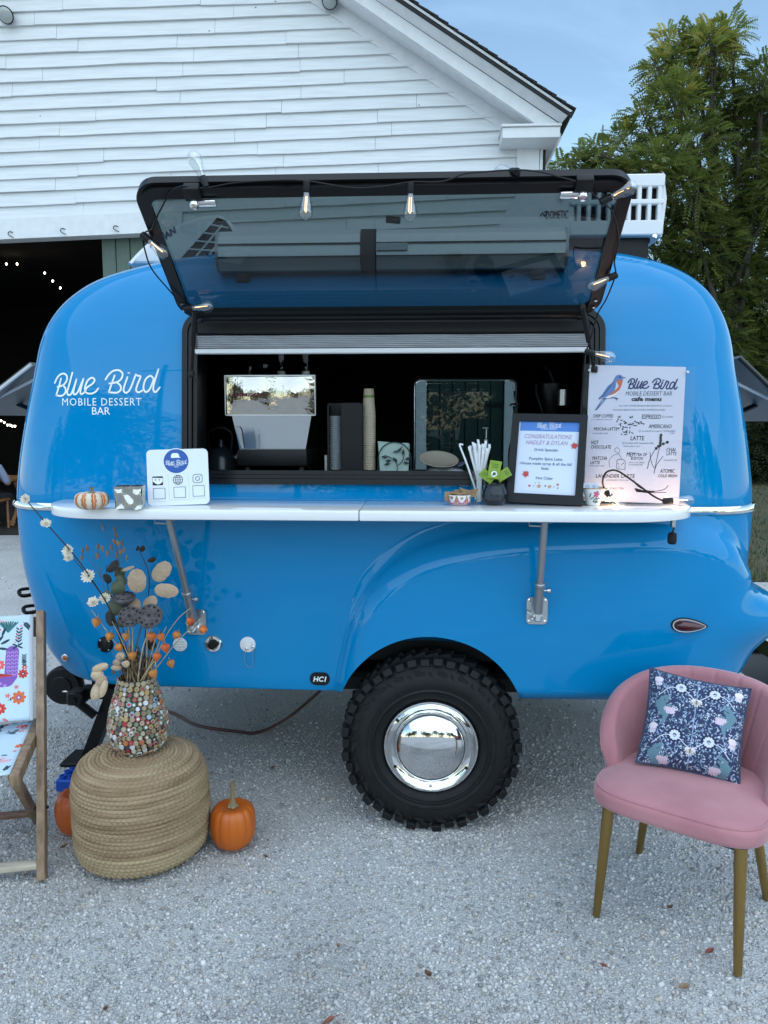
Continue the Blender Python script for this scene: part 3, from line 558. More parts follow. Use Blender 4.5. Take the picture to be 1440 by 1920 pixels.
# the dark hall seen through the opening
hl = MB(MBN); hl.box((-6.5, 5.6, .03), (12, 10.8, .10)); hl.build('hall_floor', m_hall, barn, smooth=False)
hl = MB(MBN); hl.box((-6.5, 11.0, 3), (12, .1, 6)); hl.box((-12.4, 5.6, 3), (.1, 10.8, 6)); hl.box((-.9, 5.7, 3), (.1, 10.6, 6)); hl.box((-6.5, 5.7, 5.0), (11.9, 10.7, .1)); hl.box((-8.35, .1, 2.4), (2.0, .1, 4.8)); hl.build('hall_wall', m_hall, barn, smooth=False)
m_fairy = pm('fairy_bulb_glow', (1, .9, .7), .5, emit=(1, .86, .66), estr=9)
fl = empty('fairy_lights', MBN @ Vector((-5.4, 4, 4.0)), 'string of tiny white fairy lights hanging in the dark barn doorway', 'fairy lights')
cords = [[(-30, 480), (12, 495), (32, 495), (84, 512), (99, 527), (113, 540), (140, 575)], [(-30, 780), (2, 789), (8, 792), (14, 797), (19, 797), (23, 799), (28, 799), (60, 806)]]
for cpts in cords:
    w3 = [bl(a, b_, 4.5) for a, b_ in cpts]; MB(MBN).tube(catmull(w3, 4), .004, 5).build('cord', m_black, fl)
    for p in w3[1:-1]: MB(MBN).lathe([(.004, -.02), (.016, -.01), (.018, .004), (.010, .018)], 8, T(*p)).build('bulb', m_fairy, fl)
# floodlights on the gable
def floodlight(px, py, s, lab):
    p = bl(px, py, -.18); f = empty('floodlight', MBN @ p, lab, 'floodlight')
    MB(MBN).cyl(p + Vector((0, .15, .06 * s)), p + Vector((0, .04, .02)), .02 * s).build('bracket', m_black_metal, f)
    MB(MBN).lathe([(.03, -.10), (.05, -.08), (.075, -.02), (.085, .0), (.080, .004)], 16, T(*p) @ RX(125) @ Matrix.Scale(s, 4)).build('housing', m_black_metal, f)
    MB(MBN).lathe([(.078, .0), (.06, .018), (.03, .027), (.002, .03)], 16, T(*p) @ RX(125) @ Matrix.Scale(s, 4)).build('lens', pm('frosted_lamp_glass', (.35, .37, .36), .15, coat=.5), f)
floodlight(10, 28, 1.3, 'outdoor floodlight on the clapboards at the top left corner'); floodlight(618, 2, 1.2, 'outdoor floodlight mounted on the gable trim near the top centre')

# ------------------------------------------------------------------ table and guest inside the doorway
m_pine = pm('warm_wood', (0.26, 0.12, 0.045), 0.55, var=.25, vscale=6, stretch=(1, 1, 6))
m_shirt = pm('blue_grey_shirt', (0.24, 0.29, 0.40), 0.85, var=.08, vscale=20, bump=.3, bscale=60)
m_skin = pm('skin', (0.42, 0.24, 0.17), 0.5, sss=.1); m_trs = pm('dark_trousers', (0.02, 0.022, 0.03), 0.85); m_hair = pm('brown_hair', (0.05, 0.03, 0.02), 0.6, bump=.4, bscale=90)
tp = at(20, 886, 8.6); tp = Vector((tp.x, 8.6, 0.08)); tb_ = empty('trestle_table', tp, 'wooden trestle table inside the open barn door', 'table')
MB().rbox((tp.x - .55, tp.y, .80), (1.5, .8, .04), .006, 1).build('tabletop', m_pine, tb_)
for dx in (.12, -1.22):
    g_ = MB(); g_.tube([(tp.x + dx, tp.y - .3, .09), (tp.x + dx, tp.y + .2, .77)], .03, 6); g_.build('leg', m_pine, tb_); g_ = MB(); g_.tube([(tp.x + dx + .03, tp.y + .3, .09), (tp.x + dx + .03, tp.y - .2, .77)], .03, 6); g_.build('leg', m_pine, tb_)
def skin_mesh(name, verts, edges, radii, mat, parent, root=0, lv=2):
    me = bpy.data.meshes.new(name); Mi = WM[parent.name].inverted(); me.from_pydata([Mi @ Vector(v) for v in verts], edges, []); o = bpy.data.objects.new(name, me); COL.objects.link(o)
    o.modifiers.new('skin', 'SKIN'); sd = o.modifiers.new('sub', 'SUBSURF'); sd.levels = lv; sd.render_levels = lv
    lay = me.skin_vertices[0].data
    for i, r_ in enumerate(radii): lay[i].radius = (r_, r_) if not isinstance(r_, tuple) else r_; lay[i].use_root = i == root
    dg = bpy.context.evaluated_depsgraph_get(); m2 = bpy.data.meshes.new_from_object(o.evaluated_get(dg)); o.modifiers.clear(); o.data = m2
    m2.materials.clear(); m2.materials.append(mat); m2.polygons.foreach_set('use_smooth', [True] * len(m2.polygons)); o.name = name
    o.parent = parent; WM[o.name] = WM[parent.name].copy(); return o
gp = Vector((tp.x - .06, tp.y - .62, .08)); guest = empty('person', gp, 'seated guest in a blue grey shirt at the table inside the barn', 'person')
ox, oy, oz = gp.x, gp.y, gp.z + .47
SK = {'hip': (0, 0, 0), 'belly': (0, .02, .2), 'chest': (0, .06, .38), 'neck': (0, .1, .53), 'head': (0, .13, .60), 'crown': (0, .13, .72),
      'shl': (-.17, .07, .44), 'ell': (-.24, .18, .2), 'wrl': (-.12, .38, .28), 'hal': (-.08, .46, .29), 'shr': (.17, .07, .44), 'elr': (.24, .16, .2), 'wrr': (.14, .38, .28), 'har': (.10, .46, .29),
      'hpl': (-.1, .03, -.02), 'knl': (-.12, .42, .0), 'anl': (-.12, .40, -.40), 'tol': (-.12, .54, -.44), 'hpr': (.1, .03, -.02), 'knr': (.12, .42, .0), 'anr': (.12, .40, -.40), 'tor': (.12, .54, -.44)}
ED = [('hip', 'belly'), ('belly', 'chest'), ('chest', 'neck'), ('neck', 'head'), ('head', 'crown'), ('chest', 'shl'), ('shl', 'ell'), ('ell', 'wrl'), ('wrl', 'hal'), ('chest', 'shr'), ('shr', 'elr'), ('elr', 'wrr'), ('wrr', 'har'), ('hip', 'hpl'), ('hpl', 'knl'), ('knl', 'anl'), ('anl', 'tol'), ('hip', 'hpr'), ('hpr', 'knr'), ('knr', 'anr'), ('anr', 'tor')]
RD = {'hip': .13, 'belly': .12, 'chest': .14, 'neck': .055, 'head': .085, 'crown': .085, 'shl': .065, 'ell': .045, 'wrl': .03, 'hal': .035, 'shr': .065, 'elr': .045, 'wrr': .03, 'har': .035, 'hpl': .09, 'knl': .065, 'anl': .04, 'tol': .035, 'hpr': .09, 'knr': .065, 'anr': .04, 'tor': .035}
def sub_skin(name, keys, mat, k):
    ks = list(keys); skin_mesh(name, [(ox + SK[q][0], oy + SK[q][1], oz + SK[q][2]) for q in ks], [(ks.index(a), ks.index(b_)) for a, b_ in ED if a in ks and b_ in ks], [RD[q] * k for q in ks], mat, guest)
sub_skin('body', SK.keys(), m_skin, 1.0); sub_skin('shirt', ['hip', 'belly', 'chest', 'shl', 'ell', 'shr', 'elr'], m_shirt, 1.13); sub_skin('trousers', ['hip', 'hpl', 'knl', 'anl', 'hpr', 'knr', 'anr'], m_trs, 1.14)
MB().lathe([(.01, .11), (.06, .10), (.098, .05), (.104, 0), (.095, -.05), (.07, -.09)], 16, T(ox, oy + .115, oz + .67)).build('hair', m_hair, guest)
st = empty('chair', gp, 'plain wooden chair the barn guest sits on', 'chair'); MB().rbox((ox, oy + .06, .515), (.42, .42, .04), .008, 1).build('seat', m_pine, st)
for dx in (-.18, .18):
    MB().tube([(ox + dx, oy - .12, .08), (ox + dx, oy - .20, .98)], .018, 8).build('leg', m_pine, st); MB().tube([(ox + dx, oy + .22, .08), (ox + dx, oy + .22, .5)], .018, 8).build('leg', m_pine, st)
MB().rbox((ox, oy - .19, .9), (.36, .02, .12), .006, 1).build('backrest', m_pine, st)
# ================================================================== CAMPER TRAILER
ZI = atd(740, 889, 3.28).z
MT = T(0, -.07, 0) @ RZ(-3.0)
def tl(px, py, Y=0.0): return in_frame(MT, px, py, Y)
trailer = empty('camper_trailer', MT @ Vector((0, 1.04, 0)), 'glossy blue retro camper trailer set up as a dessert bar with its window hatch open', 'trailer', yaw=-3.0)
YC_ = 1.04
PROF = [(.528, 1.28, 1.28, 1.025), (.530, 1.40, 1.36, 1.036), (.538, 1.475, 1.41, 1.040), (.56, 1.52, 1.445, 1.043), (.61, 1.56, 1.475, 1.045), (.68, 1.60, 1.505, 1.048), (.87, 1.645, 1.545, 1.056), (1.05, 1.68, 1.585, 1.060), (1.30, 1.693, 1.597, 1.060), (1.50, 1.675, 1.580, 1.052), (1.70, 1.638, 1.548, 1.042), (1.90, 1.595, 1.506, 1.026), (2.03, 1.570, 1.488, 1.006),
        (2.13, 1.532, 1.462, .978), (2.225, 1.465, 1.420, .935), (2.31, 1.365, 1.355, .868), (2.38, 1.205, 1.255, .780), (2.432, 1.05, 1.12, .665), (2.470, .87, .94, .52), (2.492, .62, .66, .345), (2.502, .30, .32, .16), (2.504, .02, .02, .01)]
PROF = [(1.68 + (z - 1.68) * .979, a * .979, b * .979, c * .985) for z, a, b, c in PROF]
P3 = catmull(PROFV := [Vector(p[:3]) for p in PROF], 14); PB = catmull([Vector((p[3], 0, 0)) for p in PROF], 14)
Zp = np.array([p.x for p in P3]); Ap = np.array([p.y for p in P3]); Bp = np.array([p.z for p in P3]); Wp = np.array([p.x for p in PB])
# dense levels
arc = np.concatenate([[0], np.cumsum(np.sqrt(np.diff(Zp) ** 2 + np.diff(Wp) ** 2 + .3 * np.diff(Ap) ** 2))]); ss = np.linspace(0, arc[-1], 215)
LZ, LA, LB, LW = [np.interp(ss, arc, q) for q in (Zp, Ap, Bp, Wp)]
# plan columns: near side left->right, tail corner, tail end, far side, front end
NS = 205; cols = [('n', t) for t in np.linspace(-1, 1, NS)] + [('c', 0, a) for a in np.linspace(0, 1, 26)[1:-1]] + [('e', 1, t) for t in np.linspace(-1, 1, 26)] + [('c', 1, a) for a in np.linspace(0, 1, 14)[1:-1]] + \
    [('f', t) for t in np.linspace(1, -1, 150)] + [('c', 2, a) for a in np.linspace(0, 1, 14)[1:-1]] + [('e', 3, t) for t in np.linspace(1, -1, 26)] + [('c', 3, a) for a in np.linspace(0, 1, 26)[1:-1]]
FEN = [tl(px, py, -.05) for px, py in ((622, 1312), (628, 1270), (636, 1228), (650, 1172), (677, 1112), (722, 1060), (788, 1020), (868, 998), (960, 985), (1060, 978), (1180, 974), (1270, 976), (1335, 990), (1388, 1022), (1425, 1075), (1450, 1125))]
FEN = [Vector((p.x, p.z)) for p in FEN] + [Vector((2.0, tl(1470, 1150, 0).z))]
FEN2 = np.array([(p.x, p.y) for p in catmull(FEN, 6)])
def bulge(x, z):
    x = np.atleast_1d(x); z = np.atleast_1d(z); d = np.full(x.shape, 9.0)
    for (ax, az), (bx, bz) in zip(FEN2[:-1], FEN2[1:]):
        ex, ez = bx - ax, bz - az; L2 = ex * ex + ez * ez + 1e-12; t = np.clip(((x - ax) * ex + (z - az) * ez) / L2, 0, 1)
        d = np.minimum(d, np.hypot(x - ax - t * ex, z - az - t * ez))
    top = np.interp(x, FEN2[:, 0], FEN2[:, 1]); left = FEN2[:, 0].min()
    ins = (x > left) & (z < top); d = np.where(ins, d, -d)
    u = np.clip(d / .11, 0, 1); f = np.sin(u * math.pi / 2) * .080; v = np.clip((d + .045) / .065, 0, 1); soft = .018 * v * v * (3 - 2 * v)
    return np.where(d > 0, f * np.clip(d / .02, 0, 1) * .85 + soft, soft) + np.clip((d - .05) / .35, 0, 1) * .022
_t, _l, _r = tl(803, 1192, -.085), tl(640, 1298, -.085), tl(975, 1316, -.085); _h = _t.z - (_l.z + _r.z) / 2; _w = (_r.x - _l.x) / 2; AR = (_w * _w + _h * _h) / (2 * _h); ACX, ACZ = (_l.x + _r.x) / 2, _t.z - AR
def corner_r(i): return min(.33, .9 * LW[i], .9 * (LA[i] + LB[i]) / 2) * min(1, .25 + LW[i])
nl, nc = len(LZ), len(cols); V = np.zeros((nl, nc, 3)); Nn = np.zeros((nl, nc, 2)); near = np.zeros(nc, bool)
for j, c in enumerate(cols): near[j] = c[0] == 'n' or (c[0] == 'c' and c[1] in (0, 3)) or (c[0] == 'e')
for i in range(nl):
    a = (LA[i] + LB[i]) / 2; x0 = (LB[i] - LA[i]) / 2; b_ = LW[i]; r = corner_r(i)
    for j, c in enumerate(cols):
        if c[0] in 'nf':
            t = c[1]; s = -1 if c[0] == 'n' else 1; x = x0 + t * (a - r); y = s * b_ * (1 - .016 * t * t); n_ = (0, s)
        elif c[0] == 'e':
            s = 1 if c[1] == 1 else -1; t = c[2]; y = t * (b_ - r) * .984; x = x0 + s * (a + .025 * (1 - t * t)); n_ = (s, 0)
        else:
            q = c[1]; th = c[2] * math.pi / 2; e_ = 2 / 2.25
            ca, sa = math.cos(th) ** e_, math.sin(th) ** e_
            if q == 0: ux, uy = sa, -ca
            elif q == 1: ux, uy = ca, sa
            elif q == 2: ux, uy = -sa, ca
            else: ux, uy = -ca, -sa
            x = x0 + math.copysign(a - r, ux if abs(ux) > 1e-9 else (1 if q in (0, 1) else -1)) + ux * r; 
            sgx = 1 if q in (0, 1) else -1; sgy = -1 if q in (0, 3) else 1
            x = x0 + sgx * (a - r) + ux * r; y = sgy * (b_ - r + r * abs(uy)) * .984; nn = math.hypot(ux, uy); n_ = (ux / nn, uy / nn)
        V[i, j] = (x, y + YC_, LZ[i]); Nn[i, j] = n_
# pontoon fender swelling, and its skirt that hangs a little lower
B = bulge(V[..., 0].ravel(), V[..., 2].ravel()).reshape(nl, nc); fade = np.clip((V[..., 2] - .555) / .05, 0, 1) ** .5
Bn = B * near[None, :] * (.25 + .75 * fade); 
low = np.clip((V[..., 0] - FEN2[:, 0].min() - .01) / .05, 0, 1) * near[None, :] * (V[..., 1] < 1.0); V[..., 2] -= .006 * low * np.clip(1 - (V[..., 2] - .56) / .25, 0, 1)
flare = np.exp(-((V[..., 2] - .87) / .115) ** 2) * .125 * np.clip((V[..., 0] - 1.22) / .25, 0, 1) * np.clip(Nn[..., 0], 0, 1); Bn = Bn + flare
V[..., 0] += Nn[..., 0] * Bn; V[..., 1] += Nn[..., 1] * Bn
def side_y(x, z):      # y of the near side's outer face
    i = int(np.clip(np.searchsorted(LZ, z) - 1, 0, nl - 2)); q = min(1, max(0, (z - LZ[i]) / (LZ[i + 1] - LZ[i])))
    return float(np.interp(x, V[i][NORD, 0], V[i][NORD, 1]) * (1 - q) + np.interp(x, V[i + 1][NORD, 0], V[i + 1][NORD, 1]) * q)
NORD = np.array([j for j in range(nc - 24, nc)] + list(range(NS + 24)))
idx = np.arange(nl * nc).reshape(nl, nc); VV = V.reshape(-1, 3).copy()
# openings: serving window (near), doorway (far), wheel arch
WX0, WZ1 = tl(338, 612).x, 2.115; WX1 = tl(1137, 612).x; WZ0 = tl(730, 907).z; WCX, WCZ, WW, WH = (WX0 + WX1) / 2, (WZ0 + WZ1) / 2, WX1 - WX0, WZ1 - WZ0
dl, dr_ = tl(775, 780, 2.05).x, tl(966, 780, 2.05).x; dtop = tl(860, 711, 2.05).z
side = np.array([c[0] for c in cols]); sd_n = np.tile((side == 'n')[None], (nl, 1)).ravel(); sd_f = np.tile((side == 'f')[None], (nl, 1)).ravel()
def in_rr(x, z, cx, cz, w_, h_, r): qx = np.abs(x - cx) - (w_ / 2 - r); qz = np.abs(z - cz) - (h_ / 2 - r); return np.hypot(np.maximum(qx, 0), np.maximum(qz, 0)) + np.minimum(np.maximum(qx, qz), 0) < r
x_, z_ = VV[:, 0], VV[:, 2]
inw = sd_n & in_rr(x_, z_, WCX, WCZ, WW - .006, WH - .006, .078); ind = sd_f & (x_ > dl) & (x_ < dr_) & (z_ > .60) & (z_ < dtop)
ina = sd_n & (np.hypot(x_ - ACX, z_ - ACZ) < AR)
Fq = []
for i in range(nl - 1):
    for j in range(nc):
        j2 = (j + 1) % nc; q = (idx[i, j], idx[i, j2], idx[i + 1, j2], idx[i + 1, j])
        if all(inw[k] for k in q) or all(ind[k] for k in q) or all(ina[k] for k in q): continue
        Fq.append(q)
Fq = np.array(Fq); used = np.zeros(len(VV), bool); used[Fq.ravel()] = True
for k in np.where(ina & used)[0]:
    dx, dz = VV[k, 0] - ACX, VV[k, 2] - ACZ; d = math.hypot(dx, dz); VV[k, 0] = ACX + dx / d * AR; VV[k, 2] = ACZ + dz / d * AR
    VV[k, 1] = side_y(VV[k, 0], VV[k, 2]) if VV[k, 2] > .58 else VV[k, 1]
RT = np.array(MT)[:3, :3]
body = np_mesh('body', VV @ RT.T + np.array(MT)[:3, 3], Fq, m_blue, trailer, smooth=True)
# drop loose vertices
bm = bmesh.new(); bm.from_mesh(body.data); bmesh.ops.delete(bm, geom=[v for v in bm.verts if not v.link_faces], context='VERTS'); bm.to_mesh(body.data); bm.free()
def tp_(name, mb, mat, parent=None, **k): return mb.build(name, mat, parent or trailer, **k)
# wheel arch return and dark well
a0, a1 = math.pi + math.asin((ACZ - .556) / AR), -math.asin((ACZ - .556) / AR); mb = MB(MT); n = 48
def arcp(t, r=AR): a = a0 + (a1 - a0) * t; return ACX + r * math.cos(a), ACZ + r * math.sin(a)
mb.grid(n, 4, lambda u, v: (*(lambda p: (p[0], side_y(p[0], max(p[1], .58)) + .002 + .16 * v))(arcp(u, AR + .001)), ACZ + (AR + .001 - .062 * v ** 1.3 * math.sin(math.pi * u) ** 1.2) * math.sin(a0 + (a1 - a0) * u)))
tp_('arch_lip', mb, m_blue)
mb = MB(MT); mb.grid(n, 2, lambda u, v: (arcp(u, AR + .03)[0], -.07 + .15 + .34 * v, arcp(u, AR + .03)[1])); pts = [arcp(k / n, AR + .03) for k in range(n + 1)]
mb.add([(x, .43, z) for x, z in pts], [tuple(range(n + 1))]); tp_('wheel_well', mb, m_blue)
# floor, chassis, inner lining, counter inside
mb = MB(MT); mb.prism(rrect(2.7, 1.84, .3, 6, -.05, 1.06), .575, .60); tp_('floor', mb, m_dark, smooth=False)
mb = MB(MT)
for y in (.30, 1.70): mb.box((-.02, y, .515), (2.7, .06, .09))
for x in (-1.2, -.3, .9, 1.3): mb.box((x, 1.0, .52), (.06, 1.4, .07))
mb.cyl((ACX, .1, .36), (ACX, 1.95, .36), .035); mb.box((ACX, .55, .45), (.5, .06, .06)); tp_('chassis', mb, m_black_metal, smooth=False)
mb = MB(MT); zc, xl_, xr_ = 2.20, -1.30, 1.22
mb.box((xl_, 1.05, 1.4), (.02, 1.60, 1.3)); mb.box((xr_, 1.05, 1.4), (.02, 1.60, 1.3)); mb.box((-.04, 1.05, zc), (2.5, 1.3, .02))
mb.box(((xl_ + dl) / 2, 1.90, 1.38), (dl - xl_, .02, 1.50)); mb.box(((dr_ + xr_) / 2, 1.90, 1.38), (xr_ - dr_, .02, 1.50)); mb.box(((dl + dr_) / 2, 1.90, (dtop + 2.13) / 2), (dr_ - dl, .02, 2.13 - dtop))
tp_('interior_lining', mb, m_dark, smooth=False)
mb = MB(MT); mb.rbox((-.05, .36, ZI - .016), (2.4, .50, .03), .004, 1); mb.rbox((-.05, .36, 1.02), (2.3, .44, .74), .004, 1); tp_('interior_counter', mb, m_black)
# far doorway frame
mb = MB(MT); M2 = T(0, 2.06, 0) @ RX(90); w2, h2 = dr_ - dl, dtop - .62; mb.ring(rrect(w2 + .08, h2 + .08, .05, 5, (dl + dr_) / 2, (dtop + .62) / 2), rrect(w2 - .012, h2 - .012, .04, 5, (dl + dr_) / 2, (dtop + .62) / 2), -.06, .12, M2); df_ = tp_('door_frame', mb, m_blackgl); mb = MB(MT); mb.prism(rrect(w2 - .02, h2 - .02, .04, 5, (dl + dr_) / 2, (dtop + .62) / 2), -.008, -.002, M2); tp_('door_pane', mb, m_tint, df_, smooth=False)
# window frame with stepped rubber seal
_yb, _yt = side_y(0, WZ0), side_y(0, WZ1); yw = (_yb + _yt) / 2; M2 = T(0, yw, WCZ) @ RX(90 - math.degrees(math.atan2(_yt - _yb, WZ1 - WZ0)))
wf = MB(MT)
def rr_(dw, r): return rrect(WW + dw, WH + dw, r, 8, WCX, 0)
wf.ring(rr_(.014, .086), rr_(-.030, .066), -.10, .026, M2); wf.ring(rr_(-.034, .064), rr_(-.062, .05), -.12, .018, M2); wf.ring(rr_(-.066, .048), rr_(-.100, .032), -.13, .006, M2)
fr = tp_('window_frame', wf, m_blackgl)
mb = MB(MT); mb.rbox((WCX, yw + .045, WZ1 - .06), (WW - .10, .07, .05), .006, 1); tp_('blind_cassette', mb, m_black, fr)
# pleated blind, pulled part way up
zt, zb_ = tl(730, 627, .06).z, tl(730, 661, .06).z; m_blind = pm('pleated_blind_cloth', (.70, .71, .73), .85, bump=.25, bscale=300, stretch=(.3, 1, 3))
bl_ = MB(MT); x0, x1 = tl(367, 640, .06).x, tl(1106, 640, .06).x; npl = 7
for k in range(npl):
    za = zt - (zt - zb_ - .02) * k / npl; zb2 = zt - (zt - zb_ - .02) * (k + 1) / npl; zm = (za + zb2) / 2
    nb_ = 14; vs = []; 
    for q in range(nb_ + 1):
        x = x0 + (x1 - x0) * q / nb_; sg = .004 * math.sin(q * 1.7 + k) * .4; vs += [(x, .070, za), (x, .052, zm + sg), (x, .070, zb2)]
    bl_.add(vs, [f for q in range(nb_) for f in ((3 * q, 3 * q + 1, 3 * q + 4, 3 * q + 3), (3 * q + 1, 3 * q + 2, 3 * q + 5, 3 * q + 4))])
bd = tp_('window_blind', bl_, m_blind, smooth=False)
mb = MB(MT); mb.rbox(((x0 + x1) / 2, .055, zb_ + .006), (x1 - x0, .03, .020), .004, 1); tp_('blind_rail', mb, m_white_pl, bd)
# ---------------------------------------------------------------- awning hatch
h0l, h0r = tl(340, 592, -.045), tl(1122, 585, -.045); HZ = (h0l.z + h0r.z) / 2; HXC = (h0l.x + h0r.x) / 2; HW = h0r.x - h0l.x
HP = Vector((HXC, -.045, HZ)); _Y = -.3
while _Y > -.9 and tl(1203, 338, _Y).x - tl(253, 350, _Y).x > HW: _Y -= .004
dv = Vector((0, _Y + .045, (tl(253, 350, _Y).z + tl(1203, 327, _Y).z) / 2 - HZ)); HL = dv.length; 
# local X along the hinge, Y out to the free edge, Z to the under/outer face
MA = MT @ Matrix((( 1, 0, 0, HP.x), (0, dv.y / HL, -dv.z / HL, HP.y), (0, dv.z / HL, dv.y / HL, HP.z), (0, 0, 0, 1)))
aw_n = (MA.to_3x3() @ Vector((0, 0, 1))).normalized(); aw_p = MA @ Vector((0, 0, 0))
def aw(px, py, off=0.0):        # a point on the hatch (local coords), off metres towards the outside
    p = MA.inverted() @ on_plane(aw_p + aw_n * off, aw_n, px, py); return p
cy, ch = HL / 2, HL + .02
hatch = MB(MA); hatch.ring(rrect(HW, ch, .080, 8, 0, cy), rrect(HW - .060, ch - .056, .055, 8, 0, cy - .004), -.026, .004); hatch.ring(rrect(HW - .026, ch - .026, .070, 8, 0, cy), rrect(HW - .098, ch - .086, .036, 8, 0, cy - .008), .006, .020)
hz = tp_('window_hatch', hatch, m_blackgl)
hb = MB(MA); hb.rbox((0, -.004, .004), (HW - .16, .030, .036), .006, 2); tp_('hinge_rail', hb, m_blackgl, hz)
gl = MB(MA); gl.prism(rrect(HW - .06, ch - .06, .05, 6, 0, cy), -.006, .002); tp_('hatch_glass', gl, m_tint, hz, smooth=False)
for px, py, s in ((365, 378, 1), (1092, 362, -1)):
    p = aw(px, py, .03); mb = MB(MA @ T(p.x, p.y, 0)); mb.rbox((0, .030, .022), (.055, .05, .034), .006, 2); lt = tp_('latch', mb, m_black, hz)
    mb = MB(MA @ T(p.x, p.y, 0)); mb.rbox((.028 * s, -.004, .034), (.085, .026, .012), .005, 2); mb.lathe([(.016, .02), (.016, .05), (.012, .055), (.001, .056)], 14); tp_('latch_handle', mb, m_chrome, lt)
p = aw(737, 420, .0); mb = MB(MA @ T(p.x, p.y, -.02)); mb.rbox((0, 0, 0), (.05, .02, .02), .004, 1, RZ(-8)); tp_('latch_block', mb, m_black, hz)
for s, (pxa, pya, pxb, pyb) in ((-1, (352, 566, 352, 702)), (1, (1116, 572, 1108, 692))):
    q = aw(pxa, pya, -.03); a_ = MA @ Vector((s * (HW / 2 - .065), .12, .034)); b_ = MT @ tl(pxb, pyb, -.035); b2 = MT @ Vector((WCX + s * (WW / 2 - .045), -.02, b_.z))
    a_ = MA @ Vector((s * (HW / 2 - .075), .06, .030)); mid = a_.lerp(b2, .55)
    g_ = MB(); g_.cyl(a_, mid, .0105, 12); g_.cyl(mid, b2, .006, 10); g_.lathe([(.012, -.012), (.014, 0), (.012, .012)], 10, T(*a_)); g_.lathe([(.012, -.012), (.014, 0), (.012, .012)], 10, T(*b2)); tp_('gas_strut', g_, m_blackgl)
    for yy in (.05, .085):
        mb = MB(MA @ T(s * (HW / 2 - .03), yy, .024)); mb.lathe([(.006, 0), (.006, .003), (.001, .005)], 10); tp_('screw', mb, m_chrome, hz)
# ---------------------------------------------------------------- belt trim
BZ = tl(1360, 946, .2).z - .004
def plan_ring(z, off):
    a = (np.interp(z, Zp, Ap) + np.interp(z, Zp, Bp)) / 2; x0 = (np.interp(z, Zp, Bp) - np.interp(z, Zp, Ap)) / 2; b_ = np.interp(z, Zp, Wp); i = int(np.argmin(abs(LZ - z))); out = []
    for j in range(0, nc, 2): p = V[i, j]; n_ = Nn[i, j]; out.append(Vector((p[0] + n_[0] * off, p[1] + n_[1] * off, z)))
    return out
PR = plan_ring(BZ, 0.0); PO = plan_ring(BZ, .016); n = len(PR); mb = MB(MT); vs = []
for a_, b_ in zip(PR, PO):
    d = (b_ - a_)
    for (k, dz) in ((-.2, -.017), (.55, -.016), (1, -.007), (1, .004), (.6, .014), (-.2, .016)): vs.append(a_ + d * k + Vector((0, 0, dz)))
fs = [(i * 6 + q, ((i + 1) % n) * 6 + q, ((i + 1) % n) * 6 + q + 1, i * 6 + q + 1) for i in range(n) for q in range(5)]; mb.add(vs, fs); tp_('belt_trim', mb, m_chrome)
# ---------------------------------------------------------------- fold-down serving shelf (two leaves)
SZ = tl(720, 957, -.345).z; SY0, SY1 = -.345, side_y(0, 1.35) - .024; sxl, sxr = tl(80, 968, -.20).x, tl(1306, 955, -.17).x; sxm = tl(673, 962, -.345).x
def shelf(xa, xb, ra, rb):
    pts = []
    def corner(cx, cy, rx, ry, a0): return [(cx + rx * math.cos(R(a0 + 90 * k / 12)), cy + ry * math.sin(R(a0 + 90 * k / 12))) for k in range(13)]
    pts += [(xa, SY1), ] ; pts += corner(xa + ra, SY0 + min(ra, .27), ra, min(ra, .27), 180) if ra > .02 else [(xa, SY0)]
    pts += corner(xb - rb, SY0 + min(rb, .27), rb, min(rb, .27), 270) if rb > .02 else [(xb, SY0)]
    pts += [(xb, SY1)]
    return pts
for nm, xa, xb, ra, rb in (('l', sxl, sxm - .002, .30, .0), ('r', sxm + .002, sxr, .0, .34)):
    bm = bmesh.new(); pts = shelf(xa, xb, ra, rb); vs = [bm.verts.new((x, y, SZ - .040)) for x, y in pts]; f = bm.faces.new(vs)
    ex = bmesh.ops.extrude_face_region(bm, geom=[f]); bmesh.ops.translate(bm, vec=(0, 0, .040), verts=[v for v in ex['geom'] if isinstance(v, bmesh.types.BMVert)])
    bmesh.ops.recalc_face_normals(bm, faces=bm.faces)
    ed = [e for e in bm.edges if abs(e.verts[0].co.z - e.verts[1].co.z) < 1e-5]; bmesh.ops.bevel(bm, geom=ed, offset=.006, segments=2, profile=.5, affect='EDGES'); bm.verts.index_update()
    mb = MB(MT); mb.add([v.co.copy() for v in bm.verts], [tuple(v.index for v in f.verts) for f in bm.faces]); bm.free(); tp_('serving_shelf', mb, m_white_gl)
mb = MB(MT); mb.box(((sxl + sxr) / 2, SY1 - .012, SZ - .052), (2.4, .022, .022)); tp_('shelf_bracket', mb, m_alu, smooth=False)
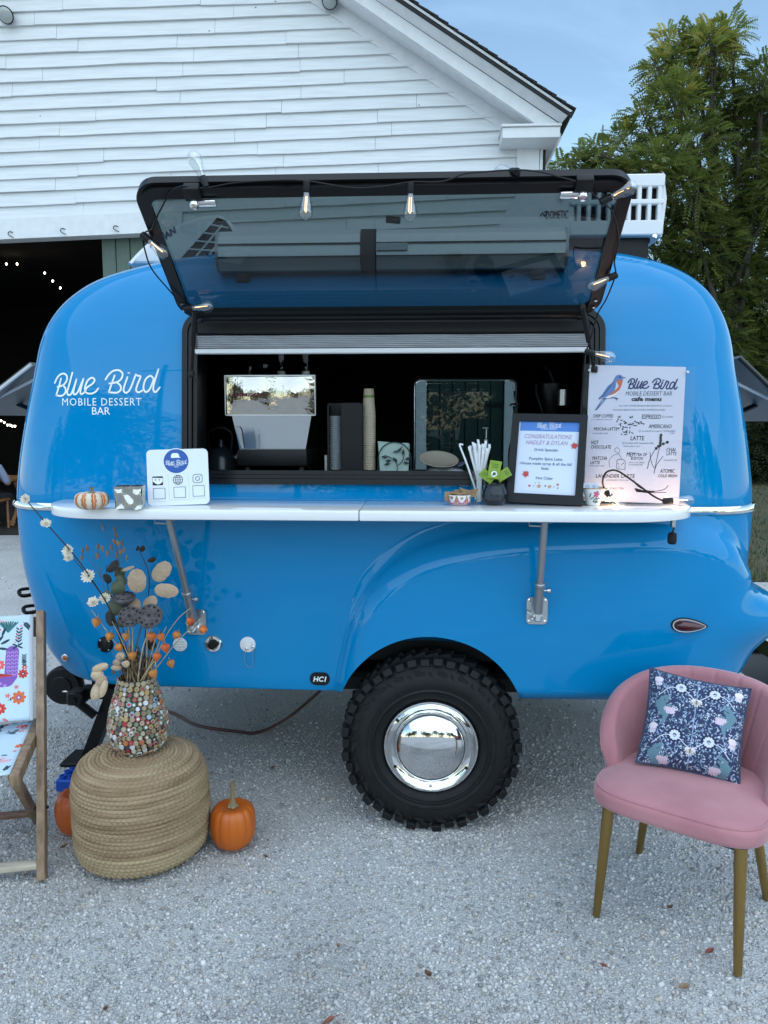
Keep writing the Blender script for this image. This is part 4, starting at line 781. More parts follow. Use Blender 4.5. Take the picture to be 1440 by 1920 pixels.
for (ptx, pty, pbx, pby) in ((317, 984, 366, 1168), (1021, 980, 1008, 1147)):
    B_ = tl(pbx, pby, side_y(tl(pbx, pby).x, tl(pbx, pby).z) - .02); yb = side_y(B_.x, B_.z); T_ = Vector((B_.x, -.262, SZ - .046)); T_.x = tl(ptx, pty, -.262).x
    E_ = Vector((B_.x, yb - .030, B_.z)); mp_ = E_.lerp(T_, .30)
    mb = MB(MT); mb.cyl(mp_, T_, .0135, 14); pole = tp_('shelf_pole', mb, m_alu)
    mb = MB(MT); mb.cyl(E_, mp_, .0175, 14); mb.lathe([(.0175, -.004), (.021, 0), (.021, .012), (.0175, .016)], 14, align(mp_, T_)); tp_('pole_sleeve', mb, m_alu, pole)
    mb = MB(MT @ T(B_.x, yb - .001, B_.z) @ RX(90)); mb.prism(rrect(.082, .108, .016, 5), 0, .006); fp = tp_('foot_plate', mb, m_steel)
    mb = MB(MT @ T(B_.x, yb - .006, B_.z) @ RX(90)); mb.lathe([(.018, 0), (.018, .02), (.012, .026)], 14, T(0, -.02, 0)); mb.rbox((0, -.012, .018), (.026, .05, .03), .004, 1)
    tp_('pole_hinge', mb, m_chrome, fp); Mf_ = MT @ T(B_.x, yb - .006, B_.z) @ RX(90)
    for sx, sy in ((-1, -1), (1, -1), (-1, 1), (1, 1)): mb = MB(Mf_); mb.lathe([(.006, 0), (.006, .003), (.001, .005)], 8, T(.031 * sx, .042 * sy, 0)); tp_('screw', mb, m_chrome, fp)
    for a_ in (-25, 25): mb = MB(Mf_); mb.rbox((-.026, -.018, .016), (.024, .010, .006), .002, 1, RZ(a_)); tp_('wing_nut', mb, m_chrome, fp)
    k_ = E_.lerp(T_, .25); mb = MB(MT); mb.cyl(k_ + Vector((.012, 0, 0)), k_ + Vector((.030, 0, 0)), .004, 8); mb.cyl(k_ + Vector((.028, 0, 0)), k_ + Vector((.040, 0, 0)), .012, 12); tp_('thumb_screw', mb, m_steel, pole)
    mb = MB(MT); mb.tube([T_ + Vector((-.055, .005, .004)), T_ + Vector((-.055, .002, -.018)), T_ + Vector((.0, .002, -.020))], .003, 6); mb.rbox((T_.x, T_.y, T_.z + .002), (.06, .05, .012), .003, 1); tp_('pole_clip', mb, m_alu, pole)
# ---------------------------------------------------------------- lettering on the paint, side fittings
def on_side(px, py): 
    p = tl(px, py, .02)
    for _ in range(4): p = tl(px, py, side_y(p.x, p.z))
    return p
def conform(mb, off):     # lay flat print on the curved side: local frame is the trailer's
    Mi = MT.inverted(); out = []
    for v in mb.v:
        q = Mi @ v; out.append(MT @ Vector((q.x, side_y(q.x, q.z) - off, q.z)))
    mb.v = out; return mb
c = on_side(199, 717); wl = on_side(297, 717).x - on_side(101, 717).x; mb = MB(); script_logo(mb, wl, MT @ T(*c) @ RX(90) @ RZ(1.5)); lg = tp_('name_lettering', conform(mb, .0015), m_wdecal, smooth=False)
mb = MB(); c = on_side(190, 753); text(mb, 'MOBILE DESSERT', .044, MT @ T(c.x, c.y, c.z - .016) @ RX(90), bold=0, width=on_side(264, 753).x - on_side(116, 753).x, space=1.15)
c = on_side(189, 770); text(mb, 'BAR', .044, MT @ T(c.x, c.y, c.z - .016) @ RX(90), bold=.003, width=on_side(206, 770).x - on_side(172, 770).x); tp_('name_lettering', conform(mb, .0015), m_wdecal, smooth=False)
c = on_side(600, 1272); mb = MB(MT @ T(c.x, c.y, c.z) @ RX(90)); mb.prism(rrect(.084, .054, .026, 8), 0, .006); bdg = tp_('badge', mb, m_black); mb = MB(); text(mb, 'HC1', .030, MT @ T(c.x, c.y - .0068, c.z - .011) @ RX(90), bold=.03, shear=.2, width=.056); tp_('lettering', mb, m_wdecal, bdg, smooth=False)
def side_M(px, py): c = on_side(px, py); return MT @ T(c.x, c.y, c.z) @ RX(90)
# black round inlet cap
mb = MB(side_M(198, 1208)); mb.lathe([(.034, 0), (.034, .006), (.028, .014), (.012, .018), (.001, .018)], 22); cp = tp_('inlet_cap', mb, m_blackgl)
for a_ in range(4):
    mb = MB(side_M(198, 1208) @ RZ(90 * a_ + 40) @ T(.026, 0, .010)); mb.lathe([(.004, 0), (.004, .004), (.001, .005)], 8); tp_('screw', mb, m_chrome, cp)
mb = MB(side_M(283, 1208)); mb.lathe([(.022, 0), (.022, .006), (.016, .010), (.001, .010)], 18); tp_('inlet_cap', mb, m_black)
# white louvred vent
Mv = side_M(338, 1208); mb = MB(Mv); mb.lathe([(.0300, 0), (.0300, .005), (.027, .008), (.0235, .008), (.0235, .002), (.001, .002)], 26); vt = tp_('vent', mb, m_white_pl)
for k in range(4):
    y = -.0165 + .011 * k; hw = math.sqrt(.0235 ** 2 - y * y) - .001; mb = MB(Mv); mb.rbox((0, y, .006), (2 * hw, .006, .007), .0015, 1, RX(0)); tp_('vent_slat', mb, m_white_pl, vt)
# chrome filler with black door, white water inlet on its wire
Mv = side_M(400, 1207); mb = MB(Mv); mb.lathe([(.0365, 0), (.0365, .003), (.033, .007), (.024, .008), (.022, .003), (.001, .003)], 26); fl_ = tp_('filler', mb, m_chrome); mb = MB(Mv); mb.lathe([(.021, .003), (.020, .009), (.010, .011), (.001, .011)], 20); mb.rbox((.016, .004, .012), (.022, .016, .008), .003, 1); tp_('filler_door', mb, m_black, fl_)
Mv = side_M(465, 1208); mb = MB(Mv); mb.lathe([(.033, 0), (.033, .005), (.029, .007), (.020, .007), (.018, .012), (.010, .014), (.001, .014)], 26); wi = tp_('water_inlet', mb, m_white_pl)
for x, y in ((-.004, -.014), (.024, -.006)): mb = MB(Mv @ T(x, y, .010)); mb.lathe([(.005, 0), (.005, .006), (.001, .008)], 10); tp_('screw', mb, m_chrome, wi)
mb = MB(Mv); mb.tube(catmull([(-.004, -.016, .012), (-.011, -.04, .014), (-.013, -.07, .012), (-.004, -.092, .008), (.012, -.094, .008), (.022, -.08, .010), (.022, -.04, .012), (.025, -.006, .013)], 5), .0011, 6); tp_('wire_loop', mb, m_steel, wi)
# clearance lamp (amber) and teardrop tail lamp
m_amber = pm('amber_lens', (.42, .10, .01), .12, coat=1.0); m_redl = pm('dark_red_lens', (.055, .002, .003), .12, coat=.6)
Mv = side_M(123, 1233); mb = MB(Mv); mb.lathe([(.0165, 0), (.0165, .004), (.013, .007), (.0115, .007)], 20, cap=False); al = tp_('marker_lamp', mb, m_chrome); mb = MB(Mv); mb.lathe([(.0115, .002), (.011, .008), (.007, .012), (.001, .013)], 18); tp_('lens', mb, m_amber, al)
Mv = side_M(1284, 1171)
def tear(k): return [((-.045 + .115 * (0.5 - .5 * math.cos(t)) - .0) * 1.0, k * .031 * math.sin(t) * (1 - .55 * (0.5 - .5 * math.cos(t))) - .004 * (0.5 - .5 * math.cos(t))) for t in [2 * math.pi * q / 36 for q in range(36)]]
tr = [(x * 1.12, y * 1.1) for x, y in tear(1.0)]
mb = MB(Mv); mb.prism([(x * 1.10, y * 1.14) for x, y in tr], -.004, .006); tlb = tp_('tail_lamp', mb, m_blackgl)
mb = MB(Mv); mb.ring([(x * 1.0 - .0, y * 1.02) for x, y in tr], [(x * .93 + .001, y * .88) for x, y in tr], .006, .012); tp_('lamp_bezel', mb, m_chrome, tlb)
mb = MB(Mv); n = 36; vs = []; ks = [(1, .004), (.96, .016), (.85, .026), (.65, .033), (.35, .037), (.05, .038)]
for k, h in ks: vs += [(x * .93 * k + .001, y * .88 * k, h) for x, y in tr]
mb.add(vs, [(i * n + q, i * n + (q + 1) % n, (i + 1) * n + (q + 1) % n, (i + 1) * n + q) for i in range(5) for q in range(n)] + [tuple(5 * n + q for q in range(n))]); tp_('lens', mb, m_redl, tlb)
# ---------------------------------------------------------------- wheel
WY = side_y(.25, 1.2) + .0; wc = tl(808, 1392, -.09); WCX_, WCZ_ = wc.x, .366; MW = MT @ T(WCX_, -.085, WCZ_) @ RX(90)      # local Z points out of the wheel
RTY = .350
tyre = MB(MW); tyre.lathe([(.185, -.20), (.24, -.255), (.31, -.255), (RTY - .01, -.225), (RTY, -.20), (RTY, -.03), (RTY - .012, -.008), (RTY - .035, .008), (.297, .020), (.255, .022), (.245, .018), (.238, .022), (.215, .016), (.20, .004), (.192, -.02)], 72, cap=False); ty = tp_('tyre', tyre, m_rubber)
sm = MB(); sm.rbox((0, 0, 0), (.030, .038, .062), .003, 1); M_bl = mesh_of(sm, m_rubber, 'tread_block'); sm = MB(); sm.rbox((0, 0, 0), (.026, .060, .036), .003, 1, RZ(18)); M_bl2 = mesh_of(sm, m_rubber, 'tread_block'); nb = 42
for k in range(nb):
    a_ = 360 * k / nb; linked(M_bl, 'tread_block', MW @ RZ(a_) @ T(RTY - .002 - (.006 if k % 2 else 0), 0, -.026 - (.006 if k % 2 else -.004)) @ RY(14), ty)
    linked(M_bl2, 'tread_block', MW @ RZ(a_ + 4) @ T(RTY + .002, 0, -.085 - (.01 if k % 2 else 0)), ty)
    linked(M_bl2, 'tread_block', MW @ RZ(a_ + 2) @ T(RTY + .002, 0, -.145), ty)
sm = MB(); sm.prism([(-.018, -.004), (.018, -.012), (.020, -.006), (-.012, .020), (-.018, .018)], 0, .005); M_sl = mesh_of(sm, m_rubber, 'sidewall_lug', False)
sm = MB(); sm.prism([(-.020, -.003), (.018, -.003), (.018, .003), (-.020, .003)], 0, .004); M_sl2 = mesh_of(sm, m_rubber, 'sidewall_lug', False)
for k in range(22):
    a_ = 360 * k / 22; linked(M_sl, 'sidewall_lug', MW @ RZ(a_) @ T(.312, 0, .013) @ RZ(90 if k % 2 else -70) @ RX(0), ty); linked(M_sl2, 'sidewall_lug', MW @ RZ(a_ + 8) @ T(.303, 0, .016) @ RZ(35), ty)
for rr in (.262, .229):
    mb = MB(MW); mb.lathe([(rr - .003, .014), (rr - .001, .0245), (rr + .001, .0245), (rr + .003, .014)], 64, cap=False); tp_('sidewall_rib', mb, m_rubber, ty)
rim = MB(MW); rim.lathe([(.196, -.03), (.194, .006), (.190, .012), (.184, .012), (.176, .002), (.158, -.008), (.140, -.010), (.06, -.012), (.001, -.012)], 72, cap=False); rm = tp_('rim', rim, m_chrome)
hub = MB(MW); hub.lathe([(.150, -.006)] + [(.146 * math.cos(t), .004 + .060 * math.sin(t)) for t in np.linspace(.0, math.pi / 2 - .01, 16)], 72); tp_('hubcap', hub, m_chrome, rm)
mb = MB(MW @ RZ(142) @ T(.172, 0, -.001)); mb.lathe([(.006, 0), (.006, .006), (.004, .008)], 10); tp_('valve', mb, m_black, rm)
for a_ in (-148, -32, -90):
    mb = MB(MW @ RZ(a_) @ T(.175, 0, .0)); mb.rbox((0, 0, 0), (.02, .012, .006), .002, 1); tp_('clip', mb, m_black if a_ != -90 else m_chrome, rm)
# ---------------------------------------------------------------- roof: awning cassette, fan cover, air conditioner
c0, c1 = tl(415, 470, .16), tl(1056, 470, .16); zt_, zb2 = tl(735, 432, .16).z, tl(735, 508, .16).z; hh = zt_ - zb2; xc = (c0.x + c1.x) / 2; lw = c1.x - c0.x
prof = [(-.0, 0), (.09, 0), (.10, .02), (.10, hh * .3), (.085, hh * .72), (.06, hh * .95), (.03, hh), (-.035, hh), (-.06, hh * .86), (-.075, hh * .62), (-.078, hh * .30), (-.066, .02), (-.05, 0)]
MC = MT @ T(0, .18, zb2); mb = MB(MC @ Matrix(((0, 0, 1, 0), (1, 0, 0, 0), (0, 1, 0, 0), (0, 0, 0, 1)))); mb.prism(prof, c0.x, c1.x)
m_silver = pm('silver_anodised_awning', (.60, .61, .61), .35, .6); cas = tp_('awning_cassette', mb, m_silver, angle=25)
for zz_, yy_ in ((hh * .62, -.080), (hh * .30, -.0825)):
    mb = MB(MC); mb.box((xc, yy_, zz_), (lw, .006, .004)); tp_('groove', mb, m_black, cas)
for x in (c0.x - .006, c1.x + .006):
    mb = MB(MC @ Matrix(((0, 0, 1, 0), (1, 0, 0, 0), (0, 1, 0, 0), (0, 0, 0, 1)))); mb.prism([(a * 1.03, b_ * 1.0) for a, b_ in prof], x - .006, x + .006); tp_('end_cap', mb, m_alu, cas)
sx = tl(690, 470, .1).x; mb = MB(MC @ Matrix(((0, 0, 1, 0), (1, 0, 0, 0), (0, 1, 0, 0), (0, 0, 0, 1)))); mb.prism([(a * 1.08 - .002, b_ * 1.02 - .001) for a, b_ in prof], sx - .032, sx + .032); tp_('awning_strap', mb, m_black, cas)
p_ = tl(735, 470, .1); mb = MB(MC); mb.box((p_.x, -.085, hh * .34 + .028), (.125, .004, .028)); tp_('name_plate', mb, m_alu, cas)
for x in (c0.x + .09, c1.x - .1): mb = MB(MC); mb.rbox((x, .0, -.02), (.06, .08, .05), .006, 1); tp_('cassette_bracket', mb, m_black, cas)
# fan cover (left): a domed shell with a grille at its high end
YF2 = .62; fo = [tl(px, py, YF2) for px, py in ((236, 494), (262, 466), (300, 436), (345, 414), (382, 404), (410, 402), (430, 414), (446, 440), (455, 468), (458, 494))]
M3 = MT @ T(0, YF2, 0) @ RX(90); bm = bmesh.new(); vs = [bm.verts.new((p.x, p.z, 0)) for p in catmull(fo, 4)]; f = bm.faces.new(vs); ex_ = bmesh.ops.extrude_face_region(bm, geom=[f]); bmesh.ops.translate(bm, vec=(0, 0, -.55), verts=[v for v in ex_['geom'] if isinstance(v, bmesh.types.BMVert)])
bmesh.ops.recalc_face_normals(bm, faces=bm.faces); ed = [e for e in bm.edges if abs(e.verts[0].co.z - e.verts[1].co.z) < 1e-5]; bmesh.ops.bevel(bm, geom=ed, offset=.022, segments=3, profile=.5, affect='EDGES'); bm.verts.index_update()
mb = MB(M3); mb.add([v.co.copy() for v in bm.verts], [tuple(v.index for v in f.verts) for f in bm.faces]); bm.free(); fc = tp_('roof_fan_cover', mb, m_white_pl, angle=30)
gp_ = [tl(px, py, YF2) for px, py in ((340, 484), (408, 408), (424, 414), (440, 440), (450, 474), (452, 490))]; gq = [(p.x, p.z) for p in gp_]
mb = MB(M3); mb.prism(gq, -.002, .003); gr = tp_('fan_grille', mb, m_black, fc, smooth=False)
for t in (.22, .42, .62, .82):
    a_ = gp_[0].lerp(gp_[-1], t); b_ = gp_[1].lerp(gp_[4], t); mb = MB(M3); mb.tube([(a_.x, a_.z, .005), (b_.x, b_.z, .005)], .005, 5); tp_('grille_bar', mb, m_white_pl, gr)
    a_ = gp_[0].lerp(gp_[1], t); b_ = gp_[5].lerp(gp_[2], t); mb = MB(M3); mb.tube([(a_.x, a_.z, .006), (b_.x, b_.z, .006)], .004, 5); tp_('grille_bar', mb, m_white_pl, gr)
c = tl(318, 444, YF2); mb = MB(); text(mb, 'FAN', .042, M3 @ T(c.x, c.z, .003) @ RZ(29), bold=.03, shear=.2); tp_('lettering', mb, m_navy, fc, smooth=False)
c = tl(302, 456, YF2); mb = MB(); text(mb, 'AIR', .032, M3 @ T(c.x - .03, c.z - .01, .003) @ RZ(29), bold=.03, shear=.2); tp_('lettering', mb, pm('red_print', (.35, .02, .02), .5), fc, smooth=False)
# air conditioner (right): rounded nose to the left, slotted shroud to the right
YA = .50; a0_, a1_ = tl(930, 440, YA), tl(1250, 440, YA); az0, az1 = tl(1240, 442, YA).z, tl(1180, 326, YA).z; ax0, ax1 = a0_.x, a1_.x; xs_ = tl(1076, 400, YA).x
bm = bmesh.new(); outline = [(ax0, az0), (ax0 + .015, az0 + .05), (ax0 + .05, az0 + .13), (ax0 + .11, az0 + .21), (ax0 + .20, az1 - .03), (ax0 + .34, az1 + .005), (ax1 - .35, az1 + .012), (ax1 - .05, az1), (ax1 - .012, az1 - .03), (ax1 + .0, az1 - .10), (ax1 - .015, az0)]
mb = MB(MT); mb.prism(outline, -1.22, -YA - .02, RX(90)); ac = tp_('air_conditioner', mb, m_white_pl, angle=60)
mb = MB(MT); mb.prism([(ax0 + .05, az0 - .02), (ax1 - .06, az0 - .02), (ax1 - .06, az0 + .0), (ax0 + .05, az0 + .0)], -1.2, -YA - .04, RX(90)); mb.box(((ax0 + ax1) / 2, .86, az0 - .04), (ax1 - ax0 - .14, .66, .10)); tp_('base_gasket', mb, m_black, ac, smooth=False)
# slotted side panel built of stiles and rails with dark behind
bk = MB(MT); bk.prism([(xs_ + .02, az0 + .055), (ax1 - .045, az0 + .055), (ax1 - .045, az1 - .045), (xs_ + .06, az1 - .045)], -YA - .018, -YA - .012, RX(90)); tp_('shroud_core', bk, m_dark, ac, smooth=False)
M2 = MT @ T(0, YA, 0) @ RX(90); nsl = 8; wsl = (ax1 - .04 - (xs_ + .02)) / nsl
def rail(za, zb, name='shroud_rail', xa=None): mb = MB(M2); mb.rbox((((xs_ - .02 if xa is None else xa) + ax1 - .02) / 2, (za + zb) / 2, .0), (ax1 - .02 - (xs_ - .02 if xa is None else xa), zb - za, .035), .006, 1); tp_(name, mb, m_white_pl, ac)
zm_ = (az0 + az1) / 2 + .01
rail(az0, az0 + .065); rail(zm_ - .012, zm_ + .012); rail(az1 - .06, az1 - .004, xa=xs_ + .02)
for k in range(nsl + 1):
    mb = MB(M2); x = xs_ + .02 + wsl * k; mb.rbox((x, zm_, -.001), (wsl * .42, az1 - az0 - .03, .031), .004, 1); tp_('shroud_stile', mb, m_white_pl, ac)
nose = MB(M2); nose.prism([p for p in outline[:6]] + [(xs_ + .0, az1 - .0), (xs_ + .0, az0)], -.010, .004); nose.prism([(ax0 + .02, az0), (xs_, az0), (xs_, az0 + .075), (ax0 + .04, az0 + .06)], .004, .012); tp_('nose_panel', nose, m_white_pl, ac, angle=20)
mb = MB(); c = tl(1042, 402, YA); text(mb, 'DOMETIC', .050, M2 @ T(c.x + .005, c.z - .02, .0075), bold=.008, width=tl(1066, 402, YA).x - tl(1024, 402, YA).x); q = tl(1018, 402, YA); 
tp_('lettering', mb, m_ink, ac, smooth=False); mb = MB(); mb.ribbon([(q.x - .012, q.z - .008), (q.x - .002, q.z + .006), (q.x + .006, q.z - .008)], .006, .006, M2, 1); mb.ribbon([(q.x + .008, q.z + .010), (q.x + .017, q.z + .001), (q.x + .008, q.z - .010)], .006, .006, M2, 1); tp_('logo_mark', mb, m_ink, ac, smooth=False)
for px, py in ((1225, 445), (1052, 373)): c = tl(px, py, YA); mb = MB(M2 @ T(c.x, c.z, .018)); mb.lathe([(.011, 0), (.010, .004), (.001, .005)], 12); tp_('screw', mb, m_chrome, ac)
# ---------------------------------------------------------------- end windows propped open
m_flap = pm('smoked_hatch_panel', (.10, .105, .105), .35)
m_wht_strut = pm('white_strut', (.6, .6, .6), .4)
for s, pts in ((-1, ((60, 685), (-60, 778), (44, 722), (-6, 747))), (1, ((1384, 672), (1506, 790), (1392, 724), (1446, 750)))):
    a_ = tl(*pts[0], .42); b_ = tl(*pts[1], .42); dirv = (b_ - a_).normalized(); mb = MB(MT); th = Vector((dirv.z, 0, -dirv.x)) * .018 * s
    vs = [a_, b_, Vector((b_.x, 1.66, b_.z)), Vector((a_.x, 1.66, a_.z))]; vs += [v - th for v in vs]; mb.add(vs, [(0, 1, 2, 3), (4, 7, 6, 5), (0, 4, 5, 1), (1, 5, 6, 2), (2, 6, 7, 3), (3, 7, 4, 0)]); eh = tp_('end_window_hatch', mb, m_flap, smooth=False)
    mb = MB(MT); mb.tube([a_ - th * .2, b_ - th * .2], .008, 6); tp_('hatch_edge', mb, m_wht_strut if s < 0 else m_black, eh)
    c_ = tl(*pts[2], .50); d_ = tl(*pts[3], .50); mb = MB(MT); mb.tube([c_ + (c_ - d_) * .4, d_, d_ + (d_ - c_) * .8], .0075, 8); tp_('hatch_stay', mb, m_wht_strut, eh)
    mb = MB(MT); e_ = d_ + Vector((0, .35, -.03)); mb.tube(catmull([d_ + (d_ - c_) * .5 + Vector((0, .12, .05)), e_ + Vector((-.03 * s, 0, -.03)), e_ + Vector((-.12 * s, .1, -.01)), e_ + Vector((-.22 * s, .1, .03))], 4), .012, 6); tp_('hatch_stay', mb, m_black, eh)
# ---------------------------------------------------------------- tongue, coupler jack, tail bumper
mb = MB(MT); 
for y in (.55, 1.5): mb.tube([(-1.0, y, .555), (-2.25, 1.04, .52)], .035, 8)
mb.rbox((-2.28, 1.04, .52), (.16, .09, .08), .01, 1); tp_('tow_frame', mb, m_black_metal)
jw = tl(121, 1284, .42); MJ = MT @ T(jw.x, .42, jw.z) @ RX(90)
mb = MB(MJ); mb.lathe([(.050, -.03), (.085, -.03), (.094, -.015), (.094, .015), (.085, .03), (.050, .03)], 32); sw = tp_('hose_reel', mb, m_black_metal); mb = MB(MJ); mb.lathe([(.030, .0), (.046, .024), (.052, .032), (.048, .036), (.02, .036), (.001, .036)], 26); tp_('reel_ring', mb, m_blackgl, sw); mb = MB(MJ @ T(.02, -.02, .036)); mb.rbox((0, 0, 0), (.03, .008, .006), .002, 1); tp_('reel_catch', mb, m_chrome, sw)
l0, l1 = tl(214, 1296, .34), tl(158, 1442, .34); mb = MB(MT); d_ = (l1 - l0); mb.tube([l0 + d_ * -.1, l1], .040, 4); jl = tp_('stabiliser_jack', mb, m_black_metal, smooth=False)
q = tl(146, 1306, .26); mb = MB(MT); mb.rbox((q.x, .26, q.z), (.075, .08, .065), .008, 1); mb.tube([(q.x - .01, .26, q.z - .02), tl(178, 1342, .28)], .020, 8); mb.cyl((q.x, .21, q.z - .004), (q.x, .235, q.z - .004), .012); mb.box((q.x + .09, .30, q.z + .01), (.16, .06, .05)); tp_('jack_gearbox', mb, m_black_metal, jl)
mb = MB(MT); mb.rbox((l1.x, .34, .075), (.16, .16, .02), .004, 1); tp_('jack_foot', mb, m_black_metal, jl)
for px, py in ((44, 1110), (52, 1142)):
    c = tl(px, py, .60); mb = MB(MT); mb.tube(catmull([c + Vector((.06, .1, .0)), c + Vector((.0, 0, .015)), c + Vector((-.022, .0, 0)), c + Vector((.0, .0, -.020)), c + Vector((.06, .1, -.02))], 5), .010, 4); tp_('strap', mb, m_black)
bx = tl(1412, 1262, .40); mb = MB(MT @ T(bx.x + .075, 1.04, bx.z)); 
bp_ = [(-.03, -.075), (.06, -.085), (.115, -.03), (.125, .04), (.085, .085), (-.03, .085)]
mb.prism(bp_, -.72, .72, RX(90)); bmp = tp_('tail_bumper', mb, pm('dark_chrome', (.16, .17, .18), .12, 1.0), angle=30)
for z in (-.05, .0, .055): mb = MB(MT @ T(bx.x + .095, .312, bx.z + z) @ RX(90)); mb.lathe([(.008, 0), (.007, .004), (.001, .006)], 10); tp_('bolt', mb, m_chrome, bmp)
mb = MB(MT); mb.box((bx.x - .05, 1.04, bx.z + .0), (.24, .5, .06)); tp_('bumper_bracket', mb, m_black_metal, bmp, smooth=False)
# ================================================================== ON THE SERVING SHELF
def sh_(px, py): p = on_z(px, py, SZ + .0005); return p
YAWT = -3.0
# mini pumpkin, white with orange stripes
m_mini = pm('white_pumpkin_skin', (.62, .52, .40), .5, col2=(.70, .62, .52), vscale=25, bump=.15, bscale=60); m_stripe = pm('orange_pumpkin_stripe', (.55, .16, .025), .5, var=.2, vscale=30); m_stem = pm('dry_pumpkin_stem', (.17, .13, .065), .85, col2=(.30, .25, .14), vscale=40, stretch=(3, 3, .4), bump=.5, bscale=60)
def pumpkin(name, loc, rx, hgt, ribs, label, cat, group, mat, stem_h, depth=.10, lean=(0.0, 0.0), stripes=False, shape=1.0):
    t = empty(name, loc, label, cat, group); n = 22; ph = rnd.uniform(0, 1)
    prof = [(rx * max(.02, math.sin(math.pi * (i + .25) / (n + .0)) ** (.62 * shape)), hgt * (.5 - .5 * math.cos(math.pi * (i) / (n - 1)))) for i in range(n)]
    def md(r, z, a, i):
        c = abs(math.cos(ribs * a / 2 + ph)); g = 1 - depth * (1 - c ** .55); top = z / hgt
        dip = .13 * hgt * max(0, (top - .8) / .2) * (1 - r / rx); return r * g, z - dip * 1.4 * (1.0) + .02 * hgt * max(0, top - .6) * (c - .5)
    mb = MB(T(*loc)); mb.lathe(prof, 120, None, True, md); mb.build('flesh', mat, t, angle=180)
    if stripes:
        for k in range(ribs):
            a0 = (2 * math.pi * k - 2 * ph + math.pi) / ribs; m2 = MB(T(*loc)); vs = []
            for i in range(2, n - 1):
                for s in (-4, -3, -2, -1, 0, 1, 2, 3, 4):
                    a = a0 + s * .25 * (.15 + .03 * math.sin(i * 1.7 + k)) * (.5 + .5 * math.sin(math.pi * i / n)); r, z = md(prof[i][0], prof[i][1], a, i); r *= 1.012; vs.append((r * math.cos(a), r * math.sin(a), z))
            m2.add(vs, [(9 * i + s, 9 * i + s + 1, 9 * i + s + 10, 9 * i + s + 9) for i in range(n - 4) for s in range(8)]); m2.build('stripe', m_stripe, t, angle=180)
    zt = hgt * .90; sx, sy = lean; P = catmull([Vector((0, 0, zt)), Vector((sx * .15, sy * .2, zt + stem_h * .4)), Vector((sx * .55, sy * .6, zt + stem_h * .8)), Vector((sx, sy, zt + stem_h))], 6)
    m2 = MB(T(*loc)); k = len(P); rs = rx * .14
    def st(u, v):
        i = min(k - 1, int(round(v * (k - 1)))); p = P[i]; a = 2 * math.pi * u; r = rs * (1.75 - 1.1 * min(1, v * 5) if v < .2 else .65 + .12 * v + (.15 if v > .95 else 0)) * (1 + .16 * math.cos(5 * a + v * 2)); return (p.x + r * math.cos(a), p.y + r * math.sin(a), p.z + (.0))
    m2.grid(20, k, st, cu=True); c = P[-1]; m2.flat([(c.x + rs * .85 * math.cos(q * .628), c.y + rs * .85 * math.sin(q * .628)) for q in range(10)], c.z); m2.build('stem', m_stem, t, angle=60); return t
p = sh_(173, 955); pumpkin('mini_pumpkin', p, .060, .068, 10, 'mini white pumpkin with orange stripes at the left end of the white shelf', 'pumpkin', None, m_mini, .020, .11, (.004, 0), True, 1.0)
# tin cube
p = sh_(245, 953); cb = empty('tin_box', p, 'crumpled silver metal cube between the mini pumpkin and the white square sign', 'tin box'); Mc = T(*p) @ RZ(9)
m_tin = pm('hammered_tin', (.50, .49, .45), .16, 1.0, bump=.5, bscale=22, bdist=.01)
s_ = .047
def cubef(sgn):
    def f(u, v):
        x = (u * 2 - 1) * s_; z = v * .079; w_ = .006 * math.sin(3 * u * math.pi) * math.sin(2.2 * v * math.pi) ; return (x + .003 * math.sin(v * 6), -s_ * .75 + w_, z + .003 * math.sin(u * 7)) if sgn else (x, s_ * .75, z)
    return f
mb = MB(Mc); mb.grid(16, 14, cubef(1)); mb.add([(-s_, -s_ * .75, 0), (-s_, s_ * .75, 0), (-s_, s_ * .75, .079), (-s_, -s_ * .75, .079)], [(0, 3, 2, 1)]); mb.add([(s_, -s_ * .75, 0), (s_, s_ * .75, 0), (s_ + .002, s_ * .75, .079), (s_ + .002, -s_ * .75, .081)], [(0, 1, 2, 3)]); mb.add([(-s_, s_ * .75, 0), (s_, s_ * .75, 0), (s_, s_ * .75, .079), (-s_, s_ * .75, .079)], [(0, 1, 2, 3)]); mb.build('shell', m_tin, cb, angle=50)
mb = MB(Mc); mb.ring(rrect(2 * s_ + .006, 1.5 * s_ + .006, .006, 3), rrect(2 * s_ - .006, 1.5 * s_ - .006, .004, 3), .075, .083); mb.build('rim', m_tin, cb)
# white acrylic sign with round logo and icons (codes left out)
p = sh_(336, 948); sg = empty('table_sign', p, 'white square acrylic sign with a round blue logo on the shelf\'s left half', 'sign'); Ms = FACE(p, 10, 10, 1.2); k = .226 / 1100
def sp(x, y): return ((x - 770) * k, (1245 - y) * k)
mb = MB(Ms); mb.prism(rrect(.226, .213, .018, 6, 0, .1085), -.004, 0); mb.build('panel', pm('white_acrylic', (.70, .74, .79), .18, coat=.4), sg)
mb = MB(Ms); mb.rbox((0, .012, -.03), (.16, .02, .05), .003, 1); mb.build('stand', m_acry, sg)
m_logo = pm('logo_blue_ink', (.010, .085, .36), .5); c = sp(745, 420); mb = MB(Ms); mb.flat(disc(.046, 40, *c), .0006); lgo = mb.build('logo_disc', m_logo, sg, smooth=False)
mb = MB(Ms); mb.flat(disc(.049, 40, *c), .0003); mb.build('logo_border', m_wdecal, sg, smooth=False)
mb = MB(Ms); c2 = sp(745, 440); script_logo(mb, .078, Ms.inverted() @ Ms @ T(c2[0], c2[1], 0), 26, .0010)
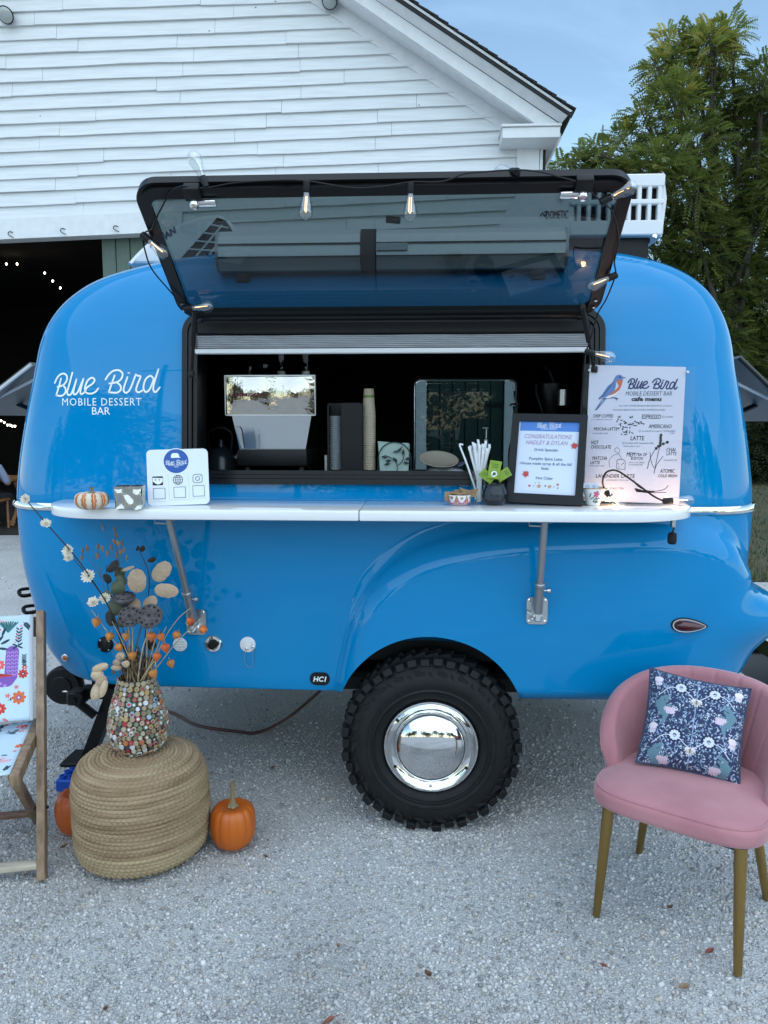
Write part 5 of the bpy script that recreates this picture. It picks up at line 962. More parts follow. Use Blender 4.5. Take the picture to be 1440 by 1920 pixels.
c3 = sp(735, 320); mb.flat([(c3[0] - .0165, c3[1] - .008), (c3[0] + .020, c3[1] - .008), (c3[0] + .014, c3[1] - .004), (c3[0] + .0135, c3[1] + .004), (c3[0] + .008, c3[1] + .010), (c3[0] - .010, c3[1] + .010), (c3[0] - .016, c3[1] + .003)], .0010)
text(mb, 'MOBILE DESSERT', .009, T(*sp(740, 508), .001), width=.056); text(mb, 'BAR', .008, T(*sp(750, 540), .001)); mb.build('lettering', m_wdecal, lgo, smooth=False)
mb = MB(Ms); x, y = sp(405, 775); mb.prism(rrect(.038, .034, .002, 2, x, y), .0002, .0006); ic = mb.build('icon', m_ink, sg, smooth=False)
mb = MB(Ms); mb.flat([(x - .018, y + .012), (x + .018, y + .010), (x + .018, y - .004), (x + .008, y - .012), (x, y - .014), (x - .008, y - .010), (x - .018, y - .002)], .0009); mb.build('icon_face', m_wdecal, ic, smooth=False); mb = MB(Ms); mb.flat(disc(.004, 8, x - .008, y + .004), .0012); mb.flat(disc(.004, 8, x + .006, y + .004), .0012); mb.build('icon_mark', m_alu, ic, smooth=False)
mb = MB(Ms); x, y = sp(765, 768); r_ = .0185; mb.ring(disc(r_, 28, x, y), disc(r_ - .0018, 28, x, y), .0003, .0008)
for q in (-.5, .5): mb.ring(disc(r_, 28, x, y, .5), disc(r_ - .0016, 28, x, y, .44), .0004, .0009)
for dy in (-.009, 0, .009): mb.box((x, y + dy, .0006), (2 * math.sqrt(r_ ** 2 - dy * dy), .0014, .0006))
mb.box((x, y, .0007), (.0014, 2 * r_, .0006)); mb.build('globe_icon', m_ink, sg, smooth=False)
mb = MB(Ms); x, y = sp(1118, 755); mb.ring(rrect(.036, .034, .010, 5, x, y), rrect(.0325, .0305, .0085, 5, x, y), .0003, .0008); mb.ring(disc(.0085, 22, x, y), disc(.0066, 22, x, y), .0003, .0008); mb.flat(disc(.0014, 8, x + .0105, y + .010), .0008); mb.build('camera_icon', m_ink, sg, smooth=False)
mb = MB(Ms)
for x0, x1, yy in ((295, 545, 1155), (620, 930, 1140), (995, 1270, 1122)): a_ = sp(x0, yy); b_ = sp(x1, yy); mb.ribbon([a_, b_], .0008, .0005)
for xx in (590, 950): mb.ribbon([sp(xx, 660), sp(xx + 14, 1180)], .0006, .0005)
mb.build('printed_rule', m_alu, sg, smooth=False)
for qx, qy in ((425, 1010), (790, 1000), (1130, 985)):      # plain frames; the codes themselves are left out
    x, y = sp(qx, qy); mb = MB(Ms); mb.ring(rrect(.044, .042, .001, 1, x, y), rrect(.041, .039, .001, 1, x, y), .0003, .0008); mb.build('printed_frame', m_ink, sg, smooth=False)
# pink floral bowl with sugar packets
m_china = pm('white_china', (.74, .74, .73), .18, coat=.4); m_pink = pm('pink_glaze', (.55, .16, .24), .25, coat=.3); m_gold = pm('gold_glaze', (.45, .27, .08), .3, .4)
p = sh_(861, 947); bw = empty('sugar_bowl', p, 'small pink and white floral china bowl holding brown packets', 'bowl'); Mb = T(*p)
bprof = [(.020, 0), (.030, .002), (.041, .012), (.0445, .026), (.0440, .040), (.0425, .0405), (.0415, .026), (.036, .012), (.004, .006)]
mb = MB(Mb); mb.lathe(bprof, 36, cap=False); mb.build('bowl', m_china, bw, angle=60)
def on_lathe(prof, z):
    zs_ = [q[1] for q in prof]; rs_ = [q[0] for q in prof]; return float(np.interp(z, zs_[:5], rs_[:5]))
def patch(M, prof, fn, nu, nv, off): # decoration lying on a turned surface: fn gives angle, z
    mb = MB(M); vs = []
    def g(u, v): a, z = fn(u, v); r = on_lathe(prof, z) + off; return (r * math.cos(a), r * math.sin(a), z)
    return mb.grid(nu, nv, g)
for k in range(7):
    a0 = 2 * math.pi * k / 7 + .35
    patch(Mb, bprof, lambda u, v: (a0 - .42 + .84 * u, .005 + (.030 * (2 * u - 1) ** 2) * v + .006 * v), 14, 4, .0006).build('glaze_swag', m_pink, bw)
    patch(Mb, bprof, lambda u, v: (a0 + .42 - .05 + .10 * u, .006 + .032 * v), 3, 6, .0009).build('glaze_stripe', m_gold, bw)
    patch(Mb, bprof, lambda u, v: (a0 + .13 * math.cos(6.28 * u) * v, .030 + .005 * math.sin(6.28 * u) * v), 10, 2, .0009).build('glaze_flower', rnd.choice([m_gold, m_pink, pm('leaf_glaze', (.13, .22, .10), .3)]), bw)
m_kraft = pm('brown_packet_paper', (.30, .19, .10), .8, var=.15, vscale=30)
for k, (px, py, rr, ti, z) in enumerate(((858, 938, 10, 5, .042), (868, 940, -20, 70, .040), (876, 934, 35, 40, .048), (884, 940, -30, 50, .044), (850, 940, 5, 80, .034), (862, 940, -8, 8, .047))):
    q = Vector((p.x + (px - 863) * .0021, p.y + rnd.uniform(-.015, .015), p.z + z)); mb = MB(T(*q) @ RZ(rr) @ RX(ti) @ RY(rnd.uniform(-25, 25))); mb.rbox((0, 0, 0), (.062, .036, .004), .0015, 1); mb.build('sugar_packet', m_kraft, None, label=['flat brown sugar packet lying across the pink bowl front', 'brown packet tucked upright in the pink bowl', 'brown packet tilting up at the right of the pink bowl', 'brown packet leaning out over the pink bowl\'s right rim', 'brown packet sunk at the pink bowl\'s left', 'topmost flat brown packet over the pink bowl'][k], cat='sugar packet', group='brown packets in the pink bowl')
# glass of wrapped straws
p = sh_(898, 943); gl_ = empty('straw_glass', p, 'tall clear tapered glass stuffed with paper wrapped straws', 'glass'); Mg = T(*p); zt = .128
mb = MB(Mg); mb.lathe([(.020, 0), (.024, .001), (.030, .05), (.0395, zt), (.0375, zt), (.028, .05), (.021, .012), (.002, .010)], 28, cap=False); mb.build('tumbler', m_glass, gl_, angle=60)
m_str = pm('white_straw_paper', (.76, .77, .78), .6, bump=.2, bscale=200)
for k in range(26):
    a = 2 * math.pi * k * .382; r = .0315 * math.sqrt((k + .5) / 26); b0 = Vector((p.x - r * .5 * math.cos(a), p.y + r * .35 * math.sin(a) * .6, p.z + .012 + .004 * (k % 3))); t1 = Vector((p.x + r * 1.35 * math.cos(a), p.y + r * math.sin(a), p.z + .215 + rnd.uniform(-.022, .022)))
    mb = MB(); mb.tube([b0, b0.lerp(t1, .93), t1], [.0044, .0052, .0052], 6); q = t1 + Vector((rnd.uniform(-.002, .002), 0, .010)); mb.add([(t1.x - .005, t1.y, t1.z - .004), (t1.x + .005, t1.y, t1.z - .004), (q.x + .004, q.y, q.z), (q.x - .005, q.y, q.z + .001)], [(0, 1, 2, 3)])
    mb.build('straw', m_str, None, label='white paper wrapped straw standing in the tall glass', cat='straw', group='wrapped straws packed in the glass')
mb = MB(); q = sh_(884, 943); a_ = at(874, 872, q.y); mb.tube(catmull([Vector((p.x - .004, p.y - .01, p.z + .02)), at(876, 872, p.y - .01), at(863, 838, p.y - .012), at(863, 833, p.y - .012), at(868, 834, p.y - .01)], 4), .0037, 7); mb.build('straw', m_str, None, label='white straw bent outward at the left edge of the glass', cat='straw', group='wrapped straws packed in the glass')
mb = MB(); a_ = at(896, 905, p.y + .0); mb.rbox((p.x - .002, p.y - .016, p.z + .055), (.020, .006, .10), .002, 1); mb.build('spoon', m_str, None, label='white plastic spoon handle standing low in the straw glass', cat='spoon')
# dark patterned jar with green tea packets
p = sh_(927, 946); jr = empty('tea_jar', p, 'dark blue black ceramic jar with embossed zigzags holding green packets', 'jar'); Mj = T(*p)
m_jar = pm('black_blue_ceramic', (.008, .011, .018), .2, spec=.3, coat=.35); jprof = [(.030, 0), (.036, .002), (.046, .020), (.0485, .036), (.045, .055), (.037, .073), (.038, .080), (.035, .081), (.033, .072)]
mb = MB(Mj); mb.lathe(jprof, 40, cap=True); mb.build('jar', m_jar, jr, angle=50)
m_zig = pm('worn_zigzag_glaze', (.20, .23, .27), .35)
for k in range(6):
    z0 = .024 + .0075 * k; mb = MB(Mj); pts = []
    for q in range(25):
        a = -math.pi / 2 - 1.0 + 1.35 * q / 24; z = z0 + (.0035 if q % 2 else -.0035); r = float(np.interp(z, [x_[1] for x_ in jprof[:6]], [x_[0] for x_ in jprof[:6]])) + .0003; pts.append((r * math.cos(a), r * math.sin(a), z))
    mb.tube(pts, .0006, 4); mb.build('zigzag', m_zig, jr)
m_tea = pm('green_tea_packet', (.24, .36, .04), .4, var=.1, vscale=40, bump=.3, bscale=90); m_teal = pm('dark_packet_print', (.05, .10, .02), .5)
for k, (px, py, rr, w_, hh_, lab) in enumerate(((913, 893, 52, .034, .060, 'plain green tea packet sticking out to the left of the dark jar'), (927, 881, -9, .046, .070, 'upright green tea packet with a white label in the dark jar'), (944, 890, -58, .038, .056, 'green tea packet tipped to the right over the dark jar rim'))):
    q = at(px, py, p.y - .010 + .010 * (k % 2) * -1 + .004 * k); M_ = FACE(q, -6, 6, rr); mb = MB(M_); mb.rbox((0, 0, 0), (w_, hh_, .005), .002, 1)
    for sy2 in (-1, 1): mb.rbox((0, sy2 * (hh_ / 2 - .004), .001), (w_ + .001, .006, .005), .001, 1)
    tpk = mb.build('tea_packet', m_tea, None, label=lab, cat='tea packet', group='green packets in the dark jar')
    mb = MB(M_)
    for y in (.010, .016, .022): mb.box((0, y, .0028), (w_ * .55, .0022, .0003))
    if k == 1: mb.flat([(-.006, -.022), (.007, -.019), (.008, -.010), (-.002, -.008)], .0036)
    mb.build('packet_print', m_teal, tpk, smooth=False)
    if k == 1: mb = MB(M_); mb.flat(disc(.012, 20, .001, -.015), .0029); mb.build('round_label', m_wdecal, tpk, smooth=False)
# framed specials sign
pl_, pr_ = sh_(946, 941), sh_(1080, 946); pc = (pl_ + pr_) / 2; pc.y = min(pc.y, -.25); W_ = .285; yaw = -17
fs_ = empty('framed_sign', pc, 'black framed sign announcing the drink specials on the shelf', 'framed sign'); Mf = FACE((pc.x, pc.y, pc.z + .004), 16, yaw, -1.2); Hf = .352
m_frame = pm('black_wood_frame', (.008, .009, .011), .5, spec=.3, bump=.1, bscale=120)
mb = MB(Mf); mb.ring(rrect(W_, Hf, .003, 2, 0, Hf / 2), rrect(W_ - .056, Hf - .066, .002, 2, 0, Hf / 2 + .004), -.012, .010); mb.build('frame', m_frame, fs_, angle=20)
mb = MB(Mf); mb.prism(rrect(W_ - .02, Hf - .02, .003, 2, 0, Hf / 2), -.016, -.0122); mb.prism([(-.03, .01), (.03, .01), (.03, .2), (-.03, .2)], -.09, -.086); mb.build('easel_back', m_black, fs_)
pw, ph_ = W_ - .054, Hf - .064; y0 = Hf / 2 + .004 - ph_ / 2
m_sp = pm('sign_paper', (.66, .72, .86), .6); mb = MB(Mf); mb.prism(rrect(pw, ph_, .001, 1, 0, Hf / 2 + .004), -.012, -.001); mb.build('sheet', m_sp, fs_, smooth=False)
m_hd = pm('sign_blue_ink', (.075, .22, .60), .6); mb = MB(Mf); mb.flat([(-pw / 2 + .006, y0 + ph_ - .038), (pw / 2, y0 + ph_ - .038), (pw / 2, y0 + ph_ - .001), (-pw / 2 + .006, y0 + ph_ - .001)], -.0005); hd_ = mb.build('header_band', m_hd, fs_, smooth=False)
mb = MB(Mf); script_logo(mb, .092, T(0, y0 + ph_ - .014, 0), 24, .0002); text(mb, 'MOBILE DESSERT', .010, T(0, y0 + ph_ - .032, .0002), width=.062); mb.build('lettering', m_wdecal, hd_, smooth=False)
m_rose = pm('rose_ink', (.42, .20, .33), .7); m_slate = pm('slate_ink', (.10, .15, .24), .7); m_maple = pm('maple_red_ink', (.55, .07, .06), .7); m_tan = pm('tan_ink', (.62, .30, .15), .7)
def sy(f): return y0 + ph_ * (1 - (f - .05) / .83)
mb = MB(Mf); text(mb, 'CONGRATULATIONS', .024, T(-.004, sy(.245), .0), shear=.3, width=.180, h=.0001); text(mb, 'HADLEY & DYLAN', .024, T(-.006, sy(.315), .0), shear=.3, width=.160, h=.0001); mb.build('lettering', m_rose, fs_, smooth=False)
mb = MB(Mf)
for s_t, f, sz in (('Drink Specials:', .388, .0155), ('Pumpkin Spice Latte', .490, .0155), ('-House made syrup & all the fall', .545, .0155), ('feels', .598, .0155), ('Hot Cider', .708, .0155)): text(mb, s_t, sz, T(-.004, sy(f), 0), bold=.012, h=.0001, width=.196 if s_t[0] == '-' else None)
mb.build('lettering', m_slate, fs_, smooth=False)
def maple(x, y, s, rot): 
    out = []
    for k in range(22):
        a = R(rot) + 2 * math.pi * k / 22; lob = 1.0 if k % 4 == 1 else (.55 if k % 2 == 0 else .72); out.append((x + s * lob * math.cos(a), y + s * lob * math.sin(a)))
    return out
mb = MB(Mf); mb.flat(maple(pw / 2 - .016, sy(.318), .017, 20), .0002); mb.build('maple_print', m_maple, fs_, smooth=False); mb = MB(Mf); mb.flat(maple(-pw / 2 + .040, sy(.655), .017, 50), .0002); mb.build('maple_print', m_maple, fs_, smooth=False)
for x, f, s, m_ in ((-.058, .785, .006, m_maple), (-.042, .787, .003, m_slate), (-.022, .785, .010, m_tan), (.002, .780, .005, m_slate), (.018, .785, .009, m_tan), (.034, .787, .003, m_slate), (.048, .760, .006, m_maple), (.048, .798, .005, m_tan), (-.036, .752, .0025, m_slate), (-.022, .745, .0025, m_slate)):
    mb = MB(Mf); mb.flat(maple(x, sy(f), s, 30), .0002); mb.build('leaf_print', m_, fs_, smooth=False)
# cafe menu behind clear acrylic
pm_ = sh_(1183, 942); pm_.y = -.185; pm_.x = at(1183, 942, -.185).x
mn = empty('menu_board', pm_, 'hand lettered cafe menu poster in clear acrylic leaning at the shelf\'s right', 'menu'); Mm = FACE((pm_.x, pm_.y, pm_.z + .004), 4.5, -5, -1.6); k = .362 / 1093
def mp(x, y): return ((x - (642 + (1650 - y) * .0334)) * k, (1650 - y) * k)
hm = 1590 * k
m_menu = pm('menu_paper', (.62, .61, .70), .7); mb = MB(Mm); mb.prism(rrect(.362, hm, .002, 1, 0, hm / 2), -.002, 0); mb.build('paper', m_menu, mn, smooth=False)
mb = MB(Mm); mb.prism(rrect(.418, hm + .006, .003, 2, .008, hm / 2 - .0), .0035, .0060); mb.prism([(-.20, 0), (.21, 0), (.21, .003), (-.20, .003)], -.055, .006); mb.build('acrylic_sheet', m_acry, mn, smooth=False)
for x, y in ((140, 125), (1253, 125)): mb = MB(Mm @ T(*mp(x, y), .006)); mb.lathe([(.006, 0), (.006, .005), (.004, .007), (.001, .0075)], 12); mb.build('peg', m_steel, mn)
mb = MB(Mm); c = mp(868, 262); script_logo(mb, 560 * k, T(*c, 0), 40, .0006); mb.build('lettering', m_navy, mn, smooth=False)
def menu_txt(items, mat, sh=.18, b=.02):
    mb = MB(Mm)
    for s_t, x0, x1, yb, hgt in items:
        c = mp((x0 + x1) / 2, yb); text(mb, s_t, hgt * k * 1.38, T(c[0], c[1], 0) @ RZ(1.5), bold=b, shear=sh, width=(x1 - x0) * k, h=.0005)
    mb.build('lettering', mat, mn, smooth=False)
m_ink2 = pm('grey_blue_ink', (.03, .055, .10), .7)
menu_txt([('MOBILE DESSERT BAR', 560, 1088, 400, 52)], m_ink2, .15, .005)
menu_txt([('cafe menu', 628, 972, 462, 48)], m_ink, .05, .05)
menu_txt([('DRIP COFFEE', 195, 422, 668, 38), ('ESPRESSO', 748, 968, 668, 52), ('MOCHA LATTE', 203, 472, 820, 40), ('AMERICANO', 830, 1092, 775, 48), ('HOT', 173, 258, 985, 46), ('CHOCOLATE', 170, 402, 1032, 40), ('LATTE', 622, 780, 922, 52), ('MEM', 582, 682, 1115, 54), ('TEA OF', 690, 815, 1105, 36), ('BOSTON', 632, 768, 1150, 34), ('MATCHA', 190, 358, 1165, 44), ('LATTE', 165, 276, 1215, 38), ('CHAI', 1035, 1138, 1040, 42), ('LATTE', 1035, 1150, 1085, 40), ('ATOMIC', 970, 1135, 1292, 48), ('COLD BREW', 945, 1165, 1342, 34), ('LAVENDER LATTE', 228, 680, 1368, 42)], m_ink, .12, .014)
menu_txt([('ALL OUR COFFEE DRINKS ARE MADE WITH LOCALLY', 488, 1095, 528, 20), ('ROASTED BEANS FROM ATOMIC COFFEE ROASTERS', 422, 1015, 578, 20), ('12 oz MEDIUM OR BOLD', 172, 412, 700, 16), ('(2 oz shot)', 985, 1105, 650, 26), ('*AVAILABLE ICED', 185, 366, 862, 16), ('(2 oz shot & hot water) *AVAILABLE', 720, 1135, 818, 22), ('ICED', 1068, 1125, 838, 16), ('(2 oz shot with steamed milk)', 535, 888, 965, 24), ('*AVAILABLE ICED', 540, 732, 1003, 16), ('*BLACK OR GREEN', 606, 790, 1190, 16), ('*AVAILABLE ICED', 606, 772, 1216, 16), ('*AVAILABLE ICED', 145, 328, 1243, 16), ('*AVAILABLE ICED', 1000, 1160, 1150, 16), ('LAVENDER SYRUP AND MILK', 355, 680, 1402, 16), ('DAILY TEA', 400, 555, 1505, 26)], m_ink2, .1, .0)
# printed bird and botanical sketches
m_bblue = pm('bird_blue_ink', (.10, .19, .42), .7); m_borg = pm('bird_orange_ink', (.58, .13, .05), .7); m_bwht = pm('bird_white_ink', (.74, .72, .74), .7); m_grey = pm('leaf_grey_ink', (.10, .12, .14), .7)
def mflat(pts, mat, h, nm='bird_print'): mb = MB(Mm); mb.flat([mp(*q) for q in catmull2(pts)], h); mb.build(nm, mat, mn, smooth=False)
def catmull2(pts): return [(q.x, q.y) for q in catmull([Vector(p) for p in pts + [pts[0]]], 5)][:-1]
mflat([(500, 165), (455, 175), (430, 215), (408, 260), (355, 305), (300, 390), (250, 455), (318, 430), (300, 480), (215, 580), (240, 578), (320, 480), (360, 430), (420, 370), (450, 300), (455, 240), (520, 225), (530, 190)], m_bblue, .0007)
mflat([(452, 240), (480, 300), (440, 345), (360, 415), (420, 400), (490, 340), (525, 250), (520, 222)], m_borg, .0011)
mflat([(360, 415), (330, 440), (380, 440), (450, 400), (485, 350), (430, 390)], m_bwht, .0014)
mb = MB(Mm); mb.flat([mp(530, 192), mp(568, 200), mp(535, 208)], .0013); mb.flat(disc(.0035, 10, *mp(495, 193)), .0013); mb.ribbon([mp(300, 450), mp(350, 445), mp(420, 435), mp(475, 445)], .004, .0009); mb.ribbon([mp(440, 432), mp(462, 462)], .003, .0010); mb.ribbon([mp(420, 250), mp(365, 330), mp(300, 420), mp(262, 455)], .003, .0012); mb.ribbon([mp(310, 440), mp(260, 520), mp(225, 575)], .003, .0012)
mb.build('bird_print', m_navy, mn, smooth=False)
mb = MB(Mm); rr2 = random.Random(3)
for q in range(34):
    x = rr2.gauss(570, 45); y = rr2.uniform(640, 860); a = rr2.uniform(0, 6.28); s = rr2.uniform(12, 26); mb.flat([mp(x + s * math.cos(a), y + s * math.sin(a)), mp(x + 7 * math.cos(a + 1.6), y + 7 * math.sin(a + 1.6)), mp(x - s * math.cos(a), y - s * math.sin(a)), mp(x - 7 * math.cos(a + 1.6), y - 7 * math.sin(a + 1.6))], .0006 + .00002 * q)
for q in range(10):
    x, y = 640 + 14 * q + rr2.uniform(-10, 10), 745 + rr2.uniform(-45, 25); mb.flat([mp(x + dx * 15, y + dy * 9) for dx, dy in ((1, 0), (0, 1), (-1, 0), (0, -1))], .0007)
for pts in ([(972, 850), (966, 960), (940, 1080), (900, 1300)], [(1060, 935), (985, 960), (920, 1010), (850, 1140), (825, 1250)], [(900, 1290), (930, 1200), (1000, 1100)], [(900, 1240), (865, 1160), (850, 1060)], [(680, 1425), (760, 1485), (880, 1510), (1010, 1490), (1065, 1440)], [(690, 1505), (800, 1530), (900, 1525), (1040, 1520)]): mb.ribbon([mp(*q) for q in pts], .0022, .0008)
for x, y in ((972, 855), (968, 885), (970, 915), (965, 945), (965, 975), (1000, 955), (1045, 935), (945, 985), (920, 1010)): mb.flat(disc(.006, 8, *mp(x, y)), .0010)
for q in range(3): mb.ribbon([mp(690 + 8 * q, 1490 + 14 * q), mp(780, 1512 + 4 * q), mp(900, 1520)], .006, .00085)
mb.build('sketch_print', m_ink, mn, smooth=False)
mb = MB(Mm); mb.ribbon([mp(*q) for q in ((395, 1250), (385, 1170), (430, 1110), (490, 1085), (500, 1040), (470, 1015), (445, 1050), (490, 1085), (520, 1130), (525, 1155))], .0016, .0008); mb.ring([mp(*q) for q in ((470, 1165), (500, 1145), (545, 1148), (572, 1175), (570, 1275), (470, 1265))], [mp(*q) for q in ((476, 1170), (504, 1151), (542, 1154), (566, 1178), (564, 1269), (476, 1259))], .0006, .0008)
for x, y in ((490, 1205), (530, 1215), (500, 1240), (545, 1195)): mb.flat(disc(.0025, 6, *mp(x, y)), .0007)
mb.build('sketch_print', m_grey, mn, smooth=False)
# floral cup with card
p = sh_(1112, 947); cu_ = empty('tea_cup', p, 'white china cup with a pink flower standing in front of the menu', 'cup'); Mc = T(*p)
cprof = [(.022, 0), (.024, .003), (.025, .006), (.034, .030), (.043, .060), (.0445, .066), (.0425, .066), (.032, .030), (.020, .010), (.002, .008)]
mb = MB(Mc); mb.lathe(cprof, 36, cap=False); mb.build('bowl', m_china, cu_, angle=60)
mb = MB(Mc); mb.tube(catmull([(.038, -.004, .056), (.056, -.008, .060), (.062, -.010, .044), (.050, -.008, .026), (.032, -.004, .022)], 5), .0032, 8); mb.build('handle', m_china, cu_)
mb = MB(Mc); mb.lathe([(.0450, .0645), (.0456, .066), (.0446, .0675), (.0434, .0665)], 36, cap=False); mb.build('gilt_rim', m_gold, cu_)
m_fl = pm('pink_painted_flower', (.55, .10, .20), .3); m_lf = pm('green_painted_leaf', (.05, .14, .09), .3)
def cpatch(a, z, ra, rz, mat, rot=0): 
    mb = MB(Mc)
    def g(u, v):
        t = 6.283 * u; dx, dz = ra * math.cos(t) * v, rz * math.sin(t) * v; c_, s_ = math.cos(rot), math.sin(rot); zz = z + dx * s_ + dz * c_; aa = a + (dx * c_ - dz * s_) / .036
        zs_ = [q[1] for q in cprof[:6]]; r = float(np.interp(zz, zs_, [q[0] for q in cprof[:6]])) + .0006; return (r * math.cos(aa), r * math.sin(aa), zz)
    mb.grid(10, 3, g, cu=True); mb.build('painted_petal' if mat is m_fl else 'painted_leaf', mat, cu_)
for q in range(5): cpatch(-1.55 + .14 * math.cos(q * 1.257), .045 + .007 * math.sin(q * 1.257), .007, .0045, m_fl, q * 1.257)
for a, z, ro in ((-1.95, .030, .6), (-1.75, .022, 1.0), (-1.5, .024, 1.8), (-1.3, .028, .3), (-2.15, .040, 1.2), (-1.62, .016, .1), (-1.4, .014, .4)): cpatch(a, z, .011, .0022, m_lf, ro)
mb = MB(FACE((p.x - .012, p.y + .002, p.z + .058), 12, 6)); mb.prism(rrect(.062, .052, .001, 1), -.002, .002); cd = mb.build('card', pm('pale_card', (.60, .66, .76), .7), None, label='pale printed card standing in the floral cup', cat='card')
mb = MB(FACE((p.x - .012, p.y + .002, p.z + .058), 12, 6))
for y in (.018, .013, .008, .003): mb.box((-.012, y, .0023), (.016, .0014, .0003)); mb.box((.014, y - .002, .0023), (.012, .0014, .0003))
mb.build('print', m_slate, cd, smooth=False)

# ================================================================== INSIDE THE HATCH
def ins(px, dpt): p = atd(px, 880, dpt); return Vector((p.x, p.y, ZI))
# espresso machine
p = ins(524, 3.46); em = empty('espresso_machine', p, 'polished steel espresso machine behind the open window', 'espresso machine', yaw=-3); k = 3.34 / FPX; Me = T(p.x, p.y, ZI) @ RZ(-3)
def ez(py): return CAM_Z + (HOR - py) * k * 1.0 - ZI
def ex(px): return (px - 516) * k
zb1, zt1, zb0 = .118, ez(709), ez(843)
m_em = m_black
zl = ez(778); zb0 = ez(843)
mb = MB(Me); mb.rbox((0, .0, (zb0 + .030) / 2 + .004), (ex(585) - ex(455), .34, zb0 - .030), .006, 2); mb.build('base', m_em, em)
for sx in (-1, 1):
    for sy_ in (-1, 1): mb = MB(Me); mb.lathe([(.016, 0), (.020, .004), (.016, .02), (.016, .03)], 14, T(sx * .12, sy_ * .12, 0)); mb.build('foot', m_black, em)
mb = MB(Me); w0, w1 = (ex(583) - ex(460)) / 2, (ex(590) - ex(442)) / 2; vs = [(-w0, -.150, zb0 + .004), (w0, -.150, zb0 + .004), (w1, -.160, zl), (-w1, -.160, zl), (-w0, .10, zb0 + .004), (w0, .10, zb0 + .004), (w1, .15, zl), (-w1, .15, zl)]
mb.add(vs, [(0, 1, 2, 3), (5, 4, 7, 6), (1, 5, 6, 2), (4, 0, 3, 7), (3, 2, 6, 7), (0, 4, 5, 1)]); mb.build('lower_panel', m_wavy, em, smooth=False)
mb = MB(Me); wt = (ex(596) - ex(432)) / 2
def topf(u, v):
    x = (u * 2 - 1) * wt * (.975 + .025 * v); z = zl + (zt1 - zl) * v; b = math.sin(math.pi * u) * math.sin(math.pi * v); return (x, -.178 - .0055 * math.sin(2 * math.pi * u) ** 2 * math.sin(math.pi * v) - .003 * b, z)
mb.grid(30, 14, topf); mb.build('back_panel', m_polish, em, angle=180)
mb = MB(Me); mb.box((-.02, -.005, (zl + zt1) / 2 + .001), (2 * wt * .90, .325, zt1 - zl - .006)); mb.build('cabinet', m_black, em, smooth=False)
mb = MB(Me)
for sx in (-1, 1): mb.box((sx * (wt + .001), -.172, (zl + zt1) / 2), (.004, .03, zt1 - zl + .006))
mb.box((0, -.172, zt1 + .003), (2 * wt + .006, .03, .005)); mb.box((0, -.170, zl - .002), (2 * wt * .975 + .006, .03, .005)); mb.build('panel_edge', m_steel, em, smooth=False)
mb = MB(Me); text(mb, 'LA MARZOCCO', .022, T(ex(476), -.190, ez(745)) @ RX(90), bold=.04, width=ex(503) - ex(448)); mb.build('lettering', pm('dark_red_badge', (.16, .006, .012), .3), em, smooth=False)
mb = MB(Me); vs = [(ex(459), -.150, zb0 + .01), (ex(464), -.149, zb0 + .006), (ex(460), -.154, ez(806)), (ex(457), -.155, ez(800)), (ex(449), -.155, ez(800))]; mb.add([(x, y - .012, z) for x, y, z in vs], [(0, 1, 2, 3, 4)]); mb.build('side_tab', m_steel, em, smooth=False)
# glasses on top of it
zg = ZI + zt1 + .004
for px, w_, h_, hh_, lab in ((467, .012, .048, 0, 'small clear shot glass at the left on the espresso machine'), (496, .022, .056, 0, 'clear tumbler on the espresso machine between shot glass and tall glasses'), (527, .026, .150, 1, 'tall clear glass with white base on top of the espresso machine'), (573, .026, .150, 1, 'tall clear glass with white base at the right on the espresso machine')):
    q = Me @ Vector((ex(px), -.05, 0)); q.z = zg; g_ = empty('drinking_glass', q, lab, 'glass', 'glasses standing on the espresso machine'); mb = MB(T(*q)); mb.lathe([(w_ * .7, 0), (w_ * .75, .001), (w_, h_), (w_ - .0015, h_), (w_ * .65, .004), (.001, .004)], 20, cap=False); mb.build('bowl', m_glass, g_, angle=60)
    mb = MB(T(*q)); mb.lathe([(w_ * .66, .0045), (w_ * .70, .026 if hh_ else .008), (.001, .026 if hh_ else .008)], 20); mb.build('base', m_white_pl if hh_ else m_glass, g_)
# cup rack with lids, divider and paper cups
q0 = ins(655, 3.36); rk = empty('cup_rack', q0, 'black upright rack for lids and paper cups beside the espresso machine', 'cup rack'); k = 3.30 / FPX
def rx(px): return (px - 655) * k
def rz(py): return CAM_Z + (HOR - py) * k - ZI
Mr = T(*q0); hgt = rz(756)
mb = MB(Mr @ RX(90)); mb.prism(rrect(rx(680) - rx(642), hgt, .012, 5, (rx(680) + rx(642)) / 2, hgt / 2), -.06, .065); mb.build('divider', m_black, rk)
mb = MB(Mr); mb.box((0, .01, .006), (.22, .15, .012)); mb.box((0, .08, .16), (.20, .006, .30)); mb.box((rx(617), .01, .15), (.006, .13, .29)); mb.build('rack_body', m_black, rk, smooth=False)
m_lid = pm('clear_plastic_lid', (.30, .32, .33), .25)
for i in range(30):
    mb = MB(Mr @ T(rx(629), .0, .016 + i * .0079)); mb.lathe([(.0285, 0), (.0295, .002), (.0285, .004), (.026, .007)], 18); mb.build('cup_cover', m_lid, None, label='thin clear plastic lid in the tall stack left of the black divider', cat='lid', group='stacked clear lids in the rack')
nb = 26; zs0 = .014; cw = (rx(706) - rx(681)) / 2
m_cup = m_cream; m_gband = pm('green_cup_band', (.14, .24, .04), .6)
hc = .112
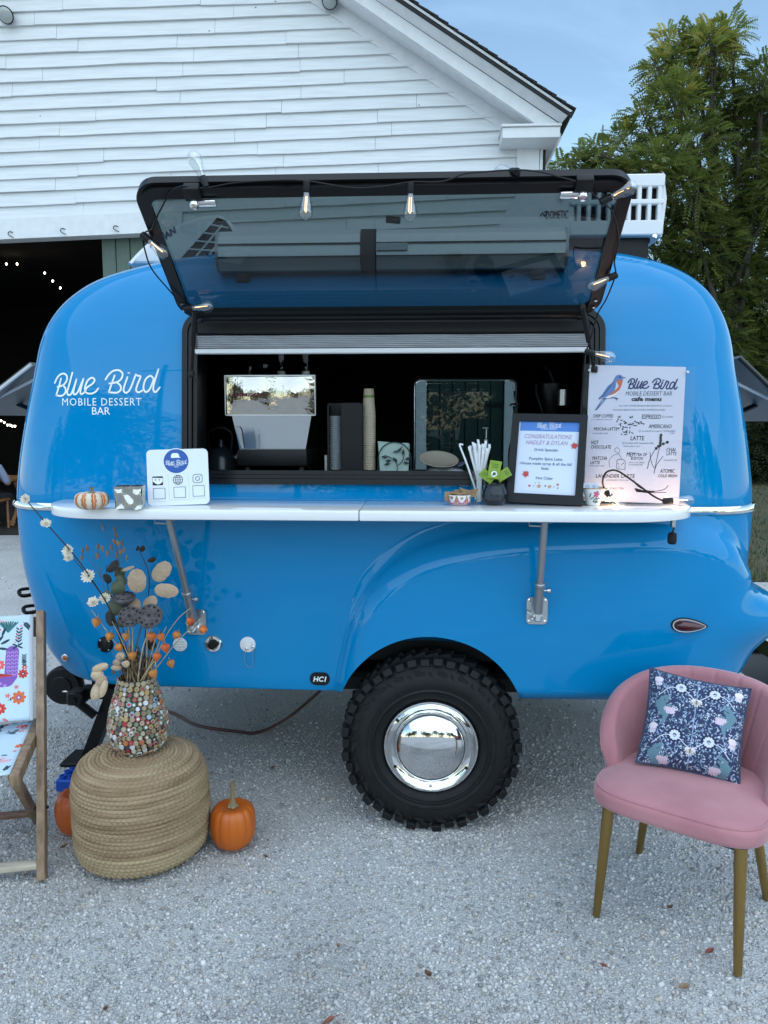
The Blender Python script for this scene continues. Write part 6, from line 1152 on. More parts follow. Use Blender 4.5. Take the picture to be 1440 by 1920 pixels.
for i in range(nb):
    top = i == nb - 1; z = zs0 + i * .0098; Mq = Mr @ T(rx(692.5), .005, z); 
    c_ = empty('paper_cup', (Mq @ Vector((0, 0, 0))), 'topmost upturned kraft paper cup with a green band on the stack' if top else 'kraft paper cup in the tall upturned stack right of the black divider', 'paper cup', None if top else 'stacked kraft paper cups in the rack')
    mb = MB(Mq); mb.lathe([(cw, 0), (cw + .0015, .002), (cw, .005), (cw * .985, .006), (cw * .74, hc)], 22, cap=True); mb.build('cup', m_cup, c_, angle=50)
    if top: mb = MB(Mq); mb.lathe([(cw * .835, hc * .64), (cw * .80, hc * .74)], 22, Matrix.Scale(1.012, 4), cap=False); mb.build('band', m_gband, c_)
# napkin holder with leaf scroll
k = 3.27 / FPX; q0 = ins(739, 3.30); nh = empty('napkin_holder', q0, 'dark iron napkin holder with a bird and leaf scroll', 'napkin holder'); Mh = FACE(q0, 0, -3)
def hx(px): return (px - 739) * k
def hy(py): return (887 - py) * k
m_iron = pm('dark_green_iron', (.028, .045, .055), .45, .5)
mb = MB(Mh); arch = [(hx(708), 0)] + [(hx(740) + (hx(771) - hx(740)) * math.cos(R(180 - 180 * t / 14)), hy(858) + (hy(827) - hy(858)) * math.sin(R(180 * t / 14))) for t in range(15)] + [(hx(771), 0)]
mb.tube([(x, y, .0) for x, y in arch], .0022, 6); mb.tube([(hx(706), .004, 0), (hx(773), .004, 0)], .0022, 6); mb.tube([(hx(708), .004, 0), (hx(708), .004, -.05)], .0022, 6); mb.tube([(hx(771), .004, 0), (hx(776), .004, -.05)], .0022, 6); mb.tube([(hx(776), .0, -.05), (hx(776), hy(845), -.05)], .0022, 6)
mb.tube(catmull([(hx(745), 0, .002), (hx(744), hy(868), .003), (hx(735), hy(858), .003), (hx(722), hy(852), .003)], 4), .0018, 5); mb.tube(catmull([(hx(744), hy(872), .002), (hx(755), hy(862), .003), (hx(758), hy(846), .003)], 4), .0018, 5); mb.build('scroll', m_iron, nh)
for px, py, a in ((721, 855, 170), (726, 868, 200), (741, 860, 130), (756, 846, 80), (762, 866, -15), (765, 858, 20), (728, 862, 190)):
    mb = MB(Mh @ T(hx(px), hy(py), .005) @ RZ(a)); mb.add([(-.014, 0, 0), (-.002, .007, .003), (.016, 0, 0), (-.002, -.007, .003), (0, 0, .005)], [(0, 4, 1), (1, 4, 2), (2, 4, 3), (3, 4, 0)]); mb.build('iron_leaf', m_iron, nh)
mb = MB(Mh @ T(hx(747), hy(842), .004)); mb.prism([(.020, .014), (.014, .016), (.010, .010), (.004, .006), (-.006, -.002), (-.016, -.004), (-.024, -.010), (-.008, -.010), (.004, -.006), (.012, .0), (.014, .009)], 0, .005); mb.build('iron_bird', m_iron, nh)
m_nap = pm('mint_napkin', (.40, .52, .46), .85, var=.05)
for i in range(6):
    mb = MB(Mh); sc_ = [(hx(712) + (hx(766) - hx(712)) * t / 12, .004 + (.004 if t % 2 else 0)) for t in range(13)]; mb.prism(sc_ + [(hx(766) + .001 * i, hy(829) - .001 * i), (hx(709) - .001 * i, hy(828) + .001 * i)], -.010 - .0065 * i, -.006 - .0065 * i); mb.build('napkin', m_nap, None, smooth=False, label='folded mint green napkin standing in the iron holder', cat='napkin', group='mint napkins in the holder')
# paper plate propped on wrapped cutlery
q0 = ins(822, 3.36); pk = MB(); m_cut = pm('wrapped_cutlery_bag', (.42, .42, .45), .35, var=.3, vscale=18, bump=.6, bscale=30)
pk.grid(16, 12, lambda u, v: (q0.x + (u - .5) * .17 + .03, q0.y + (v - .5) * .14, ZI + .004 + .030 * (math.sin(math.pi * u) * math.sin(math.pi * v)) ** .5 + .005 * noise.noise(Vector((u * 5, v * 5, 1))))); pk.build('cutlery_bag', m_cut, None, label='crinkled clear bag of cutlery under the paper plate', cat='bag')
m_napk = pm('striped_napkin', (.30, .28, .38), .8, col2=(.03, .04, .14), vscale=40, stretch=(1, 6, 1))
mb = MB(); mb.grid(12, 6, lambda u, v: (q0.x + .03 + u * .11, q0.y - .07 + v * .08, ZI + .030 + .02 * u + .008 * math.sin(u * 9 + v * 4))); mb.build('striped_cloth', m_napk, None, label='dark striped cloth crumpled right of the paper plate', cat='cloth')
Mp = T(q0.x, q0.y - .02, ZI + .055) @ RX(24) @ RY(4); mb = MB(Mp); mb.lathe([(.002, .0), (.060, .0), (.068, .006), (.086, .011), (.088, .009), (.070, .003), (.062, -.003), (.002, -.003)], 40, Matrix.Diagonal((1, .9, 1, 1)), cap=False); mb.build('paper_plate', pm('tan_paper_plate', (.42, .37, .29), .75), None, label='oval tan paper plate propped up on the counter', cat='plate', angle=60)
# syrup bottle with pump, further dark machines
q0 = ins(967, 3.42); sb = empty('syrup_bottle', q0, 'tall dark syrup bottle with a pump behind the framed sign', 'bottle'); k = 3.42 / FPX
mb = MB(T(*q0)); mb.lathe([(.034, 0), (.036, .004), (.036, .10), (.030, .13), (.014, .155), (.0135, .19), (.015, .192)], 22); mb.build('bottle', pm('dark_red_syrup_glass', (.045, .006, .006), .08, coat=.6), sb)
mb = MB(T(*q0)); mb.lathe([(.0145, .185), (.0145, .215)], 16); mb.build('neck_label', m_steel, sb); mb = MB(T(*q0)); mb.lathe([(.016, .216), (.016, .243), (.006, .248), (.004, .30), (.012, .302), (.012, .312)], 14); mb.tube([(0, 0, .306), (-.03, -.02, .304), (-.034, -.022, .296)], .004, 6); mb.build('pump', m_black, sb)
q0 = ins(1035, 3.55); gr_ = empty('coffee_grinder', q0, 'black coffee grinder in the dark right corner of the window', 'coffee grinder'); mb = MB(T(*q0)); mb.rbox((0, 0, .13), (.16, .20, .26), .015, 2); mb.build('body', m_black, gr_); mb = MB(T(*q0)); mb.lathe([(.05, .26), (.085, .36), (.085, .40), (.02, .41)], 20); mb.build('hopper', m_blackgl, gr_); mb = MB(T(*q0)); mb.tube(catmull([(.0, -.02, .38), (-.03, -.05, .45), (-.06, -.08, .47)], 5), .005, 6); mb.build('wand', m_steel, gr_)
mb = MB(T(q0.x + .02, q0.y - .11, ZI + .30)); mb.lathe([(.03, 0), (.03, .07)], 14); mb.build('collar', m_steel, gr_)
q0 = ins(416, 3.50); kt = empty('kettle', q0, 'dark round kettle in the left corner of the window', 'kettle'); mb = MB(T(*q0)); mb.lathe([(.065, 0), (.075, .01), (.070, .06), (.045, .10), (.02, .11), (.012, .13), (.012, .145)], 24); mb.build('body', pm('dark_enamel', (.020, .024, .030), .25), kt); mb = MB(T(*q0)); mb.tube(catmull([(-.05, 0, .09), (-.06, 0, .17), (0, 0, .20), (.05, 0, .17), (.045, 0, .09)], 5), .006, 6); mb.build('handle', m_black, kt); mb = MB(T(*q0)); mb.tube([(.06, 0, .05), (.095, -.01, .10)], [.016, .008], 10); mb.build('spout', m_steel, kt)
mb = MB(); q1 = ins(611, 3.34); mb.rbox((q1.x, q1.y + .02, ZI + .04), (.014, .03, .08), .002, 1); mb.build('sugar_stick_box', m_alu, None, label='thin grey box standing right of the espresso machine base', cat='box')
mb = MB(); q1 = ins(911, 3.30); mb.lathe([(.012, 0), (.012, .15), (.004, .155), (.0035, .195)], 12, T(*q1)); mb.rbox((q1.x - .006, q1.y - .006, ZI + .200), (.026, .012, .006), .002, 1); mb.build('pump_dispenser', m_steel, None, label='slim silver pump dispenser behind the wrapped straws', cat='pump')

# ================================================================== STRING LIGHTS
m_bulb = thin_glass('bulb_glass', (.90, .91, .92), 1.0, 1.60, .20)
bp0 = MA @ aw(575, 345, .03)
slt = empty('string_lights', MA @ Vector((0, HL, .03)), 'black cord of clear teardrop bulbs draped round the open hatch and shelf', 'string lights')
def AWp(px, py, off=.034): return MA @ Vector(aw(px, py, off))
def bulb(base, tip, lit=True, s=1.0):
    base, tip = Vector(base), Vector(tip); d = tip - base; Ld = .100 * s; tip = base + d.normalized() * Ld; Mx = align(base, tip); Ms_ = Mx @ Matrix.Scale(s, 4)
    mb = MB(Ms_); mb.lathe([(.009, -.020), (.0125, -.018), (.0125, .016), (.011, .018)], 12); so = mb.build('socket', m_black, slt)
    mb = MB(Ms_); mb.lathe([(.0105, .016), (.012, .024), (.017, .044), (.0225, .066), (.0235, .078), (.020, .090), (.012, .098), (.003, .1015)], 18, cap=False); bb = mb.build('bulb', m_bulb, slt, angle=180)
    mb = MB(Ms_); mb.tube([(-.004, 0, .026), (-.005, 0, .070), (.0, 0, .076), (.004, .001, .070), (.003, 0, .026)], .0009 if lit else .0007, 5); mb.build('filament', m_fil if lit else m_steel, bb)
    return base - d.normalized() * .015
ya = bl
B1 = bulb(AWp(383, 341, .0), AWp(383, 341, .0) + (at(366, 300, -.5) - at(383, 341, -.5)), False)
B2 = bulb(AWp(575, 352), AWp(575, 352) + Vector((-.004, -.004, -.1)), True); B3 = bulb(AWp(770, 354), AWp(770, 354) + Vector((-.002, -.004, -.1)), True)
B4 = bulb(AWp(274, 446, .03), AWp(274, 446, .03) + Vector((.07, -.01, -.060)), True); B5 = bulb(AWp(354, 578, .04), AWp(354, 578, .04) + Vector((.1, -.02, .008)), True)
B6 = bulb(AWp(1136, 374, .03), AWp(1136, 374, .03) + Vector((.09, -.02, .040)), True); B7 = bulb(AWp(1147, 519, .03), AWp(1147, 519, .03) + Vector((-.09, -.02, -.040)), True)
w8 = MT @ tl(1106, 661, -.07); B8 = bulb(w8, w8 + Vector((.09, -.01, -.022)), True)
b11 = AWp(966, 322, .0) ; B11 = bulb(b11 + Vector((0, .02, .006)), b11 + Vector((-.04, .10, .03)), False)
s9 = sh_(1238, 946); s9.z += .022; s9.y = -.275; B9 = bulb(s9 + Vector((0, -.03, 0)), s9 + Vector((.09, -.034, .004)), True, .95)
s10 = sh_(1128, 943); s10.z += .045; s10.y = -.265; B10 = bulb(s10 + Vector((0, .02, 0)), s10 + Vector((.045, .0, -.05)), True, .95)
cz = MB(); up = aw_n * .012
def cable(pts, r=.0028): cz.tube(catmull(pts, 6), r, 6)
cable([AWp(285, 430), AWp(300, 395, .03), AWp(330, 352, .03), B1 + up * .6, AWp(440, 343, .006), AWp(520, 338, .002), B2 + Vector((0, 0, .006)), AWp(660, 352), AWp(720, 349), B3 + Vector((0, 0, .006)), AWp(830, 340), AWp(870, 326, .01), AWp(910, 322, .01), b11 + Vector((0, -.005, .004)), AWp(1010, 322, .01), AWp(1050, 332, .02), AWp(1090, 345), B6, AWp(1150, 400), AWp(1160, 450), AWp(1152, 490), B7, AWp(1137, 560), AWp(1120, 590), w8 + Vector((.0, -.004, .05)), B8])
cable([AWp(285, 430), B4, AWp(272, 470), AWp(285, 505), AWp(318, 545), B5])
m0 = w8; cable([B8, m0 + Vector((-.02, .0, -.06)), at(1090, 760, -.15), at(1088, 860, -.17), sh_(1084, 938) + Vector((0, .0, .02)), s10 + Vector((-.04, 0, .008)), B10])
q9 = lambda px, py: at(px, py, s9.y - .06)
cable([B10, at(1130, 905, s9.y - .02), q9(1133, 891), q9(1142, 883), q9(1160, 884), q9(1195, 908), q9(1225, 930), B9], .0036)
cz.build('cord', m_black, slt)
e0 = MT @ Vector((sxr - .10, SY0 + .10, SZ - .045)); e0 = MT @ tl(1262, 978, -.24); pg = MB(); pg.tube(catmull([e0 + Vector((0, 0, .006)), e0 + Vector((.004, 0, -.02)), e0 + Vector((-.002, 0, -.045))], 4), .003, 6); pg.lathe([(.008, .006), (.016, 0), (.017, -.030), (.013, -.038), (.001, -.039)], 7, T(*(e0 + Vector((0, 0, -.045))))); pg.build('plug', m_black, slt, angle=25)
pg = MB(); pg.rbox((e0.x + .0, e0.y, e0.z - .006), (.014, .02, .03), .002, 1, None); pg.build('cord_clip', m_steel, slt)
for q in (s9 + Vector((.05, -.033, .004)), s10 + Vector((.03, .01, -.03))):
    ld = bpy.data.lights.new('bulb_light', 'POINT'); ld.energy = .45; ld.color = (1, .52, .22); ld.shadow_soft_size = .012; lo = bpy.data.objects.new('bulb_light', ld); COL.objects.link(lo); lo.location = q
# ================================================================== PRINTED CLOTHS (drawn here, pixel by pixel)
class Canvas:
    def __init__(s, w_, h_, col): s.a = np.ones((h_, w_, 3), np.float32) * np.array(col, np.float32) / 255; s.w = w_; s.h = h_; s.Y, s.X = np.mgrid[0:h_, 0:w_].astype(np.float32)
    def ell(s, cx, cy, rx, ry, ang, col, ring=0):
        m_ = int(max(rx, ry)) + 2; x0, x1, y0, y1 = max(0, int(cx) - m_), min(s.w, int(cx) + m_ + 1), max(0, int(cy) - m_), min(s.h, int(cy) + m_ + 1)
        if x0 >= x1 or y0 >= y1: return
        X, Y = s.X[y0:y1, x0:x1] - cx, s.Y[y0:y1, x0:x1] - cy; c, q = math.cos(ang), math.sin(ang); d = ((X * c + Y * q) / rx) ** 2 + ((-X * q + Y * c) / ry) ** 2
        k = d < 1
        if ring: k &= d > (1 - ring) ** 2
        s.a[y0:y1, x0:x1][k] = np.array(col) / 255
    def leaf(s, x, y, L_, w_, ang, col): s.ell(x + math.cos(ang) * L_ / 2, y + math.sin(ang) * L_ / 2, L_ / 2, w_ / 2, ang, col)
    def line(s, pts, w_, col):
        for (ax, ay), (bx, by) in zip(pts[:-1], pts[1:]):
            x0, x1, y0, y1 = max(0, int(min(ax, bx) - w_ - 1)), min(s.w, int(max(ax, bx) + w_ + 2)), max(0, int(min(ay, by) - w_ - 1)), min(s.h, int(max(ay, by) + w_ + 2))
            if x0 >= x1 or y0 >= y1: continue
            X, Y = s.X[y0:y1, x0:x1], s.Y[y0:y1, x0:x1]; ex, ey = bx - ax, by - ay; t = np.clip(((X - ax) * ex + (Y - ay) * ey) / (ex * ex + ey * ey + 1e-6), 0, 1); k = np.hypot(X - ax - t * ex, Y - ay - t * ey) < w_ / 2; s.a[y0:y1, x0:x1][k] = np.array(col) / 255
    def flower(s, x, y, r, n, c1, c2, c3=None):
        for k in range(n): a = 6.283 * k / n; s.ell(x + r * .62 * math.cos(a), y + r * .62 * math.sin(a), r * .42, r * .27, a, c1)
        s.ell(x, y, r * .34, r * .34, 0, c2)
        if c3: s.ell(x, y, r * .16, r * .16, 0, c3)
    def sprig(s, x, y, L_, ang, n, col, lw=5, ll=16):
        s.line([(x, y), (x + L_ * math.cos(ang), y + L_ * math.sin(ang))], 2, col)
        for k in range(1, n + 1):
            t = k / n
            for sg in (-1, 1): s.leaf(x + L_ * t * math.cos(ang), y + L_ * t * math.sin(ang), ll, lw, ang + sg * .8, col)
TEAL, DTEAL, RED, CORAL, PINK, PURP, LILAC, ORG = (42, 92, 98), (30, 58, 74), (196, 58, 50), (226, 96, 92), (226, 150, 160), (128, 84, 168), (176, 140, 204), (214, 104, 56)
def bird_cloth(seed, bird):
    W_, H_ = 520, 500; c = Canvas(W_, H_, (190, 210, 224)); q = random.Random(seed)
    S = 2.2
    def P(px, py): return (W_ - (74 - px) * S, (py - 1146) * S)
    for _ in range(55 if bird else 120):
        x, y, a = q.uniform(0, W_), q.uniform(0, H_), q.uniform(0, 6.28)
        r = q.random()
        if r < .4: c.sprig(x, y, q.uniform(26, 52), a, q.choice([3, 4, 5]), q.choice([DTEAL, TEAL, DTEAL, PINK]), 6, 15)
        elif r < .65: c.flower(x, y, q.uniform(9, 19), q.choice([5, 6, 8]), q.choice([CORAL, PINK, RED, ORG]), q.choice([DTEAL, RED, (240, 200, 190)]), (240, 220, 210))
        elif r < .9: c.leaf(x, y, q.uniform(20, 42), q.uniform(9, 14), a, q.choice([DTEAL, TEAL, CORAL])); c.line([(x, y), (x + 30 * math.cos(a), y + 30 * math.sin(a))], 1.5, (190, 210, 224))
        else: c.ell(x, y, 5, 5, 0, q.choice([CORAL, PINK]))
    if bird:
        def B(x, y, rx, ry, a, col): u, v = P(x, y); c.ell(u, v, rx * S, ry * S, a, col)
        B(-20, 1280, 60, 36, 0.1, (190, 210, 224)); B(36, 1245, 18, 45, 0, (190, 210, 224))
        for t in np.linspace(0, 1, 30):
            x = 35 - 4 * t - 60 * max(0, t - .55); y = 1226 + 62 * min(1, t * 1.5); B(x, y, 13, 13, 0, PURP)
        B(-30, 1285, 42, 17, 0, PURP)
        for i in range(7):
            for j in range(3): B(27 + 8 * j, 1228 + 8 * i, 3.6, 3.2, 0, LILAC); B(27 + 8 * j, 1229 + 8 * i, 2, 1.8, 0, PURP)
        for i in range(10): B(-60 + 9 * i, 1293 + (i % 2) * 5, 3.4, 3, 0, LILAC)
        for i in range(8): u0, v0 = P(-50, 1262 + 3 * i); u1, v1 = P(34, 1277); c.line([(u0, v0), (u1, v1)], 6, RED if i % 2 else (150, 40, 44))
        for i in range(9): u0, v0 = P(8 + 4.6 * i, 1160 + (0 if i < 7 else 2)); u1, v1 = P(26, 1182); c.line([(u0, v0), (u1, v1)], 7, TEAL if i % 2 else (60, 120, 120))
        for x, y, r, c1, c2 in ((10, 1253, 11, CORAL, PINK), (56, 1275, 10, RED, DTEAL), (48, 1325, 14, ORG, PURP), (12, 1346, 12, RED, CORAL), (2, 1176, 10, CORAL, RED)): u, v = P(x, y); c.ell(u, v, r * S * 1.05, r * S * 1.05, 0, (190, 210, 224)); c.flower(u, v, r * S, 8, c1, c2, (240, 210, 200))
        u, v = P(46, 1212); c.sprig(u, v, 54 * S * .6, -1.5, 5, DTEAL, 7, 20)
        for i in range(5): u, v = P(52 - 3 * i, 1170 + 9 * i); c.ell(u, v, 5, 5, 0, PINK)
        for a in (.5, 2.6, 3.6, 5.7): u, v = P(45, 1214); c.leaf(u, v, 26, 8, a, DTEAL)
        for i, (x, y, a) in enumerate(((4, 1205, -.9), (12, 1208, -.5), (6, 1216, .2), (14, 1190, -1.2))): u, v = P(x, y); c.leaf(u, v, 44, 12, a, DTEAL)
        u, v = P(58, 1262); c.sprig(u, v, 55, -1.57, 6, DTEAL, 5, 14)
    g = np.random.default_rng(seed); c.a *= (1 + g.normal(0, .03, c.a.shape[:2])[..., None]).astype(np.float32); return c.a
def damask():
    W_, H_ = 560, 560; c = Canvas(W_, H_, (40, 52, 86)); q = random.Random(5); TL, WH, PK, LT = (96, 130, 144), (208, 212, 224), (214, 190, 204), (140, 160, 190)
    h = W_ / 2
    for ty in range(-1, 3):
        oy = ty * 280 + 20
        for sx in (-1, 1):
            def X(x): return h + sx * x
            def A(a): return a if sx > 0 else math.pi - a
            for k in range(420):
                x, y = q.uniform(0, h), q.uniform(0, 280); c.leaf(X(x), oy + y, q.uniform(9, 20), q.uniform(4, 7), A(q.uniform(0, 6.28)), q.choice([WH, LT, LT, TL]))
            for t in range(9): c.leaf(X(140 + 10 * math.sin(t)), oy + 150 + 12 * t, 70, 22, A(.3 + .12 * t), TL) if t % 2 == 0 else None
            for t in range(5): c.ell(X(205 - 8 * t), oy + 190 + 14 * t, 30, 14, A(.7), TL)
            for x, y, r in ((92, 85, 30), (92, 85, 0)):
                if r: c.ell(X(x), oy + y, 58, 52, 0, (24, 34, 68)); c.flower(X(x), oy + y, r, 11, WH, (40, 54, 96), LT); [c.ell(X(x + 50 * math.cos(b)), oy + y + 44 * math.sin(b), 7, 5, b, LT) for b in np.linspace(0, 6.28, 15)]
            c.line([(X(0 + 6 * math.sin(t / 2) + t * 9.5), oy + 150 - 62 * math.sin(t / 23 * math.pi)) for t in range(24)], 5, WH)
            c.line([(X(230 - 4 * t), oy + 10 + 7 * t) for t in range(24)], 4, LT)
            c.ell(X(222), oy + 62, 20, 30, 0, PK); c.ell(X(222), oy + 50, 26, 17, 0, (226, 214, 222))
            for t in range(5): c.ell(X(206 + 8 * t), oy + 82 + (t % 2) * 6, 4, 9, 0, WH)
            for t in range(7): c.flower(X(120 + 14 * (t % 4)), oy + 226 + 16 * (t // 4), 14, 6, PK, WH, (180, 120, 150))
        c.line([(h, oy), (h, oy + 280)], 5, LT); c.ell(h, oy + 150, 30, 13, 0, (222, 216, 222)); [c.leaf(h, oy + 150, 36, 10, a, (196, 190, 186)) for a in np.linspace(.4, 2.74, 6)]; c.ell(h, oy + 156, 6, 15, 0, (130, 120, 110))
    g = np.random.default_rng(9); c.a *= (1 + g.normal(0, .05, c.a.shape[:2])[..., None]).astype(np.float32); return c.a
m_birdc = image_mat('bird_print_cloth', bird_cloth(4, True)); m_birds = image_mat('bird_print_seat_cloth', bird_cloth(21, False)); m_dam = image_mat('floral_damask_cloth', damask(), .8, .35, 700, .1)

# ================================================================== FOLDING WOODEN CHAIR (left edge)
m_wood = pm('oiled_acacia_wood', (.175, .105, .062), .48, col2=(.34, .235, .145), vscale=5, stretch=(9, 9, .9), bump=.2, bscale=60, detail=6)
m_woodp = pm('pale_bare_wood', (.44, .38, .29), .6, col2=(.56, .50, .40), vscale=8, stretch=(1, 6, 6))
m_woodr = pm('reddish_wood', (.15, .070, .045), .5, col2=(.24, .13, .085), vscale=8, stretch=(1, 8, 8))
fA0 = on_z(79, 1650, .0); tA = Vector((0, 0, 0)); tA = atd(77, 1146, 3.0); CW = .50; yawc = 11.0
xr = Vector((math.cos(R(yawc)), math.sin(R(yawc)), 0)); 
dc = empty('folding_chair', (fA0 - xr * CW / 2) * 1.0, 'folding wooden deck chair with bird print cloth cut off by the left edge', 'chair')
def bar(mb, a, b_, w_, t_, side):      # rectangular bar, width along `side`
    a, b_ = Vector(a), Vector(b_); d = (b_ - a).normalized(); s_ = Vector(side).normalized(); n_ = d.cross(s_).normalized(); s_ = n_.cross(d)
    M_ = Matrix(((s_.x, n_.x, d.x, a.x), (s_.y, n_.y, d.y, a.y), (s_.z, n_.z, d.z, a.z), (0, 0, 0, 1))); L_ = (b_ - a).length; mb.rbox((0, 0, L_ / 2), (w_, t_, L_), .004, 2, M_); return mb
sb_ = atd(66, 1372, 2.86); sf_ = atd(38, 1452, 2.56); bf_ = Vector((fA0.x - .085, fA0.y + .36, 0.02)); bf_ = on_z(88, 1536, .0)
for i, off in enumerate((0, -CW)):
    o_ = xr * off; inw = xr * (.036 if off else -.036)
    mb = MB(); bar(mb, fA0 + o_, tA + o_, .030, .046, xr); mb.build('leg', m_wood, dc)
    mb = MB(); bar(mb, bf_ + o_ + inw, sf_ + o_ + inw * .9 + Vector((0, .01, .0)), .026, .040, xr); mb.build('leg', m_wood, dc)
    mb = MB(); bar(mb, sb_ + o_ + inw * .2 + Vector((0, .05, 0.015)), sf_ + o_ + inw * .2 + Vector((0, -.03, -.01)), .034, .050, xr); mb.build('seat_rail', m_wood, dc)
    mb = MB(); c = (fA0 + o_).lerp(tA + o_, .25); mb.cyl(c - xr * .028, c + xr * .024, .006, 10); mb.build('bolt', m_black_metal, dc)
a_ = atd(20, 1612, 2.74); z1 = fA0.lerp(tA, .055); mb = MB(); bar(mb, z1 - xr * .014, z1 - xr * (CW - .014), .022, .040, (0, 0, 1)); mb.build('stretcher', m_woodp, dc)
z2 = bf_.lerp(sf_, .10); mb = MB(); bar(mb, z2 - xr * .05 + Vector((0, 0, .015)), z2 - xr * (CW - .05) + Vector((0, 0, .015)), .020, .036, (0, 0, 1)); mb.build('stretcher', m_woodr, dc)
def sling(A, B_, Cc, D, sag, name, mat):      # A top-right, B top-left, C bottom-left, D bottom-right
    mb = MB(); n_ = (B_ - A).cross(D - A).normalized()
    def f(u, v):
        p = (B_.lerp(A, u)).lerp(Cc.lerp(D, u), v); return p + n_ * sag * math.sin(math.pi * u) ** .8 * (1 + .1 * math.sin(7 * v))
    mb.grid(24, 30, f, uv=True); mb.uv = [(a, 1 - b_) for a, b_ in mb.uv]; o = mb.build(name, mat, dc, angle=180); so = o.modifiers.new('thickness', 'SOLIDIFY'); so.thickness = .004; so.offset = 0; return o
tz = tA - fA0; ptop = fA0 + tz * .995 + Vector((0, -.026, 0)); pbot = fA0.lerp(tA, 1 - (1355 - 1146) / (1650 - 1146) * 1.0) + Vector((0, -.028, .0)); e_ = xr * .022
sling(ptop - e_, ptop - xr * CW + e_, pbot - xr * CW + e_, pbot - e_, -.015, 'back_cloth', m_birdc)
hm_ = MB(); hm_.tube([ptop - e_ + Vector((0, -.004, 0)), pbot - e_ + Vector((0, -.004, 0))], .006, 6); hm_.build('cloth_hem', m_white_pl if False else pm('pale_hem_cloth', (.50, .48, .50), .9), dc)
sA, sB = sb_ + Vector((0, .03, .034)), sf_ + Vector((0, -.03, .018)); sling(sA - xr * .02, sA - xr * (CW - .02), sB - xr * (CW - .02), sB - xr * .02, -.012, 'seat_cloth', m_birds)
# ================================================================== POUF: coils of braided jute
m_jute = pm('braided_jute', (.265, .175, .095), .9, col2=(.42, .30, .18), vscale=11, stretch=(.6, .6, 7), bump=.5, bscale=160, bdist=.004)
m_jute2 = pm('dark_braided_jute', (.20, .125, .065), .9, col2=(.36, .25, .145), vscale=13, stretch=(.6, .6, 7), bump=.5, bscale=160, bdist=.004)
m_jute3 = pm('pale_braided_jute', (.33, .24, .13), .9, col2=(.44, .34, .20), vscale=11, stretch=(.6, .6, 7), bump=.5, bscale=160, bdist=.004)
pc = Vector((-.957, -.285, 0))
pf = empty('pouf', pc, 'round braided jute pouf standing on the gravel under the vase', 'pouf')
pth = []      # profile from the base up over the shoulder to the centre
for t in np.linspace(0, 1, 200):
    a = t
    pth.append(a)
PP = [(.19, .006), (.235, .013), (.258, .034), (.268, .075), (.272, .15), (.271, .22), (.269, .275), (.262, .315), (.246, .348), (.218, .370), (.17, .382), (.11, .387), (.05, .389), (.012, .390)]
PP = [(r * .945, z * 1.02) for r, z in PP]
PPc = catmull([Vector((r, z)) for r, z in PP], 10); ln = np.concatenate([[0], np.cumsum([(PPc[i + 1] - PPc[i]).length for i in range(len(PPc) - 1)])]); NCO = 42
def pp(s_): return Vector((np.interp(s_, ln, [q.x for q in PPc]), np.interp(s_, ln, [q.y for q in PPc])))
step = ln[-1] / NCO; dark = {16, 17, 25, 26, 10}; 
for i in range(NCO):
    s0 = (i + .5) * step; c = pp(s0); tg = (pp(min(ln[-1], s0 + .004)) - pp(max(0, s0 - .004))).normalized(); nr = Vector((tg.y, -tg.x)); nu = max(24, int(2 * math.pi * c.x / .0042)); per = max(6, round(2 * math.pi * c.x / .021)); ph0 = rnd.uniform(0, 6.28); nv = 9
    wob = rnd.uniform(0, 6.28)
    def f(u, v):
        a = 2 * math.pi * u; w_ = (v - .5) * 2; arc = math.pi * (.5 + .5 * 0) ; th = w_ * 1.75; br = .5 + .5 * math.cos(per * a + ph0 + 2.3 * abs(w_)); hh_ = step * .60 * math.cos(th * .86) * (.45 + .75 * br ** .7) ; sw = step * .56 * math.sin(th * .9)
        p = c + tg * (sw + .0012 * math.sin(3 * a + wob)) + nr * (hh_ * .85 - .004 + .0016 * math.sin(2 * a + wob) + .005 * math.sin(a + 2) * math.sin(s0 * 9)); return (p.x * math.cos(a), p.x * math.sin(a), max(.001, p.y))
    mb = MB(T(*pc)); mb.grid(nu, nv, f, cu=True); mb.build('jute_coil', m_jute2 if i in dark else (m_jute3 if i < 9 or i in (30, 33) else m_jute), pf, angle=180)
mb = MB(T(*pc)); mb.lathe([(r * .94, z * 1.02) for r, z in [(.05, .0), (.205, .012), (.236, .045), (.254, .09), (.262, .15), (.263, .22), (.261, .275), (.252, .315), (.21, .362), (.1, .378), (.002, .380)]], 48); mb.build('core', m_jute2, pf, angle=180)
